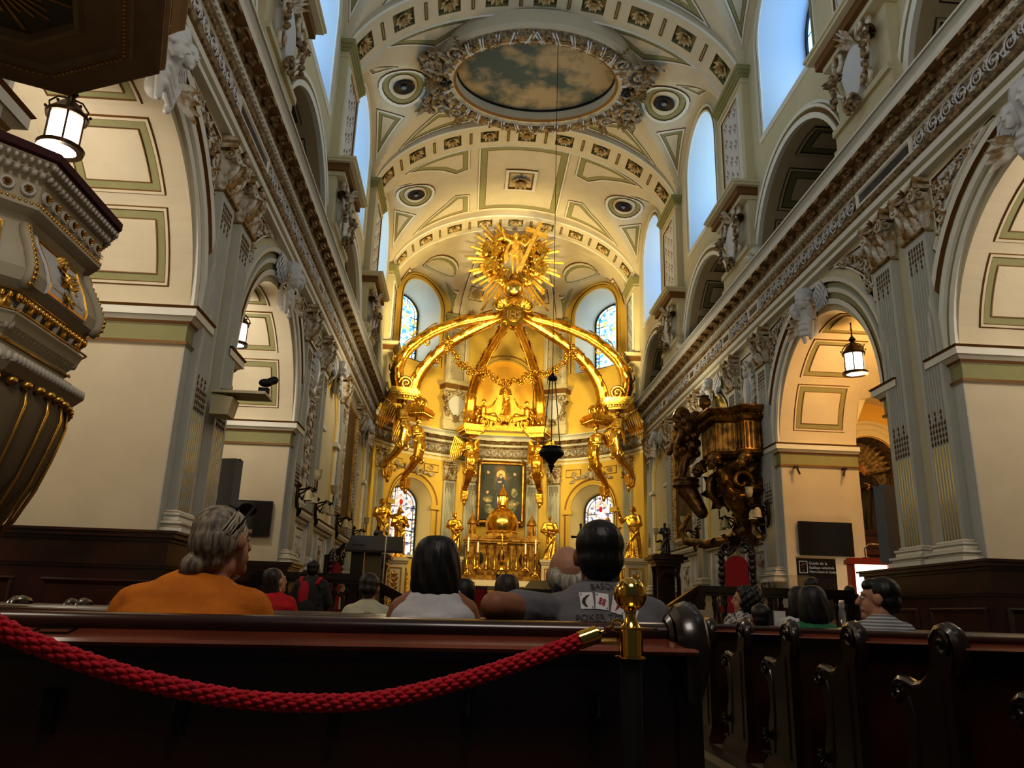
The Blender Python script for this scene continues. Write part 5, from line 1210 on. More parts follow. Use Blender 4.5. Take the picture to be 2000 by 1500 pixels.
# ------------------------------------------------------------------ nave and chancel furnishings
fL = {s: wallfn(s, XW) for s in (-1, 1)}
LR = {-1: 'left', 1: 'right'}
for s in (-1, 1):
    fn = fL[s]; t = M(); L_ = LR[s]
    # blind arches
    for c, r in ((20.62, 1.2), (27.05, 1.05)):
        arcsweep(t, fn, c, 5.75, [(r - .25, -.0), (r - .25, .02), (r - .02, .02), (r, .06), (r + .08, .08), (r + .1, .03), (r + .16, .03), (r + .18, .07), (r + .22, 0)], 22, ms=[3, 3, 0, 0, 2, 0, 2, 0], legs=3.05)
        for sg in (-1, 1):
            P = [fn(c + sg * u, v, h) for h in (0, .14) for v in (5.3, 5.42) for u in (r - .3, r + .26)]; t.add(P, [(4, 5, 7, 6), (0, 1, 5, 4), (2, 6, 7, 3), (0, 4, 6, 2), (1, 3, 7, 5)], 0)
            for k in range(12): t.ball(fn(c + sg * (r + .13), 5.2 - k * .1, .06), (.03, .03, .04), 5, 4, 4)
    # panelled dado
    for y0, y1 in ((17.35, 18.6), (19.4, 21.9), (22.65, 25.2), (26, 28.1)):
        t.sweep([(0, 0), (.08, 0), (.1, .05), (.16, .07), (.2, .14), (.2, .2), (.23, .24), (0, .25)], [(fn(y0, 2.85), (-s, 0)), (fn(y1, 2.85), (-s, 0))], ms=[0, 0, 2, 0, 0, 2, 0])
        m0 = (y0 + y1) / 2
        t.panel(fn, [(m0 - .8, 1.5), (m0 + .8, 1.5), (m0 + .8, 2.75), (m0 - .8, 2.75)], [(0, .03, 0, .05, 0), (.03, .06, .05, .03, 2)], 0, .5)
        for sg in (-1, 1): t.box(*sorted((s * (XW - .02), s * (XW - .12))), m0 + sg * .62 - .06, m0 + sg * .62 + .06, 1.45, 2.75, 0)
        t.panel(fn, [(m0 - .42, 1.68), (m0 + .42, 1.68), (m0 + .42, 2.55), (m0 - .42, 2.55)], [(0, .02, .03, .07, 2), (.02, .04, .07, .04, 0)], 5, .4)
        for k in range(16): t.ball(fn(m0 + rnd.uniform(-.32, .32), rnd.uniform(1.8, 2.45), .06), (.04, .06, .1), 6, 5, 4)
    # tall plaques with an oval relief
    t.panel(fn, [(17.42, 3.25), (18.5, 3.25), (18.5, 7.35), (17.42, 7.35)], [(0, .03, 0, .05, 0), (.03, .06, .05, .05, 0), (.06, .08, .05, .02, 2)], 5, .8)
    f = lambda u, v, h: fn(u, v, h + .03)
    P = [(17.96 + .36 * cos(2 * pi * i / 20), 6.35 + .62 * sin(2 * pi * i / 20)) for i in range(20)]
    t.panel(f, P, [(0, .03, 0, .08, 0), (.03, .06, .08, .05, 4)], 5, .3)
    for k in range(26):
        a = 2 * pi * k / 26; leaf(t, f, 17.96 + .4 * cos(a), 6.35 + .68 * sin(a), a + 1.2, .2, .12, .07, .6, 4 if k % 2 else 0, 3, 4)
    t.ball(f(17.96, 6.35, .05), (.1, .16, .36), 10, 8, 5); t.ball(f(17.96, 6.78, .06), .1, 8, 6, 5)
    for k in range(9): leaf(t, f, 17.96 + .06 * sin(k * 2), 5.5 - k * .2, -pi / 2 + .5 * (-1) ** k, .3, .18, .08, .6, 4, 3, 5)
    for k in range(6): spiral(t, f, 17.96 + .2 * (-1) ** k, 5.5 - k * .3, .12, 1.4, (-1) ** k, 0, .03, .05, 4, 12, 5)
    tbuild(t, [WHITE, SAGE, LINE, YELW, CARVE, RELW])
    # oil paintings
    for c, hw, z0, z1, lab in ((23.93, 1.05, 3.35, 7.0, 'tall dark oil painting in a beaded frame on the %s chancel wall'),):
        e = empty('wall_painting', (s * (XW - .02), c, z0), -s * pi / 2, lab % L_, 'painting'); g = lambda u, v, h: (u, -h, v); H = z1 - z0
        b = M(); b.box(-hw, hw, -.04, .0, .05, H - .05); b.build('canvas', BROWNP, e)
        b = M(); b.panel(g, [(-hw - .12, -.08), (hw + .12, -.08), (hw + .12, H + .1), (-hw - .12, H + .1)], [(0, 0, 0, .1, 0), (0, .06, .1, .14, 0), (.06, .14, .14, .1, 0), (.14, .2, .1, .03, 1)], None, .5)
        for k in range(int(H / .11)):
            for sg in (-1, 1): b.ball(g(sg * (hw + .04), .05 + k * .11, .13), .03, 5, 4, 1)
        b.build('beaded_frame', [CARVE, DGOLD], e, 60)
    c_ = -2 if s > 0 else 182; a_ = radians(8 if s > 0 else 172)
    e = empty('wall_painting', (5.78 * cos(a_), AY + 5.78 * sin(a_), 3.7), a_ - pi / 2, 'narrow dark painting behind the %s gilded statue of the apse' % L_, 'painting'); b = M(); b.box(-.42, .42, -.06, 0, 0, 2.7); b.build('canvas', BROWNP, e)
    b = M(); b.panel(lambda u, v, h: (u, -h, v), [(-.56, -.14), (.56, -.14), (.56, 2.84), (-.56, 2.84)], [(0, 0, 0, .1, 0), (0, .06, .1, .12, 0), (.06, .14, .1, .06, 1)], None, .5); b.build('beaded_frame', [CARVE, DGOLD], e)
# keystone angels
def keystone(y, s, lab, X=XW, z=6.85, k=1):
    b = M(); b.cap((0, -.1, -.3), (0, -.2, .4), .13 * k, .2 * k)
    for sx in (-1, 1):
        head(b, (sx * .17 * k, -.32, .2 + .05 * sx), 1.3 * k, turn=-sx * .3, nod=.3)
        for j in range(4): b.cap((sx * (.05 + .06 * j), -.22, -.02 - .05 * j), (sx * (.22 - .03 * j), -.2, -.2 - .1 * j), .06 * k, .045 * k, 7)
    for j in range(3): b.cap((-.15, -.25, -.1 - j * .12), (.15, -.22, -.18 - j * .12), .06, .05, 7)
    o = b.melt('keystone_angel', RELW, .015, sm=1); o.location = (s * X, y, z); o.rotation_euler = (0, 0, -s * pi / 2)
    for sx in (-1, 1):
        w = M(); wing(w, (sx * .2, -.12, .15), (sx * .55, -.1, .55), (sx * .22, 0, -.5), 6, .9, 0)
        for j in range(4): leaf(w, lambda u, v, h: (u, -.15 - h, v), sx * .3, -.1, (0 if sx > 0 else pi) + sx * (j - 1.5) * .4, .45, .2, .1, .6, 1, 3, 5)
        w.build('wing', [RELW, CARVE], o, 60)
    tag(o, lab, 'relief'); return o
for s in (-1, 1):
    keystone(7.75, s, 'pair of white plaster cherub heads crowning the nearest open arch on the %s' % LR[s]); keystone(14.2, s, 'pair of white plaster cherub heads crowning the second open arch on the %s' % LR[s])
    keystone(20.62, s, 'small winged plaster cherub over the blind arch beyond the %s oval relief' % LR[s], z=6.95, k=.75); keystone(27.05, s, 'small winged plaster cherub over the last blind arch of the %s wall' % LR[s], z=6.9, k=.7)
    for i, y in enumerate(PIER[1:4]):
        b = scartouche(None, s, 0)
        o = b.build('cartouche', [RELW, CARVE, DCARVE], None, 60, loc=(0, y, 0)); tag(o, 'white shield cartouche with gilt scrolls under the %s %s shelf' % (('nearest', 'second', 'third')[i], LR[s]), 'cartouche')
for az in (65, 115):
    b = scartouche(None, 1, 0); a = radians(az); o = b.build('cartouche', [RELW, CARVE, DCARVE], None, 60)
    o.rotation_euler = (0, 0, a); o.location = ((RU - 5.05) * cos(a), AY + (RU - 5.05) * sin(a), 0); tag(o, 'scrolled cartouche under the fleur-de-lis panel %s of the apse niche' % ('right' if az < 90 else 'left'), 'cartouche')
# wall sconces
def sconce(s, y, z, lab):
    e = empty('wall_sconce', (s * (XP - .02), y, z), -s * pi / 2, lab, 'wall lamp', 'three-armed wall lamps of the chancel')
    b = M(); b.ball((0, -.03, 0), (.07, .04, .3), 10, 8); b.ball((0, -.06, .2), .05); b.ball((0, -.06, -.25), (.03, .03, .09)); b.tube([(0, -.05, .1), (0, -.3, .16), (0, -.42, .1)], .02, 6)
    arms = ((0, -.42, .42, 1), (-.2, -.3, -.02, -1), (.2, -.34, -.02, -1))
    for x, y_, z_, d in arms: b.tube([(0, -.06, .0), (x * .5, y_ * .5, -.12 if d < 0 else .1), (x * 1.0, y_, .16 if d < 0 else .1), (x, y_, z_ + (.1 if d < 0 else -.12))], .018, 6)
    b.build('bronze_arms', IRON, e, 1)
    for x, y_, z_, d in arms:
        q = M(); q.lathe([(.025, -.1 * d), (.06, -.06 * d), (.08, .02 * d), (.075, .07 * d), (.095, .12 * d)], (x, y_, z_), 10, fl=6, fa=.08); q.build('glass_shade', FROST, e, 1)
for s in (-1, 1):
    for y, n in ((16.85, 'first'), (19.0, 'second'), (22.25, 'third'), (25.6, 'fourth')): sconce(s, y, 3.3, 'three-armed wall lamp with tulip shades on the %s pilaster of the %s chancel wall' % (n, LR[s]))
# lanterns
def lantern(x, y, z, lab, top=6.8):
    e = empty('hanging_lantern', (x, y, z), 0, lab, 'lantern'); b = M()
    b.lathe([(.16, -.04), (.23, -.04), (.24, 0), (.2, .03), (.16, .03)], n=28); b.lathe([(.17, .36), (.21, .36), (.22, .4), (.17, .45), (.12, .52), (.06, .58), (.04, .64), (.07, .68), (.03, .74), (.0, .76)], n=28)
    for i in range(6): a = i * pi / 3; b.cap((.19 * cos(a), .19 * sin(a), .02), (.19 * cos(a), .19 * sin(a), .38), .013, n=6); b.tube([(.2 * cos(a), .2 * sin(a), .38), (.22 * cos(a), .22 * sin(a), .45), (.14 * cos(a), .14 * sin(a), .56), (.05 * cos(a), .05 * sin(a), .6)], .01, 5)
    for i in range(6): a = i * pi / 3 + .5; b.ball((.22 * cos(a), .22 * sin(a), .45), .018, 6, 5)
    b.build('frame', IRON, e, 40)
    b = M(); b.lathe([(0, -.02), (.17, -.02), (.175, 0), (.175, .36), (0, .36)], n=28); b.build('frosted_shade', GLOW, e, 1)
    b = M(); n = int((top - z - .76) / .06)
    for i in range(max(2, n)): b.ball((0, 0, .77 + i * .06), (.012, .02, .035) if i % 2 else (.02, .012, .035), 6, 5)
    b.build('chain', IRON, e, 1)
lantern(-6.05, 7.75, 5.72, 'brightly lit hanging lantern in the nearest left arch, under the pulpit canopy'); lantern(-5.95, 14.2, 5.72, 'lit hanging lantern half hidden by the left pilasters'); lantern(5.95, 14.2, 5.72, 'lit hanging lantern in the right arch above the television')
for i, c in enumerate(BAY[1:4]):
    b = M(); b.ball((0, 0, 0), (.26, .26, .2), 18, 12); b.lathe([(.0, .2), (.2, .2), (.22, .12), (.1, .08)], n=18); o = b.build('globe_lamp', mat('dull_globe_%d' % i, S(120, 104, 80), .5), None, 1, loc=(7.1, c + .2, 10.62)); tag(o, 'unlit round ceiling lamp in the %s upper gallery arch on the right' % ('nearest', 'second', 'third')[i], 'ceiling lamp')
# gallery spotlights
for i, (y, x) in enumerate(((15.7, 4.75), (22.2, 4.75), (22.6, -4.75))):
    b = M(); R = Matrix.Rotation(.5, 3, 'X')
    for k in range(2 if i == 0 else 1): b.cap((0, k * .4 - .1, .1), (0, k * .4 + .12, .2), .09, .11, 12); b.box(-.05, .05, k * .4 - .03, k * .4 + .03, 0, .1)
    b.box(-.06, .06, -.15, .55 if i == 0 else .15, 0, .02)
    o = b.build('spotlight', mat('pale_enamel_%d' % i, S(190, 195, 185), .4), None, 40, loc=(x, y, 8.84)); tag(o, 'pale spotlight on the cornice in the %s gallery arch' % ('second right', 'third right', 'third left')[i], 'spotlight')
# televisions
for s, nm in ((-1, 'left'), (1, 'right')):
    e = empty('television', (s * (6.07 if s > 0 else 6.0), 16.33, 2.72), 0, 'black wall television on the %s pier' % ('cream left' if s < 0 else 'yellow-lit right'), 'television'); b = M(); b.box(-.57, .57, -.05, .03, -.35, .35); b.build('case', BLACK, e); b = M(); b.box(-.55, .55, -.054, -.05, -.33, .33); b.build('screen', SCREEN, e)
    b = M(); b.box(-.15, .15, .03, .08, -.15, .15); b.build('bracket', BLACK, e)
    # column loudspeaker
    e = empty('column_speaker', (s * (5.15 if s < 0 else 5.27), 12.35, 1.84), .25 * s, 'tall grey column loudspeaker beside the %s pier' % nm, 'loudspeaker'); b = M(); b.box(-.12, .12, -.12, .1, .12, 1.35); b.build('grille_body', GREYM, e)
    b = M(); b.cap((0, 0, .0), (0, 0, .2), .04); b.box(-.13, .13, -.02, .02, 1.33, 1.36); b.build('stand', EBONY, e)
# spot brackets under the far right impost
for i, x in enumerate((5.52, 6.58)):
    b = M(); b.box(-.015, .015, -.12, 0, -.02, .02); b.cap((0, -.13, 0), (.03 - .1 * i, -.2, -.16), .02); b.box(-.04, .04, -.16, -.1, -.03, .02); o = b.build('small_spotlight', BLACK, None, loc=(x, 16.38, 4.22)); tag(o, 'small black clip spotlight under the right impost, %s one' % ('inner', 'outer')[i], 'spotlight')
# camera shelf on the left pilasters
e = empty('camera_shelf', (-5.1, 10.96, 3.55), pi / 2, 'beige wall shelf carrying a small black camera between the left pilasters', 'shelf'); b = M()
b.prism([(-.0, 0), (-.25, .0), (-.3, .25), (0, .3)], lambda u, v, h: (h, u, v), -.16, .16); b.box(-.22, .22, -.75, 0, .3, .34); b.build('board', WALLM, e)
b = M(); b.box(-.05, .05, -.74, -.6, .36, .44); b.ball((0, -.68, .52), (.08, .1, .06)); b.cap((0, -.68, .52), (.06, -.78, .58), .05, .06); b.tube([(-.15, -.1, .36), (-.05, -.3, .37), (.05, -.5, .36), (0, -.6, .38)], .012, 5); e2 = b.build('camera', BLACK, None, 1, loc=(-5.1, 10.96, 3.55), rot=(0, 0, pi / 2)); tag(e2, 'small black swivel camera on the beige shelf', 'camera')
# dark wood dado round the piers
def dado(s, y0, y1, x0, x1, h, lab):
    e = empty('wooden_partition', (s * (x0 + x1) / 2, (y0 + y1) / 2, 0), 0, lab, 'partition'); cx_, cy_ = s * (x0 + x1) / 2, (y0 + y1) / 2; hx, hy = (x1 - x0) / 2, (y1 - y0) / 2
    b = M(); b.box(-hx, hx, -hy, hy, 0, h - .05)
    for z0, z1, g in ((0, .12, .05), (.12, .16, .03), (h - .42, h - .39, .03), (h - .39, h - .36, .05), (h - .12, h - .08, .03), (h - .08, h - .03, .08), (h - .03, h, .11)): b.box(-hx - g, hx + g, -hy - g, hy + g, z0, z1, 0)
    b.build('casing', WOOD, e); b = M(); R = [(0, .02, 0, .035, 0), (.02, .05, .035, .02, 0), (.05, .07, .02, .005, 0)]
    n = max(1, round(2 * hx / 1.7))
    for i in range(n):
        u0, u1 = -hx + 2 * hx * i / n + .14, -hx + 2 * hx * (i + 1) / n - .14
        b.panel(lambda u, v, h_: (u, -hy - h_, v), [(u0, .3), (u1, .3), (u1, h - .55), (u0, h - .55)], R, 0, .8)
    n = max(1, round(2 * hy / 1.4))
    for i in range(n):
        u0, u1 = -hy + 2 * hy * i / n + .14, -hy + 2 * hy * (i + 1) / n - .14
        for sx in (-1, 1): b.panel(lambda u, v, h_: (sx * (hx + h_), u, v), [(u0, .3), (u1, .3), (u1, h - .55), (u0, h - .55)], R, 0, .8)
    b.build('raised_panels', WOODL if False else WOOD, e); return e
dado(-1, 9.35, 12.2, 4.85, 9.3, 1.8, 'dark panelled wood screen at the foot of the near left pier'); dado(1, 9.15, 12.1, 4.72, 10, 1.8, 'dark panelled wood screen at the foot of the near right pier')
dado(-1, 15.9, 16.9, 4.9, 7.6, 1.85, 'dark panelled wood base under the left television'); dado(1, 16.2, 16.9, 4.95, 5.4, 1.3, 'low dark wooden base at the far right pilaster')
# statue in the right aisle niche
AL = mat('niche_face', S(170, 120, 80), .6); CAS = mat('black_robe', S(30, 24, 20), .7)
b = M(); k = 1.02; robe(b, 0, k, 21, .3, .22, 1.3, .75, 8, 0); b.ball((0, 0, 1.25), (.26, .17, .24), 14, 10)
for sx in (-1, 1): b.cap((sx * .24, 0, 1.38), (sx * .36, -.05, 1.08), .11, .1); b.cap((sx * .36, -.05, 1.08), (sx * .08, -.25, 1.18), .1, .07)
b.cap((0, 0, 1.4), (0, 0, 1.5), .08, .06); o = b.melt('robed_statue', CAS, .022, sm=1); o.location = (8.85, 19.9, 3.28); tag(o, 'black robed statue with folded hands in the shell niche of the right aisle', 'statue')
b = M(); head(b, (0, -.03, 1.62), 1.0, nod=.35, turn=.3); q = b.melt('head', AL, .014, o, sm=1); b = M(); hand(b, (.05, -.26, 1.2), (-1, 0, .1), (0, -1, 0), 1.2, 1); hand(b, (-.1, -.25, 1.16), (1, -.1, .1), (0, -1, 0), 1.2, -1); b.build('hands', AL, o, 1)
e = dado(1, 18.6, 19.35, 7.4, 10.4, 3.2, 'tall dark wooden altar back below the right niche statue')
# guide kiosk, banner, lamp, leaflet stand
FLM = mat('lit_red_wood', S(170, 60, 30), .45); LIT = mat('lit_panel', S(250, 236, 215), .5, emit=S(255, 238, 215), es=1.6)
e = empty('guide_kiosk', (6.3, 15.0, 0), -.1, 'brightly lit orange-red wooden information kiosk below the television', 'kiosk'); b = M()
b.box(-.42, -.34, -.1, .1, 0, 2.12); b.box(.3, .38, -.1, .1, 0, 2.12); b.box(-.46, .42, -.13, .13, 2.12, 2.2); b.box(-.42, .38, -.12, .12, 2.2, 2.24); b.box(-.34, .3, -.08, .08, 0, .5); b.build('frame', FLM, e)
b = M(); b.box(-.34, .3, -.02, .02, .5, 2.12); b.build('lit_panel', LIT, e)
b = M(); b.box(-.3, -.1, -.03, -.02, 1.72, 1.92); b.box(.1, .2, -.03, -.02, 1.72, 1.9, 1); b.ball((.12, -.03, 1.81), (.07, .004, .08), 12, 8, 2); b.build('small_poster', [mat('pale_poster', S(250, 235, 235), .5, emit=S(250, 235, 235), es=.9), mat('poster_magenta', S(220, 70, 110), .5), mat('poster_gold', S(220, 180, 60), .5)], e)
b = M(); b.tube([(-.1, -.05, 2.24), (-.12, -.08, 2.42), (-.04, -.1, 2.5), (.12, -.12, 2.5), (.24, -.14, 2.42), (.26, -.16, 2.3)], .014, 6); b.lathe([(.05, 0), (.07, .02), (0, .03)], (-.1, -.05, 2.24), 12); b.ball((.26, -.16, 2.29), (.06, .04, .025)); e2 = b.build('reading_lamp', mat('chrome', S(200, 190, 175), .15, 1), None, 1, loc=(6.3, 15, 0), rot=(0, 0, -.1)); tag(e2, 'curved chrome reading lamp on top of the lit kiosk', 'lamp')
e = empty('roll_up_banner', (5.05, 14.6, 0), 0, 'tall dark roll-up banner for the cathedral guide, below the television', 'banner'); b = M(); b.box(-.37, .37, -.01, .01, .1, 2.18); b.build('printed_sheet', mat('banner_print', S(44, 40, 38), .5, col2=S(26, 24, 24), nscale=2), e)
b = M(); b.box(-.39, .39, -.06, .06, 0, .1); b.box(-.38, .38, -.015, .015, 2.17, 2.2); b.build('metal_rail', mat('alu', S(190, 185, 170), .3, .9), e)
tw = mat('banner_white', S(215, 210, 205), .6, emit=(1, 1, 1), es=.05)
text('Guide de la', .075, (-.14, -.016, 2.06), (pi / 2, 0, 0), tw, e, align='LEFT'); text('Basilique-cathédrale', .067, (-.14, -.016, 1.985), (pi / 2, 0, 0), tw, e, align='LEFT', sx=.88); text('Notre-Dame de Québec', .067, (-.14, -.016, 1.91), (pi / 2, 0, 0), tw, e, align='LEFT', sx=.8)
b = M(); b.panel(lambda u, v, h: (u, -.012 - h, v), [(-.33, 1.9), (-.17, 1.9), (-.17, 2.12), (-.33, 2.12)], [(0, .012, .002, .002, 0)], None); spiral(b, lambda u, v, h: (u, -.014 - h, v), -.25, 2.02, .045, .8, 1, .8, .012, .002, 1); b.ball((-.25, -.015, 1.95), (.012, .003, .02), 8, 6, 1)
b.panel(lambda u, v, h: (u, -.012 - h, v), [(-.34, .4), (.34, .4), (.34, 1.8), (-.34, 1.8)], [(0, .004, .002, .002, 2)], 3); arcsweep(b, lambda u, v, h: (u, -.016 - h, v), 0, 1.3, [(.12, 0), (.14, .004), (.2, .004), (.22, 0)], 14, m_ := 0) if False else arcsweep(b, lambda u, v, h: (u, -.016 - h, v), 0, 1.3, [(.12, 0), (.14, .004), (.2, .004), (.22, 0)], 14, ms=[2, 3, 2], legs=.9); arcsweep(b, lambda u, v, h: (u, -.016 - h, v), 0, 1.3, [(.26, 0), (.27, .003), (.32, .003), (.33, 0)], 14, ms=[2, 3, 2], legs=.6)
b.build('printed_picture', [tw, mat('logo_copper', S(180, 110, 60), .5), mat('sepia', S(110, 92, 76), .6), mat('sepia_dark', S(60, 50, 44), .6, noise=.4, nscale=9)], e)
e = empty('leaflet_stand', (3.65, 12.4, .5), -.1, 'clear acrylic lectern with thin black legs, right of the throne', 'lectern'); b = M(); b.add([(-.35, -.18, 1.02), (.35, -.18, 1.02), (.35, .2, 1.2), (-.35, .2, 1.2), (-.35, -.18, 1.06), (.35, -.18, 1.06), (.35, .2, 1.24), (-.35, .2, 1.24)], [(0, 1, 2, 3), (7, 6, 5, 4), (0, 4, 5, 1), (1, 5, 6, 2), (2, 6, 7, 3), (3, 7, 4, 0)])
b.build('acrylic_top', mat('acrylic', S(120, 116, 104), .1, alpha=.22), e); b = M()
for sx in (-1, 1): b.box(sx * .28 - .02, sx * .28 + .02, -.1, .1, 0, 1.1)
b.build('leg', BLACK, e)
# carved thrones and cabinet in the chancel
def throne(name, lab, x, y, z, rz, seat=True):
    e = empty(name, (x, y, z), rz, lab, 'throne'); b = M()
    for sx in (-1, 1):
        b.tube([(sx * .34, -.3, 0), (sx * .36, -.32, .45), (sx * .38, -.3, .8), (sx * .3, -.1, .85), (sx * .34, .2, .9)], .045, 7); b.box(sx * .34 - .05, sx * .34 + .05, .15, .25, 0, 1.75)
        for k in range(6): b.ball((sx * .33, .12, .9 + k * .14), rnd.uniform(.06, .1), 7, 5)
        spiral(b, lambda u, v, h: (u, .1 - h, v), sx * .2, 1.75, .14, 1.5, sx, 0, .04, .05, 0, 14, 6)
    for k in range(16): a = pi * k / 15; b.ball((.34 * cos(a), .12, 1.62 + .26 * sin(a)), .075, 7, 5)
    for k in range(4): leaf(b, lambda u, v, h: (u, .1 - h, v), 0, 1.85, pi / 2 + (k - 1.5) * .5, .25, .16, .1, .6, 0, 3, 5)
    b.build('carved_frame', EBONY, e, 50); b = M(); b.box(-.36, .36, -.3, .2, .38, .5); b.build('seat', RED, e)
    b = M(); n = 10; b.prism([(-.25, .5), (.25, .5), (.25, 1.35)] + [(.25 * cos(pi * i / n), 1.35 + .25 * sin(pi * i / n)) for i in range(1, n)] + [(-.25, 1.35)], lambda u, v, h: (u, .16 - h, v), 0, .1); b.build('backrest', RED, e, 40); return e
throne('carved_throne', 'black carved throne with red upholstery under the gilded balcony', 4.45, 17.3, .8, -.5)
throne('carved_throne', 'dark carved throne seen edge-on by the left wall', -4.5, 19.8, .5, 1.3)
def tallcab(s, x, y, lab):
    e = empty('carved_cabinet', (x, y, .5), 0, lab, 'cabinet'); b = M(); b.box(-.32, .32, -.3, .3, 0, .4)
    for sx in (-1, 1):
        for sy in (-1, 1): b.lathe([(.05, .4), (.06, .5), (.035, .6), (.035, 1.6), (.06, 1.75), (.07, 1.8)], (sx * .26, sy * .24, 0), 10)
    b.box(-.24, .24, .1, .26, .4, 1.8)
    for z0, z1, g in ((1.8, 1.88, .0), (1.88, 1.96, .06), (1.96, 2.04, .14), (2.04, 2.1, .06)): b.box(-.32 - g, .32 + g, -.3 - g, .3 + g, z0, z1)
    arcsweep(b, lambda u, v, h: (u, -.28 - h, v), 0, 1.45, [(.2, 0), (.2, .04), (.3, .04), (.3, 0)], 12, legs=.4); b.build('canopied_case', WOOD, e, 40)
    st = statue('small_statue', lab.replace('cabinet', 'figure').replace('tall dark', 'small black') + ', standing on top', (x, y, 2.64), -s * .4, .8, (P0, P1), seed=31 + s, mt=EBONY, vox=.016)
tallcab(1, 3.7, 20.5, 'tall dark wooden cabinet at the right of the sanctuary'); tallcab(-1, -4.1, 24.0, 'tall dark wooden cabinet at the left of the sanctuary')
# dark desk and post at the left
e = empty('reading_desk', (-3.05, 14.2, .5), 0, 'dark wooden reading desk with a microphone pole, left of the sanctuary', 'lectern'); b = M(); b.add([(-.5, -.2, 1.5), (.5, -.2, 1.5), (.46, .2, 1.78), (-.46, .2, 1.78), (-.5, -.2, 1.46), (.5, -.2, 1.46), (.46, .2, 1.72), (-.46, .2, 1.72)], [(0, 1, 2, 3), (7, 6, 5, 4), (0, 4, 5, 1), (1, 5, 6, 2), (2, 6, 7, 3), (3, 7, 4, 0)]); b.box(-.4, -.18, -.08, .08, 0, 1.6); b.build('desk', EBONY, e)
b = M(); b.cap((.18, -.22, 0), (.2, -.22, 1.75), .014); b.ball((.2, -.22, 1.82), (.03, .03, .06)); b.box(-.16, .12, -.05, .05, 0, 1.55, 1); b.build('microphone_pole', [mat('steel', S(170, 165, 150), .3, .9), mat('olive_post', S(96, 84, 40), .6)], e, 40)
# communion rail with turned balusters
def rail(s, pts, lab):
    e = empty('communion_rail', (0, 0, 0), 0, lab, 'balustrade'); b = M()
    for (x0, y0, z0), (x1, y1, z1) in zip(pts, pts[1:]):
        for d, w, h in ((0, .09, .05), (-.07, .06, .03)):
            vs = []
            for x, y, z in ((x0, y0, z0), (x1, y1, z1)): vs += [(x, y - w, z + d - h), (x, y + w, z + d - h), (x, y + w, z + d + h), (x, y - w, z + d + h)]
            b.add(vs, [(3, 2, 1, 0), (4, 5, 6, 7), (0, 1, 5, 4), (1, 2, 6, 5), (2, 3, 7, 6), (3, 0, 4, 7)])
    b.build('handrail', EBONY, e); k = 0
    for (x0, y0, z0), (x1, y1, z1) in zip(pts, pts[1:]):
        n = int(abs(x1 - x0) / .17)
        for i in range(n):
            t = (i + .5) / n; x, y, z = x0 + (x1 - x0) * t, y0 + (y1 - y0) * t, z0 + (z1 - z0) * t; q = M(); zb = .5 if z > 1.4 else max(.0, z - .95); H = z - zb - .1
            q.lathe([(.05, 0), (.05, .06 * H), (.03, .1 * H), (.055, .28 * H), (.05, .38 * H), (.022, .6 * H), (.028, .8 * H), (.045, .86 * H), (.03, .92 * H), (.045, H)], (x, y, zb), 8); q.build('baluster', EBONY, e, 1)
    b = M()
    for x, y, z in (pts[0], pts[-1], pts[1]): b.box(x - .08, x + .08, y - .08, y + .08, max(0, z - 1.1), z)
    b.build('newel_post', EBONY, e); return e
rail(-1, [(-4.6, 12.4, 1.47), (-2.95, 12.4, 1.47), (-2.2, 11.9, 1.12)], 'dark turned balustrade at the left of the sanctuary step'); rail(1, [(4.6, 12.4, 1.47), (2.15, 12.4, 1.47), (1.55, 11.9, 1.15)], 'dark turned balustrade at the right of the sanctuary step')
# gilded balcony on the right wall
e = empty('gilded_balcony', (5.22, 18.0, 4.6), -pi / 2, 'gilded carved balcony on a scroll bracket, high on the right chancel wall', 'balcony'); g = lambda u, v, h: (u, v, h)
PL = [(-1.05, 0), (-1.05, -.55), (-.75, -.7), (-.6, -1.15), (.6, -1.15), (.75, -.7), (1.05, -.55), (1.05, 0)]
def ring(b, z0, z1, k0, k1, m=0): b.add([(x * k0, y * k0, z0) for x, y in PL] + [(x * k1, y * k1, z1) for x, y in PL], [(i, i + 1, 9 + i, 8 + i) for i in range(7)], m)
b = M(); pr = [(0, .85), (.06, .95), (.12, .97), (.15, .9), (.15, .9), (.8, .9), (.85, .97), (.9, 1.0), (.98, .95), (1.05, 1.04), (1.12, 1.08), (1.15, 1.08)]
for (z0, k0), (z1, k1) in zip(pr, pr[1:]): ring(b, z0, z1, k0, k1)
b.poly([(x * 1.08, y * 1.08, 1.15) for x, y in PL]); b.poly([(x * .85, y * .85, 0) for x, y in PL])
for i in range(7):
    a, c = PL[i], PL[i + 1]; n = max(2, int(math.hypot(c[0] - a[0], c[1] - a[1]) / .1))
    for j in range(n):
        t = (j + .5) / n; x, y = (a[0] + (c[0] - a[0]) * t) * .9, (a[1] + (c[1] - a[1]) * t) * .9; b.cap((x, y, .2), (x, y, .76), .03, n=6); b.ball((x * 1.06, y * 1.06, .95), .04, 6, 5)
b.build('fluted_front', BALC, e, 40)
b = M()
for x, y in ((-.6, -1.15), (.6, -1.15), (-1.0, -.55), (1.0, -.55)):
    head(b, (x * .95, y * .98, -.12), 1.5, nod=.1)
for sx in (-1, 1):
    f = lambda u, v, h: (sx * (.5 + h), u, v)
    spiral(b, f, -.5, -.55, .4, 1.7, 1, pi / 2, .1, .12, 0, 26, 8); spiral(b, f, -.12, -1.25, .18, 1.5, -1, 0, .07, .1, 0, 18, 7)
    for k in range(8): leaf(b, f, -.5 + .1 * cos(k), -.55 + .1 * sin(k), k * .8, .55, .3, .16, .8, 0, 3, 6)
    for k in range(5): leaf(b, f, -.1 - .05 * k, -.9 - .22 * k, -pi / 2 - .4 * (-1) ** k, .4, .22, .12, .7, 0, 3, 5)
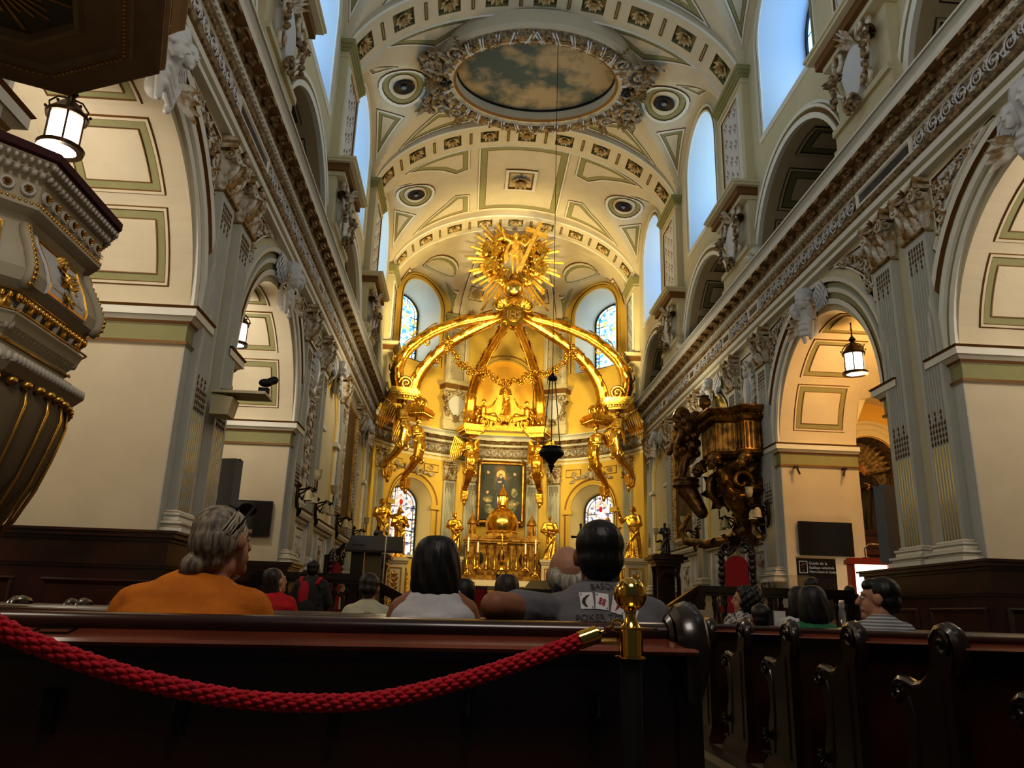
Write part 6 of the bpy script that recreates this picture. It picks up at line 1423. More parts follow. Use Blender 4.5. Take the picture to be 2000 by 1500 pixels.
for k in range(40):
    t = k / 40; b.ball((rnd.uniform(-.5, .5) * (1 - t), -.85 * (1 - t) ** 1.4 * rnd.uniform(.5, 1.05), -.1 - 1.5 * t), rnd.uniform(.1, .17) * (1.1 - .5 * t), 8, 6)
b.tube([(0, -.5, -.3), (0, -.4, -.9), (0, -.15, -1.4), (0, -.1, -1.9)], [.4, .3, .16, .06], 10); b.build('scroll_bracket', BALC, e, 50)
b = M(); b.lathe([(.12, 0), (.14, .05), (.05, .1), (.07, .15), (.14, .22), (.15, .35), (.1, .42), (.12, .45), (.0, .5)], (0, -1.1, 1.15), 16); b.build('urn_finial', BALC, e, 40)
b = M(); d_ = (-.95, -1.35)
b.cap((d_[0], d_[1], .35), (d_[0], d_[1], .95), .3, .24); head(b, (d_[0], d_[1] - .1, 1.3), 1.9, nod=.1)
for k in range(34): a = k * 2.4; b.ball((d_[0] + .26 * cos(a), d_[1] + .24 * sin(a) + .05, .25 + k * .034), rnd.uniform(.09, .15), 7, 6)
for sx in (-1, 1): b.cap((d_[0] + sx * .2, d_[1] - .1, .8), (d_[0] + sx * .38, d_[1] - .3, .45), .12, .08); b.cap((d_[0] + sx * .14, d_[1], .3), (d_[0] + sx * .16, d_[1] - .15, -.25), .14, .1)
b.lathe([(.0, -.5), (.28, -.5), (.36, -.45), (.3, -.38), (.34, -.3), (.3, -.25), (0, -.25)], (d_[0], d_[1], 0), 14); b.cap((d_[0], d_[1], -.5), (d_[0] + .2, d_[1] + .3, -1.1), .26, .16)
o = b.melt('carved_bust', mat('dark_bronze_gilt', S(132, 92, 40), .35, .65, col2=S(70, 48, 22), nscale=8), .03, e, sm=1)
b = M(); f = lambda u, v, h: (d_[0] + .1 + h, d_[1] + .1 + u, v); b.tube([(-1.2, -1.2, -1.1), (-1.5, -1.35, -1.45), (-1.25, -1.3, -1.75), (-.75, -1.0, -1.85), (-.35, -.5, -1.75), (-.1, -.15, -1.5)], [.05, .09, .1, .11, .14, .15], 8)
for k in range(4): leaf(b, lambda u, v, h: (-.9 + .3 * k + u, -1.0 + .2 * k - h, v), 0, -1.75, -1.0 + k * .6, .3, .18, .1, .8, 0, 3, 5)
b.build('scroll_branch', BALC, e, 50)
# ------------------------------------------------------------------ left pulpit
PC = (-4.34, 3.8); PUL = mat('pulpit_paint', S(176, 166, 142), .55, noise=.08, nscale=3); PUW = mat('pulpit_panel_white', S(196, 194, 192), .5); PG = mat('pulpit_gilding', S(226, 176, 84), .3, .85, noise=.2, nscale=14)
e = empty('pulpit', (PC[0], PC[1], 0), 0, 'white and gilt octagonal pulpit bulging from the left edge of the view', 'pulpit')
def octo(b, prof, rot=22.5, c=(0, 0), ms=None):
    for i, ((r0, z0), (r1, z1)) in enumerate(zip(prof, prof[1:])):
        A = [(c[0] + r0 * cos(radians(rot + 45 * k)), c[1] + r0 * sin(radians(rot + 45 * k)), z0) for k in range(8)]; B_3 = [(c[0] + r1 * cos(radians(rot + 45 * k)), c[1] + r1 * sin(radians(rot + 45 * k)), z1) for k in range(8)]
        b.add(A + B_3, [(k, (k + 1) % 8, 8 + (k + 1) % 8, 8 + k) for k in range(8)], ms[i] if ms else 0)
b = M(); octo(b, [(.9, 3.07), (.93, 3.06), (.93, 3.02), (.88, 3.0), (.7, 3.07), (.7, 3.07)]); b.build('velvet_rail', mat('dark_red_velvet', S(60, 18, 22), .8), e)
b = M(); octo(b, [(.9, 3.02), (.92, 3.0), (.88, 2.97), (.89, 2.95), (.85, 2.92), (.84, 2.8), (.86, 2.79), (.86, 2.77), (.79, 2.75), (.78, 2.72), (.8, 2.66), (.86, 2.56), (.9, 2.46), (.89, 2.4), (.84, 2.36), (.8, 2.34), (.83, 2.28), (.86, 2.25), (.84, 2.2), (.8, 2.16), (.79, 2.12), (.83, 2.1), (.87, 2.05), (.9, 2.02), (.86, 1.98), (.82, 1.96), (.6, 1.93)], ms=[0] * 26)
b.build('body', PUL, e)
def face(k, r, z, u, h):   # point on face k
    a = radians(45 * k); n_ = V((cos(a), sin(a), 0)); t_ = V((-sin(a), cos(a), 0)); p_ = n_ * (r * cos(pi / 8) + h) + t_ * u; return (p_.x, p_.y, z)
def rz_(z):
    T = [(2.36, .84), (2.4, .89), (2.46, .9), (2.56, .86), (2.66, .8), (2.72, .78)]
    for (z0, r0), (z1, r1) in zip(T, T[1:]):
        if z <= z1: return r0 + (r1 - r0) * (z - z0) / (z1 - z0)
    return .78
g1 = M(); g2 = M(); g3 = M()
for k in range(-3, 3):
    for i in range(7): g1.lathe([(.03, 0), (.042, .0)], (0, 0, -9), 6) if False else None
    f = lambda u, v, h: face(k, .845, v, u, h)
    for i in range(7):
        u = -.27 + i * .09; n = 12
        P = [(u + .036 * cos(2 * pi * j / n), 2.86 + .036 * sin(2 * pi * j / n)) for j in range(n)]; g3.panel(f, P, [(0, .003, 0, .012, 0), (.003, .014, .012, .012, 0), (.014, .017, .012, .004, 0)], None, .2)
        rosette(g1, f, u, 2.86, .02, 0, 5, .012)
    for i in range(26): g1.ball(f(-.32 + i * .0256, 2.795, .012), (.009, .009, .01), 5, 4)
    for i in range(22): g3.ball(face(k, .9, 2.985, -.34 + i * .0325, .01), (.012, .012, .016), 5, 4); g1.box(0, 0, 0, 0, 0, 0) if False else None
    for i in range(18): P = [face(k, .87, z, -.33 + i * .037 + a, h) for h in (0, .02) for z in (2.925, 2.95) for a in (0, .022)]; g3.add(P, [(4, 5, 7, 6), (0, 1, 5, 4), (2, 6, 7, 3), (0, 4, 6, 2), (1, 3, 7, 5)])
    F2 = lambda u, v, h: face(k, rz_(v), v, u, h)
    g2.panel(F2, [(-.2, 2.4), (.2, 2.4), (.22, 2.7), (-.22, 2.7)], [(0, .008, .002, .014, 0), (.008, .02, .014, .014, 1), (.02, .026, .014, .006, 1)], 0, .05)
    for i in range(22): leaf(g1, F2, rnd.uniform(-.045, .045), 2.455 + .009 * i, rnd.uniform(0, 6.28), .07, .045, .022, .5, 0, 3, 4)
    # corner ribs
    a = radians(45 * k + 22.5); c_ = lambda z, h=0: ((rz_(z) + h) * cos(a), (rz_(z) + h) * sin(a), z)
    g1.tube([c_(z, .005) for z in (2.38, 2.42, 2.47, 2.52, 2.58, 2.64, 2.7)], .03, 6, 1); 
    for i in range(13): g1.ball(c_(2.39 + i * .025, .03), (.014, .014, .012), 5, 4)
    for (r, z, w, q) in ((.84, 2.33, .02, g1), (.8, 2.21, .03, g3), (.88, 2.04, .022, g3)):
        for i in range(20):
            p = V(face(k, r, z, -.32 + i * .034, .015)); q.ball(p, (w * .7, w * .7, w * 1.1), 6, 5)
    for i in range(8): leaf(g1 if i % 2 else g3, lambda u, v, h: face(k, .82, v, u, h), -.28 + i * .08, 2.24, pi / 2, .1, .08, .02, .6, 0, 3, 4)
    for (r, z) in ((.845, 2.36), (.87, 2.26), (.8, 2.14)): g1.tube([face(k, r, z, -.33, .004), face(k, r, z, .33, .004)], .006, 5)
g1.build('gilt_ornament', [PG, PUL], e, 1); g2.build('framed_panel', [PUW, PG], e); g3.build('carved_bands', mat('pulpit_relief', S(190, 182, 170), .5), e, 1)
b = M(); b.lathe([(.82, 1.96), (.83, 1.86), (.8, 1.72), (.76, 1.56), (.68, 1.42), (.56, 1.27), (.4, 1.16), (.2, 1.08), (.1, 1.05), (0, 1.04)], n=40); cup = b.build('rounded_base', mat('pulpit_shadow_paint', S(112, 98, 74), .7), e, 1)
b = M()
for k in range(-9, 9):
    a = k * .2; b.tube([(r * cos(a) * 1.01, r * sin(a) * 1.01, z) for r, z in ((.825, 1.94), (.835, 1.86), (.8, 1.7), (.755, 1.54), (.69, 1.38), (.55, 1.15))], .008, 5)
for k in range(60): a = 2 * pi * k / 60; b.ball((.84 * cos(a), .84 * sin(a), 1.95), (.03, .03, .022), 6, 5)
b.build('gilt_ribs', PG, cup, 1)
b = M(); n = 24   # curved stair soffit with rope edge
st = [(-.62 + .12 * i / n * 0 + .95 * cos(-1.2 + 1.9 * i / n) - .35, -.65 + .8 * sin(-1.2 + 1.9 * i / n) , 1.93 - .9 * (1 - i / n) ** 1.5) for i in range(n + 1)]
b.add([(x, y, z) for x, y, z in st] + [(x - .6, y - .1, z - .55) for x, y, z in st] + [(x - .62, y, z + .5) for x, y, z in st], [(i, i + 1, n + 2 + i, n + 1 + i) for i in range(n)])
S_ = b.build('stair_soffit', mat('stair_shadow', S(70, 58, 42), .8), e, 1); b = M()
for i in range(n * 3): t = i / 3; j = min(n - 1, int(t)); u = t - j; p = V(st[j]) * (1 - u) + V(st[j + 1]) * u; b.ball(p, (.022, .022, .03), 6, 5)
b.build('rope_edge', PUL, S_, 1)
e = empty('pulpit_canopy', (PC[0], PC[1], 4.35), 0, 'dark octagonal sounding board above the left pulpit, gilt rays beneath', 'canopy'); PB = mat('canopy_brown_paint', S(168, 142, 106), .7, noise=.1)
b = M(); octo(b, [(0, .06), (.5, .06), (.5, .0), (.53, -.01), (.56, .02), (.74, .02), (.76, -.01), (.84, -.015), (.86, .01), (1.0, .01), (1.03, 0), (1.03, .03), (1.06, .05), (1.06, .1), (1.0, .12), (1.0, .3), (1.05, .32), (1.1, .38), (1.14, .42), (1.14, .5), (.6, .55), (.0, .6)], 0, ms=[2] + [0] * 3 + [1] + [0] * 17)
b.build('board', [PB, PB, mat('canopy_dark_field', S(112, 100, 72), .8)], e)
b = M(); 
for k in range(36):
    a = 2 * pi * k / 36; L = .3 + .1 * (k % 3 == 0) + .05 * (k % 2); b.add([(.06 * cos(a - .05), .06 * sin(a - .05), .045), (.06 * cos(a + .05), .06 * sin(a + .05), .045), (L * cos(a + .03), L * sin(a + .03), .05), (L * cos(a - .03), L * sin(a - .03), .05)], [(0, 1, 2, 3)])
b.ball((0, 0, .03), (.07, .11, .03)); b.ball((0, -.12, .02), .03)
for sx in (-1, 1):
    for k in range(5): leaf(b, lambda u, v, h: (u, v, .04 - h), sx * .04, .02, (0 if sx > 0 else pi) + sx * (k - 2) * .3, .24, .06, .02, .2, 0, 1, 4)
b.build('gilt_dove_rays', PG, e, 40)
b = M()
for k in range(8):
    f = lambda u, v, h: face(k + .5, 1.0, v, u, h)
    rinceau(b, f, -.36, .36, .14, .29, .18, 0, 0)
    for i in range(16): b.ball(f(-.36 + i * .048, .305, .02), .014, 5, 4); b.ball(face(k + .5, .8, -.02, -.28 + i * .037, 0), .012, 5, 4)
b.build('gilt_frieze', PG, e, 50)
# ------------------------------------------------------------------ pews
from mathutils.bvhtree import BVHTree
PEO = [(-.02, .1), (-.02, .80), (-.05, .86), (-.06, .92), (-.04, .965), (0, .985), (.05, .98), (.09, .95), (.105, .89), (.12, .82), (.16, .765), (.23, .725), (.30, .71), (.36, .72), (.42, .735), (.465, .72), (.475, .68), (.45, .64), (.41, .6),
       (.385, .54), (.38, .46), (.40, .39), (.43, .33), (.44, .26), (.42, .18), (.40, .1)]
def pewend():
    b = M(); b.prism(PEO, lambda u, v, h: (h, u, v), -.03, .03)
    b.tube([(0, -.05, .80), (0, -.078, .86), (0, -.085, .92), (0, -.06, .975), (0, 0, 1.0), (0, .06, .99), (0, .105, .95), (0, .12, .88), (0, .135, .82), (0, .175, .775), (0, .24, .74), (0, .31, .73), (0, .38, .745), (0, .44, .75), (0, .485, .725), (0, .49, .68), (0, .46, .65)],
           [.018, .026, .03, .03, .03, .03, .03, .028, .024, .022, .022, .022, .022, .024, .026, .024, .016], 8, flat=1.3)
    for sx in (-1, 1):
        f = lambda u, v, h: (sx * (.03 + h), u, v)
        spiral(b, f, .44, .685, .04, 1.3, -1, 1.5, .014, .01, 0, 12, 5); spiral(b, f, .0, .93, .05, 1.3, 1, 1.5, .014, .01, 0, 12, 5)
        rosette(b, f, .405, .25, .055, 0, 7, .018)
        b.tube([f(.06, .14, 0), f(.06, .78, 0)], .008, 5); b.tube([f(.34, .14, 0), f(.3, .4, 0), f(.3, .6, 0), f(.34, .68, 0)], .008, 5)
    return b
def pewbase():
    b = M()
    for z0, z1, g in ((0, .06, .045), (.06, .08, .035), (.08, .1, .025), (.1, .12, .015)): b.box(-.03 - g, .03 + g, -.04 - g, .42 + g, z0, z1)
    return b
ENDM = pewend().build('end_panel', EBONY, None, 40); BASEM = pewbase().build('plinth', WOOD); em, bm_ = ENDM.data, BASEM.data; bpy.data.objects.remove(ENDM); bpy.data.objects.remove(BASEM)
def pewset(L):
    b = M(); b.box(.03, L - .03, .0, .03, .08, .93); back = b.build('back_panel', WOOD)
    b = M(); b.prism([(-.02, .93), (-.03, .95), (-.02, .968), (.01, .975), (.045, .968), (.05, .95), (.04, .93)], lambda u, v, h: (h, u, v), .0, L)
    tr = b.build('top_rail', WOOD, None, 60)
    b = M(); b.prism([(.0, .942), (-.11, .918), (-.12, .91), (-.11, .902), (0, .915)], lambda u, v, h: (h, u, v), .0, L); led = b.build('book_ledge', WOODL)
    b = M()
    for z0, z1, g in ((.84, .85, .02), (.85, .862, .03), (.862, .87, .02), (.08, .2, .02), (.2, .215, .01)): b.box(.03, L - .03, -g, 0, z0, z1)
    mid = b.build('mouldings', WOOD); b = M(); b.prism([(.03, .41), (.03, .44), (.4, .46), (.44, .455), (.44, .43), (.4, .42)], lambda u, v, h: (h, u, v), .02, L - .02); seat = b.build('seat', WOODL)
    return [back, tr, led, mid, seat]
PS = pewset(3.53); PSR = pewset(3.7)
def pew(x0, y, L, parts, label, group, tilt=0):
    e = empty('church_pew', (x0, y, 0), 0, label, 'pew', group)
    if tilt: e.rotation_euler = (0, tilt, 0)
    for o in parts:
        c = bpy.data.objects.new(o.name.split('.')[0], o.data); C.objects.link(c); c.parent = e
    for x in (0, L):
        o = bpy.data.objects.new('end_panel', em); C.objects.link(o); o.parent = e; o.location = (x, 0, 0)
        q = bpy.data.objects.new('plinth', bm_); C.objects.link(q); q.parent = o
    return e
ORD = ['nearest', 'second', 'third', 'fourth', 'fifth', 'sixth', 'seventh', 'eighth']
for i in range(8):
    p_ = pew(-.88 - 3.53, 2.05 + .9 * i, 3.53, PS, ('long dark mahogany pew right behind the red rope' if i == 0 else 'dark mahogany pew, %s row from the rope in the left block' % ORD[i]), 'left block of pews', -.0105 if i == 0 else 0)
    if i == 0:
        p_.location.z = -.02
        hk = M()
        for x in (-2.4, -2.1, -1.74, -1.42, -1.11):
            q = M(); X_ = x + 4.41; q.box(X_ - .012, X_ + .012, -.012, 0, .7, .8); q.tube([(X_, -.01, .79), (X_, -.05, .8), (X_, -.055, .76), (X_, -.03, .74)], .006, 6); q.tube([(X_, -.01, .73), (X_, -.035, .71), (X_, -.04, .735)], .006, 6); q.build('hat_hook', BLACK, p_, 40)
        for x in (-2.4, -1.1):
            q = M(); X_ = x + 4.41; q.panel(lambda u, v, h: (X_ + u, -.03 - v, .935 - v * .22 + h), [(-.045, -.0), (.045, -.0), (.045, .05), (-.045, .05)], [(0, 0, 0, .003, 0), (0, .006, .004, .004, 0), (.006, .008, .004, 0, 0)], 1, .1); q.build('card_frame', [IRON if x < -2 else BRASS, BLACK], p_)
for i in range(7):
    pew(.76, 2.73 + .9 * i, 3.7, PSR, ('dark mahogany pew end curling in at the right edge, nearest on the right' if i == 0 else 'dark mahogany pew, %s row from the front in the right block' % ORD[i]), 'right block of pews')
for s in (-1, 1):
    for i in range(5):
        e = pew(s * 4.95 - (3.53 if s < 0 else 0), 4.8 + .9 * i, 3.53, PS, 'dark pew in the %s side aisle, %s row from the screen' % (LR[s], ORD[4 - i]), '%s aisle pews' % LR[s])
for o in PS + PSR: bpy.data.objects.remove(o)
# ------------------------------------------------------------------ stanchion and rope
e = empty('rope_stanchion', (-1.09, 1.75, 0), 0, 'black stanchion post with brass collar and round brass ball', 'stanchion')
b = M(); b.cap((0, 0, .05), (0, 0, .93), .0235, n=24); b.build('post', BLACK, e, 40)
b = M(); b.lathe([(0, 0), (.15, 0), (.16, .012), (.14, .03), (.05, .05), (.03, .06)], n=32); b.build('base', BLACK, e, 40)
b = M(); b.lathe([(.0245, .917), (.035, .918), (.035, .922), (.026, .924), (.0262, .976), (.057, .978), (.058, .981), (.022, .983), (.019, .987), (.012, 1.0), (.011, 1.01), (.013, 1.015), (.0115, 1.02)], n=48); b.build('collar', BRASS, e, 50)
b = M(); b.ball((0, 0, 1.05), .0355, 48, 32); b.build('ball_finial', BRASS, e, 1)
Pa, Pb = V((-2.235, 1.4, .966)), V((-1.165, 1.75, .966)); ctl = [(-2.235, 1.4, .966), (-2.15, 1.43, .925), (-2.0, 1.49, .872), (-1.85, 1.56, .838), (-1.72, 1.62, .828), (-1.6, 1.65, .835), (-1.45, 1.7, .868), (-1.3, 1.735, .915), (-1.19, 1.75, .955)]
def crom(P, n):
    P = [V(p) for p in P]; P = [P[0] * 2 - P[1]] + P + [P[-1] * 2 - P[-2]]; out = []
    for i in range(1, len(P) - 2):
        for j in range(n):
            t = j / n; a, b_, c, d = P[i - 1:i + 3]; out.append(.5 * ((2 * b_) + (c - a) * t + (2 * a - 5 * b_ + 4 * c - d) * t * t + (3 * b_ - a - 3 * c + d) * t ** 3))
    return out + [P[-2]]
cen = crom(ctl, 40); L_ = [0]
for a, c in zip(cen, cen[1:]): L_.append(L_[-1] + (c - a).length)
e = empty('barrier_rope', (0, 0, 0), 0, 'thick twisted red rope sagging across the front pew', 'rope')
b = M()
for k in range(4):
    for j in range(3):
        P = []
        for i, c in enumerate(cen):
            t = (cen[min(i + 1, len(cen) - 1)] - cen[max(0, i - 1)]).normalized(); n1 = t.cross(V((0, 0, 1))).normalized(); n2 = t.cross(n1)
            a = 2 * pi * (k / 4 + L_[i] / .085); a2 = 2 * pi * (j / 3 - L_[i] / .04)
            P.append(c + (n1 * cos(a) + n2 * sin(a)) * .0098 + (n1 * cos(a2) + n2 * sin(a2)) * .0042)
        b.tube(P, .0046, 6, cap=True)
b.build('twisted_strands', ROPE, e, 1)
for (p, d, x) in ((cen[-1], (cen[-1] - cen[-4]).normalized(), V((-1.13, 1.74, .981))), (cen[0], (cen[0] - cen[3]).normalized(), None)):
    b = M(); b.tube([p - d * .012, p + d * .03, p + d * .036], [.0185, .0185, .012], 24); q = p + d * .036; b.cap(q, q + d * .012, .006, n=10)
    b.tube([q + d * .01 + V((0, 0, .004)), q + d * .03 + V((0, 0, .004)), q + d * .034 + V((0, 0, -.004))], .004, 8)
    b.tube([q + d * .032 + V((.012 * cos(t) - .0 + .01, 0, .012 * sin(t) + .006)) for t in [k * .5 - .5 for k in range(12)]], .0032, 8); b.build('brass_end', BRASS, e, 40)
# ------------------------------------------------------------------ people (seen from behind; local -Y is forward)
def hairmat(n, c1, c2, r=.45):
    m = mat(n, S(*c1), r, col2=S(*c2), nscale=3); nt = m.node_tree; N_ = [x for x in nt.nodes if x.type == 'TEX_NOISE'][0]; mp = nt.nodes.new('ShaderNodeMapping'); mp.inputs['Scale'].default_value = (26, 26, 4)
    tc = [x for x in nt.nodes if x.type == 'TEX_COORD'][0]; nt.links.new(tc.outputs['Object'], mp.inputs['Vector']); nt.links.new(mp.outputs['Vector'], N_.inputs['Vector'])
    bp = nt.nodes.new('ShaderNodeBump'); bp.inputs['Strength'].default_value = .6; bp.inputs['Distance'].default_value = .006; nt.links.new(N_.outputs['Fac'], bp.inputs['Height']); nt.links.new(bp.outputs['Normal'], nt.nodes['Principled BSDF'].inputs['Normal'])
    return m
HB = hairmat('black_hair', (26, 20, 18), (10, 8, 8)); HBR = hairmat('brown_hair', (60, 38, 28), (24, 15, 12)); HG = hairmat('grey_hair', (150, 138, 120), (84, 74, 62), .5); HW = hairmat('white_hair', (190, 184, 170), (130, 122, 108), .6)
def skin(n, c): return mat('skin_' + n, S(*c), .55, noise=.08, nscale=14)
SK1, SK2, SK3 = skin('fair', (186, 138, 110)), skin('tan', (150, 100, 72)), skin('brown', (110, 72, 52))
def cloth(n, c, c2=None, sc_=8): return mat('cloth_' + n, S(*c), .85, col2=S(*c2) if c2 else None, noise=.12, nscale=sc_, bump=.35, bscale=18, bdist=.02)
EYEW = mat('eye_white', S(200, 195, 188), .3); EYED = mat('eye_iris', S(30, 20, 16), .3)
DK = cloth('dark_trousers', (40, 38, 40))
def person(label, x, y, rz, top, sw, sk, sh, hair, style='short', turn=0, nod=0, tilt=0, seated=True, sleeve=1, vox=.014, arms=None, seed=0, lean=0, trousers=DK, hk=1.0, nk=0, hx=0):
    """sw = half shoulder width; top = height of the head top"""
    r_ = random.Random(seed); o0 = 0 if seated else .40; k = 1
    zt = top; hc = V((hx, -.03 - lean, zt - .13 * hk)); nz = zt - .222 * hk - nk; sz = nz - .036   # shoulder line
    R = Matrix.Rotation(tilt, 3, 'Y'); b = M(); seat = .46 if seated else sz - .56
    head(b, hc, hk, nod=nod, turn=turn, hair=False, R0=R); b.cap((0, -.01, sz + .0), hc + V((0, .02, -.07)), .058 * hk, .055 * hk)
    for s in (-1, 1): b.cap((s * .03, .01, nz - .03), (s * (sw - .08), .01, sz - .04), .045, .045)
    b.cap((0, 0, seat + .12), (0, 0, sz - .12), sw * .55, sw * .62)
    A = arms or [((s * (sw + .03), -.02, sz - .3), (s * .12, -.28, sz - .42)) for s in (-1, 1)]
    for s, (el, ha) in zip((-1, 1), A):
        p = V((s * (sw - .06), 0, sz - .06)); el = V(el); ha = V(ha); b.cap(p, el, .054, .043); b.cap(el, ha, .043, .028); d = (ha - el).normalized(); hand(b, ha, d, V((0, 0, 1)) if abs(d.z) < .8 else V((0, -1, 0)), 1.0, s, .6)
    o = b.melt('person', sk, vox * .85, sm=1); o.location = (x, y, 0); o.rotation_euler = (0, 0, rz); tag(o, label, 'person')
    if abs(turn) > .3 or abs(rz - pi) > .2:
        RE = R @ Matrix.Rotation(turn, 3, 'Z') @ Matrix.Rotation(nod, 3, 'X')
        for s in (-1, 1):
            c = hc + RE @ (V((s * .03, -.082, .012)) * hk); q = M(); q.ball(c, .0125 * hk, 12, 8, 0); q.ball(c + RE @ V((0, -.008 * hk, 0)), .0062 * hk, 8, 6, 1); q.build('eye', [EYEW, EYED], o, 1)
            q = M(); q.cap(hc + RE @ (V((s * .016, -.092, .04)) * hk), hc + RE @ (V((s * .048, -.083, .042)) * hk), .0045 * hk, n=6); q.build('eyebrow', hair, o, 1)
    # shirt
    c = M(); g = .018
    c.ball((0, 0, sz - .17), (sw - .02, .135 + g, .23), 20, 12); c.ball((0, .02, sz - .1), (sw - .01, .11 + g, .1), 20, 10)
    if sleeve:
        c.cap((-sw + .09, .01, sz - .06), (sw - .09, .01, sz - .06), .058 + g, n=12); [c.cap((q_ * .045, .014, nz - .06), (q_ * (sw - .09), .01, sz - .058), .05, .068, 12) for q_ in (-1, 1)]
    c.grid(lambda u, v: ((sw * (.80 + .12 * cos(3 * v))) * cos(2 * pi * u) * (1 + .02 * sin(9 * u * 2 * pi + 4 * v)), (.14 + g + .03 * (1 - v)) * sin(2 * pi * u), seat + .02 + (sz - seat - .1) * v), 36, 8, cu=True)
    n0 = len(c.v); c.f += [tuple(range(n0 - 36 * 9 + 35, n0 - 36 * 9 - 1, -1)), tuple(range(n0 - 36, n0))]; c.k += [0, 0]
    for i in range(5): z = sz - .1 - .07 * i; c.cap((r_.uniform(-.2, -.05) * sw * 4, .13, z), (r_.uniform(.05, .2) * sw * 4, .135, z - r_.uniform(-.04, .05)), .022, .012, 7)
    if sleeve:
        for s, (el, ha) in zip((-1, 1), A):
            p = V((s * (sw - .06), 0, sz - .062)); el = V(el); q = p + (el - p) * (.62 if sleeve == 1 else 1.0); c.cap(p, q, .07, .062)
            if sleeve == 2: c.cap(el, V(ha), .052, .04)
    else:
        for s in (-1, 1): c.cap((s * .1, .06, sz - .1), (s * .085, .0, nz - .035), .036, .026); c.cap((s * .1, -.1, sz - .1), (s * .085, .0, nz - .035), .03, .026)
    SH = c.melt('shirt', sh, vox, o, sm=2)
    if seated:
        t = M()
        for s in (-1, 1): t.cap((s * .1, .02, .53), (s * .12, -.42, .52), .088, .07); t.cap((s * .12, -.42, .5), (s * .13, -.4, .1), .062, .045); t.cap((s * .13, -.38, .05), (s * .13, -.54, .045), .042, .035)
    else:
        t = M()
        for s in (-1, 1): t.cap((s * .09, 0, seat + .04), (s * .1, 0, .48), .095, .065); t.cap((s * .1, 0, .48), (s * .1, .02, .1), .062, .045); t.cap((s * .1, .03, .05), (s * .11, -.13, .045), .045, .035)
    t.melt('trousers', trousers, .022, o, sm=1)
    # hair
    h = M(); RR = R @ Matrix.Rotation(turn, 3, 'Z') @ Matrix.Rotation(nod, 3, 'X'); P = lambda a, b_, c_: hc + RR @ (V((a, b_, c_)) * hk)
    def hb(a, b_, c_, r): h.ball(P(a, b_, c_), tuple(q * hk for q in r), 14, 10, R=RR)
    hb(0, .03, .045, (.087, .098, .09)); 
    if style == 'short': hb(0, .05, -.01, (.08, .075, .075)); hb(0, -.03, .08, (.07, .06, .045))
    if style == 'bald':
        h = M()
        for s in (-1, 1): hb(s * .055, .04, -.015, (.034, .07, .055))
        hb(0, .075, -.03, (.065, .035, .05))
    if style in ('bob', 'long'):
        T = [(.0, .14), (.05, .134), (.083, .11), (.1, .07), (.108, .02), (.11, -.03), (.11, -.08), (.106, -.12), (.09, -.15), (.05, -.165), (0, -.167)] if style == 'bob' else [(.0, .138), (.045, .134), (.075, .112), (.09, .07), (.094, .02), (.094, -.05), (.096, -.12), (.1, -.2), (.102, -.28), (.09, -.35), (.04, -.36), (0, -.362)]
        def hf(u, v):
            i = v * (len(T) - 1); j = min(len(T) - 2, int(i)); r, z = (T[j][q] + (T[j + 1][q] - T[j][q]) * (i - j) for q in (0, 1)); a = 2 * pi * u; m_ = 1 + .03 * sin(11 * a + 2 * z * 20) * min(1, v * 2)
            yy = sin(a); cut = .52 if z < .05 else 1
            return P(r * cos(a) * m_, .038 + r * (yy * m_ if yy > 0 else yy * (.35 if z < .06 else .9)), z + (.012 * sin(5 * a) if v > .8 else 0))
        h.grid(hf, 36, 22, cu=True)
    if style == 'curly':
        for i in range(70): a = i * 2.4; zz = -.13 + .25 * (i / 70); rr = .11 * sqrt(max(.05, 1 - ((zz - .01) / .16) ** 2)); hb(rr * cos(a), .045 + rr * sin(a) * .9 + .01, zz, (.034,) * 3) if sin(a) > -.55 or zz > .06 else None
    if style == 'bun':
        hb(0, .055, -.0, (.088, .085, .085)); hb(.035, .12, -.075, (.045, .038, .042)); hb(0, .07, -.06, (.06, .05, .045)); hb(.055, .13, -.105, (.028, .02, .035))
    H_ = h.melt('hair', hair, vox * .8, o, sm=1)
    return o, SH, H_, P
TSO = cloth('orange', (206, 122, 22), (190, 108, 16)); TG = cloth('heather_grey', (112, 110, 114)); TW = cloth('white', (206, 204, 206)); 
o, SHo, Hh, P = person('woman in orange T-shirt, grey hair in a low bun, glasses on her head', -2.24, 2.43, pi, 1.292, .222, SK1, TSO, HG, 'bun', turn=-.45, nod=-.05, tilt=.1, vox=.009, seed=3, hk=.85, nk=.02, hx=-.06)
b = M()
for i in range(110):   # loose strands swept back to the knot
    a = rnd.uniform(-1.9, 1.9); z0 = rnd.uniform(-.02, .12); st0 = (.088 * sin(a), .035 - .092 * cos(a) * (.9 if cos(a) > 0 else -1.0), z0)
    def onh(p, r=1.03):
        q = V((p[0] / .088, (p[1] - .032) / .1, (p[2] - .043) / .09)); q.normalize(); q *= r; return (q.x * .088, q.y * .1 + .032, q.z * .09 + .043)
    A_ = onh(st0); Bk = (.035, .125, -.07); pts = []
    for j in range(7):
        t = j / 6; m_ = V(A_) * (1 - t) + V(Bk) * t; pts.append(P(*onh(m_, 1.03 + rnd.uniform(-.02, .03))) if j < 6 else P(*Bk))
    b.tube(pts, [.0022, .0028, .0028, .0028, .0026, .0024, .002], 4)
b.build('loose_strands', mat('light_grey_strand', S(178, 166, 148), .45), Hh, 1)
b = M()
for s in (-1, 1): b.tube([P(s * .075, -.07, .122), P(s * .09, -.01, .085), P(s * .092, .04, .04)], .0036, 6)
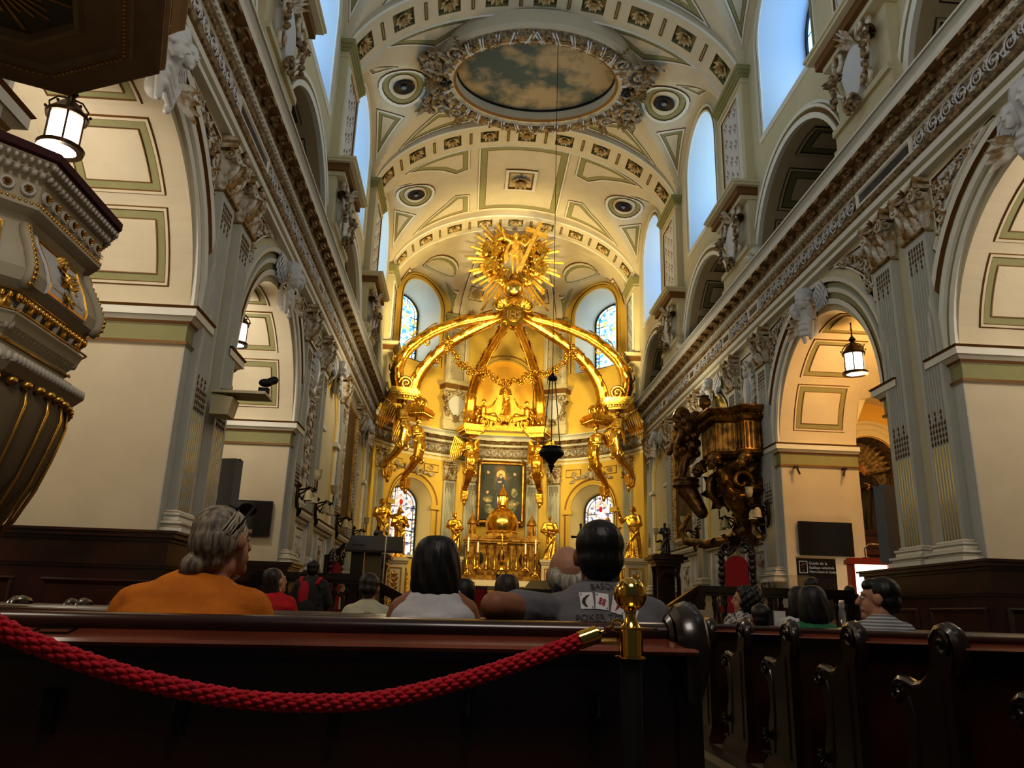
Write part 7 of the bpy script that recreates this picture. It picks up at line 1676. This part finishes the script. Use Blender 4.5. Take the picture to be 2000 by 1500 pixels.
for s in (-1, 1): b.tube([P(s * .042 + .034 * cos(t), -.075 + .012 * sin(t) - .3 * (.042 + .034 * cos(t * s)) * 0, .118 + .02 * sin(t)) for t in [k * .52 for k in range(13)]], .0045, 6); b.poly([P(s * .042 + .034 * cos(t), -.075 + .012 * sin(t), .118 + .02 * sin(t)) for t in [k * .52 for k in range(12)]])
b.tube([P(-.01, -.068, .126), P(.01, -.068, .126)], .004, 6); 
g_ = b.build('eyeglasses', BLACK, o, 1)
def project(SH, verts, off=.003):
    bv = BVHTree.FromPolygons([v.co[:] for v in SH.data.vertices], [p.vertices[:] for p in SH.data.polygons]); out = []
    for (x, z) in verts:
        h = bv.ray_cast(V((x, 1, z)), V((0, -1, 0))); out.append((x, (h[0].y if h[0] else .15) + off, z))
    return out
def decal(SH, fn, nu, nv, name, mt, off=.003):
    vs = [fn(i / nu, j / nv) for j in range(nv + 1) for i in range(nu + 1)]; b = M(); b.add(project(SH, vs, off), [(j * (nu + 1) + i, j * (nu + 1) + i + 1, (j + 1) * (nu + 1) + i + 1, (j + 1) * (nu + 1) + i) for j in range(nv) for i in range(nu)])
    return b.build(name, mt, SH)
o, SHg, Hg, P = person('broad man in grey T-shirt with playing cards on the back, arm along the pew', -1.03, 2.5, pi, 1.296, .215, SK2, TG, HB, 'short', nod=.0, vox=.009, hk=.9, seed=5, arms=[((-.25, -.05, .78), (-.12, -.3, .68)), ((.335, .3, 1.02), (.27, .02, .985))])
CW = mat('card_white', S(208, 206, 204), .6); CB = mat('card_black', S(24, 22, 22), .6); CR = mat('card_red', S(150, 26, 34), .6); FP = mat('faded_print', S(74, 64, 54), .8)
for i, (u, z, an) in enumerate(((.057, 1.047, -.04), (.013, 1.046, .09), (-.034, 1.035, .26), (-.07, 1.01, .5))):
    ca, sa = cos(an), sin(an); T = lambda a, c_, u=u, z=z, ca=ca, sa=sa: (u - .77 * (a * ca + c_ * sa), z + .77 * (c_ * ca - a * sa))
    cd = decal(SHg, lambda p, q: T((p - .5) * .05, (q - .5) * .062), 6, 7, 'printed_card', CW)
    if i == 0: sh_ = [((-.002 + .016 * (1 - 4 * (q - .5) ** 2) * -1 + .012 * q), (q - .5) * .044, .0035 + .003 * sin(q * pi)) for q in [k / 8 for k in range(9)]]; mt_ = CB
    elif i == 2: sh_ = [(-.008 + .02 * q, -.02 + .042 * q, .006 * sin(max(.05, q) * 3)) for q in [k / 8 for k in range(9)]]; mt_ = CR
    elif i == 3: sh_ = [(-.012 + .024 * q, .008 - .006 * q, .005) for q in [k / 8 for k in range(9)]]; mt_ = CB
    else: sh_ = None
    if sh_:
        vs = []
        for a, c_, w in sh_: vs += [T(a - w, c_), T(a + w, c_)]
        b = M(); b.add(project(SHg, vs, .0055), [(2 * j, 2 * j + 1, 2 * j + 3, 2 * j + 2) for j in range(8)]); b.build('card_emblem', mt_, cd)
    else:
        for k in range(4):
            a = k * pi / 2 + .5; vs = [T(.0095 * cos(a) + .0062 * cos(t), .0095 * sin(a) + .0062 * sin(t)) for t in [j * .63 for j in range(10)]]; b = M(); b.poly(project(SHg, vs, .0055)); b.build('card_emblem', CR, cd)
    for sg in (-1, 1): vs = [T(sg * -.019 + .0025 * cos(t), sg * .024 + .004 * sin(t)) for t in (0, 1.57, 3.14, 4.71)]; b = M(); b.poly(project(SHg, vs, .0055)); b.build('card_index', CB, cd)
def shtext(s_, size, cx_, cz_, arc, SH, mt, nm):
    t = text(s_, size, (0, 0, 0), (0, 0, 0), mt, None, nm, 0, res=2); vs = [(v.co.x, v.co.y) for v in t.data.vertices]
    P2 = project(SH, [(cx_ - x, cz_ + y - arc * x * x) for x, y in vs], .004)
    for v, p in zip(t.data.vertices, P2): v.co = p
    t.parent = SH
shtext('BASQUE', .025, -.004, 1.083, 2, SHg, FP, 'printed_word'); shtext('POKER TOUR', .028, .008, .992, .8, SHg, FP, 'printed_word')
person('woman with dark bobbed hair in a white sleeveless top', -1.57, 3.3, pi, 1.296, .185, SK2, TW, HB, 'bob', sleeve=0, vox=.009, hk=.92, nk=-.012, seed=6)
person('old man with bald crown and white hair, behind the man in grey', -1.03, 3.33, pi, 1.284, .2, SK1, cloth('navy', (40, 48, 66)), HW, 'bald', turn=.1, vox=.01, hk=.95, seed=7)
person('dark-haired person half hidden right of the man in grey', -.72, 4.22, pi, 1.325, .19, SK2, cloth('black', (24, 24, 26)), HB, 'short', vox=.016, seed=8)
person('long brown haired woman seated before the altar, maroon top', -1.14, 5.95, pi, 1.28, .2, SK1, cloth('maroon', (96, 44, 42)), HBR, 'long', vox=.016, seed=9)
person('black-haired person in blue just right of the white sleeveless top', -1.46, 5.95, pi, 1.24, .2, SK2, cloth('blue', (56, 76, 104)), HB, 'long', vox=.016, seed=10)
o, SHw, _, _ = person('seated man in a pale T-shirt with a faded print, by the left rail', -2.25, 6.87, pi, 1.298, .2, SK2, cloth('off_white', (192, 188, 160)), HBR, 'short', turn=-.2, nod=.15, vox=.014, seed=11)
for i in range(5): decal(SHw, lambda p, q, i=i: (-.03 + .05 * cos(i * 1.3) + (p - .5) * .05, 1.0 - .05 + .03 * sin(i * 1.3) + (q - .5) * .02), 3, 2, 'faded_print', mat('print_olive_%d' % i, S(150, 146, 96), .8))
person('long-haired woman in red turning to look right, far left', -3.24, 7.8, pi + .3, 1.36, .2, SK1, cloth('red', (190, 24, 34)), HBR, 'long', turn=-1.0, nod=-.2, vox=.015, seed=12)
o, SHb, _, _ = person('standing man with a red and black backpack', -3.5, 11.0, pi, 1.63, .22, SK2, cloth('dark_olive', (46, 44, 38)), HB, 'short', seated=False, sleeve=2, vox=.016, seed=13)
b = M(); b.ball((0, .24, 1.12), (.15, .1, .24), 16, 10); b.ball((0, .3, 1.0), (.12, .08, .13), 14, 8); bp = b.build('backpack', cloth('backpack_black', (34, 32, 36)), None, 1, loc=o.location, rot=(0, 0, pi)); tag(bp, 'red and black backpack worn by the standing man', 'backpack')
b = M(); b.ball((.03, .3, 1.15), (.08, .06, .2), 12, 8)
for s in (-1, 1): b.tube([(s * .1, .2, 1.3), (s * .12, .1, 1.38), (s * .12, -.02, 1.39), (s * .13, -.1, 1.3)], .028, 6)
b.build('red_panel_and_straps', cloth('backpack_red', (160, 24, 36)), bp, 1)
person('curly dark-haired woman in a black and white floral dress', 1.2, 7.55, pi, 1.325, .2, SK1, cloth('floral', (190, 184, 176), (22, 20, 22), 34), HB, 'curly', turn=.9, vox=.014, seed=14)
person('small dark-haired child, only the head above the pew', 1.04, 6.72, pi, 1.15, .16, SK2, cloth('childs_pale', (120, 100, 84)), HB, 'short', vox=.014, hk=.95, seed=15)
person('black-haired woman in a white shirt beside the one in green', 1.38, 6.72, pi, 1.3, .2, SK2, TW, HB, 'bob', vox=.014, seed=16)
person('woman with black bobbed hair in a green top', 1.08, 5.8, pi, 1.265, .18, SK2, cloth('green', (44, 116, 76)), HB, 'bob', vox=.014, seed=17)
m = cloth('striped', (150, 150, 150)); nt = m.node_tree; tc = nt.nodes.new('ShaderNodeTexCoord'); wv = nt.nodes.new('ShaderNodeTexWave'); wv.wave_type = 'BANDS'; wv.bands_direction = 'Z'; wv.inputs['Scale'].default_value = 16; wv.inputs['Distortion'].default_value = .4
cr = nt.nodes.new('ShaderNodeValToRGB'); cr.color_ramp.elements[0].position = .4; cr.color_ramp.elements[0].color = (*S(112, 112, 114), 1); cr.color_ramp.elements[1].position = .55; cr.color_ramp.elements[1].color = (*S(176, 176, 176), 1); nt.links.new(tc.outputs['Object'], wv.inputs['Vector']); nt.links.new(wv.outputs['Fac'], cr.inputs['Fac']); nt.links.new(cr.outputs['Color'], nt.nodes['Principled BSDF'].inputs['Base Color'])
person('young man in a striped grey shirt, face turned left in profile', 1.13, 4.92, pi - .25, 1.295, .185, SK1, m, HB, 'short', turn=1.25, vox=.009, hk=1.06, seed=18)
person('standing person in a white T-shirt behind the right wooden screen', 4.75, 12.75, pi - .3, 1.62, .19, SK1, TW, HBR, 'short', seated=False, vox=.014, seed=19)
person('dark head of a standing visitor in front of the banner', 2.75, 9.6, pi, 1.55, .2, SK2, cloth('charcoal', (40, 38, 40)), HB, 'short', seated=False, vox=.018, seed=20)
for x, y, z, l in ((1.42, 7.3, .985, 'small white card standing on the pew, left one'), (1.62, 7.3, .985, 'small white card standing on the pew, right one')):
    b = M(); b.box(-.05, .05, -.003, .003, 0, .13); b.box(-.05, .05, .02, .026, 0, .13); o = b.build('card', CW, None, loc=(x, y - .02, z - .01)); tag(o, l, 'card')
for x, y, w, h, l in ((1.85, 11.0, .2, .17, 'gold-lit framed notice hanging at the foot of the right rail'),):
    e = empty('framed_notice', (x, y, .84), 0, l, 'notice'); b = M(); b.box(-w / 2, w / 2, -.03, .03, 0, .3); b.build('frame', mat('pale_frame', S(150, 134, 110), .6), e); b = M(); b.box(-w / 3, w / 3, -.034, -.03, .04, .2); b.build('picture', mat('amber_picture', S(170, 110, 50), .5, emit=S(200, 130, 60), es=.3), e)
    b = M(); b.cap((0, 0, -.8), (0, 0, 0), .012); b.build('stand', BLACK, e)
# ------------------------------------------------------------------ camera, light
f, pit, yaw, rol, cx = CAMP
F = V((sin(yaw) * cos(pit), cos(yaw) * cos(pit), sin(pit))); Rr = V((cos(yaw), -sin(yaw), 0)); U = Rr.cross(F)
R2 = Rr * cos(rol) + U * sin(rol); U2 = R2.cross(F)
cam = bpy.data.cameras.new('camera'); cam.lens = f * 36 / 2000; cam.sensor_width = 36; cam.clip_start = .05
co = bpy.data.objects.new('camera', cam); C.objects.link(co)
mw = Matrix((R2, U2, -F)).transposed().to_4x4(); mw.translation = V((cx, 0, 1.0)); co.matrix_world = mw
bpy.context.scene.camera = co
def light(name, kind, loc, e, col, size=1, sy=None, to=None, spot=None, blend=.5):
    l = bpy.data.lights.new(name, kind); l.energy = e; l.color = col
    if kind == 'AREA':
        l.size = size
        if sy: l.shape = 'RECTANGLE'; l.size_y = sy
    elif kind in ('POINT', 'SPOT'): l.shadow_soft_size = size
    if kind == 'SPOT': l.spot_size = spot; l.spot_blend = blend
    o = bpy.data.objects.new(name, l); C.objects.link(o); o.location = loc
    if to is not None: o.rotation_euler = (V(to) - V(loc)).to_track_quat('-Z', 'Y').to_euler()
    return o
WARM = (1, .78, .42); DAY = (.60, .78, 1)
for s, c, e, col in ((-1, 7.75, 40, (1, .92, .82)), (-1, 14.2, 58, (1, .93, .82)), (1, 14.2, 80, (1, .56, .17)), (1, 7.75, 44, (1, .91, .8)), (-1, 1.4, 20, (1, .86, .66))):
    light('lantern_lamp', 'POINT', (s * 6.3, c, 5.5), e, col, .25)
light('side_aisle_fill', 'POINT', (-8.2, 6.6, 4.0), 58, (1, .9, .76), .3); light('side_aisle_fill', 'POINT', (8.2, 6.6, 4.0), 55, (1, .9, .76), .3)  # unseen fill points, added to brighten the near jambs and lower walls
light('aisle_lamp', 'POINT', (8.8, 16.8, 5.2), 70, (1, .62, .2), .3); light('aisle_lamp', 'POINT', (-8.8, 16.8, 5.2), 60, (1, .86, .62), .3)
for s in (-1, 1):
    light('apse_flood', 'SPOT', (s * 3.2, 26.0, 9.3), 900, (1, .79, .36), .3, to=(s * .6, 32.5, 12.5), spot=2.0)
    light('apse_low_flood', 'SPOT', (s * 3.8, 26.5, 7.4), 420, (1, .76, .34), .25, to=(-s * .8, 34, 4.5), spot=1.7)
    light('statue_glow', 'POINT', (s * .75, 34.9, 9.7), 45, (1, .76, .3), .12)
    light('chancel_lamp', 'POINT', (s * 3.4, 21.0, 7.0), 50, (1, .84, .56), .3)
light('canopy_spot', 'SPOT', (0, 19.5, 8.9), 2300, (1, .9, .62), .15, to=(0, 29.4, 15.0), spot=.36)
light('vault_glow', 'AREA', (0, 25.2, 9.8), 125, (1, .71, .25), 3, 4, to=(0, 25.3, 17))
light('altar_glow', 'AREA', (0, 27.5, 7.5), 110, (1, .78, .38), 3, 1, to=(0, 33, 3.5))
light('nave_fill', 'AREA', (0, 1.5, 8.2), 105, (1, .93, .82), 7, 4, to=(0, 14, 10.5))
light('rear_fill', 'AREA', (-1.0, -.6, 6.0), 62, (1, .88, .78), 1.6, 1.6, to=(-1.2, 3.0, .9))  # added soft fill from above the camera, lifts the people, rope and pew tops
light('pulpit_fill', 'POINT', (-3.2, 2.2, 2.2), 6, (1, .9, .75), .2)  # weak fill with no fixture, added to lighten the pulpit and its canopy underside
light('nave_vault_bounce', 'AREA', (0, 12, 9.2), 55, (.8, .9, 1), 6, 10, to=(0, 12.1, 17))
w = bpy.data.worlds.new('world'); bpy.context.scene.world = w; w.use_nodes = True
w.node_tree.nodes['Background'].inputs['Color'].default_value = (.5, .62, .8, 1); w.node_tree.nodes['Background'].inputs['Strength'].default_value = .04
sc = bpy.context.scene
sc.view_settings.view_transform = 'Standard'; sc.view_settings.look = 'Medium High Contrast'; sc.view_settings.exposure = .55
sc.cycles.max_bounces = 4; sc.cycles.diffuse_bounces = 3; sc.cycles.glossy_bounces = 2; sc.cycles.use_adaptive_sampling = True; sc.cycles.adaptive_threshold = .025; sc.cycles.transmission_bounces = 4; sc.cycles.caustics_reflective = False; sc.cycles.caustics_refractive = False
sc.cycles.sample_clamp_indirect = 4; sc.cycles.use_denoising = True
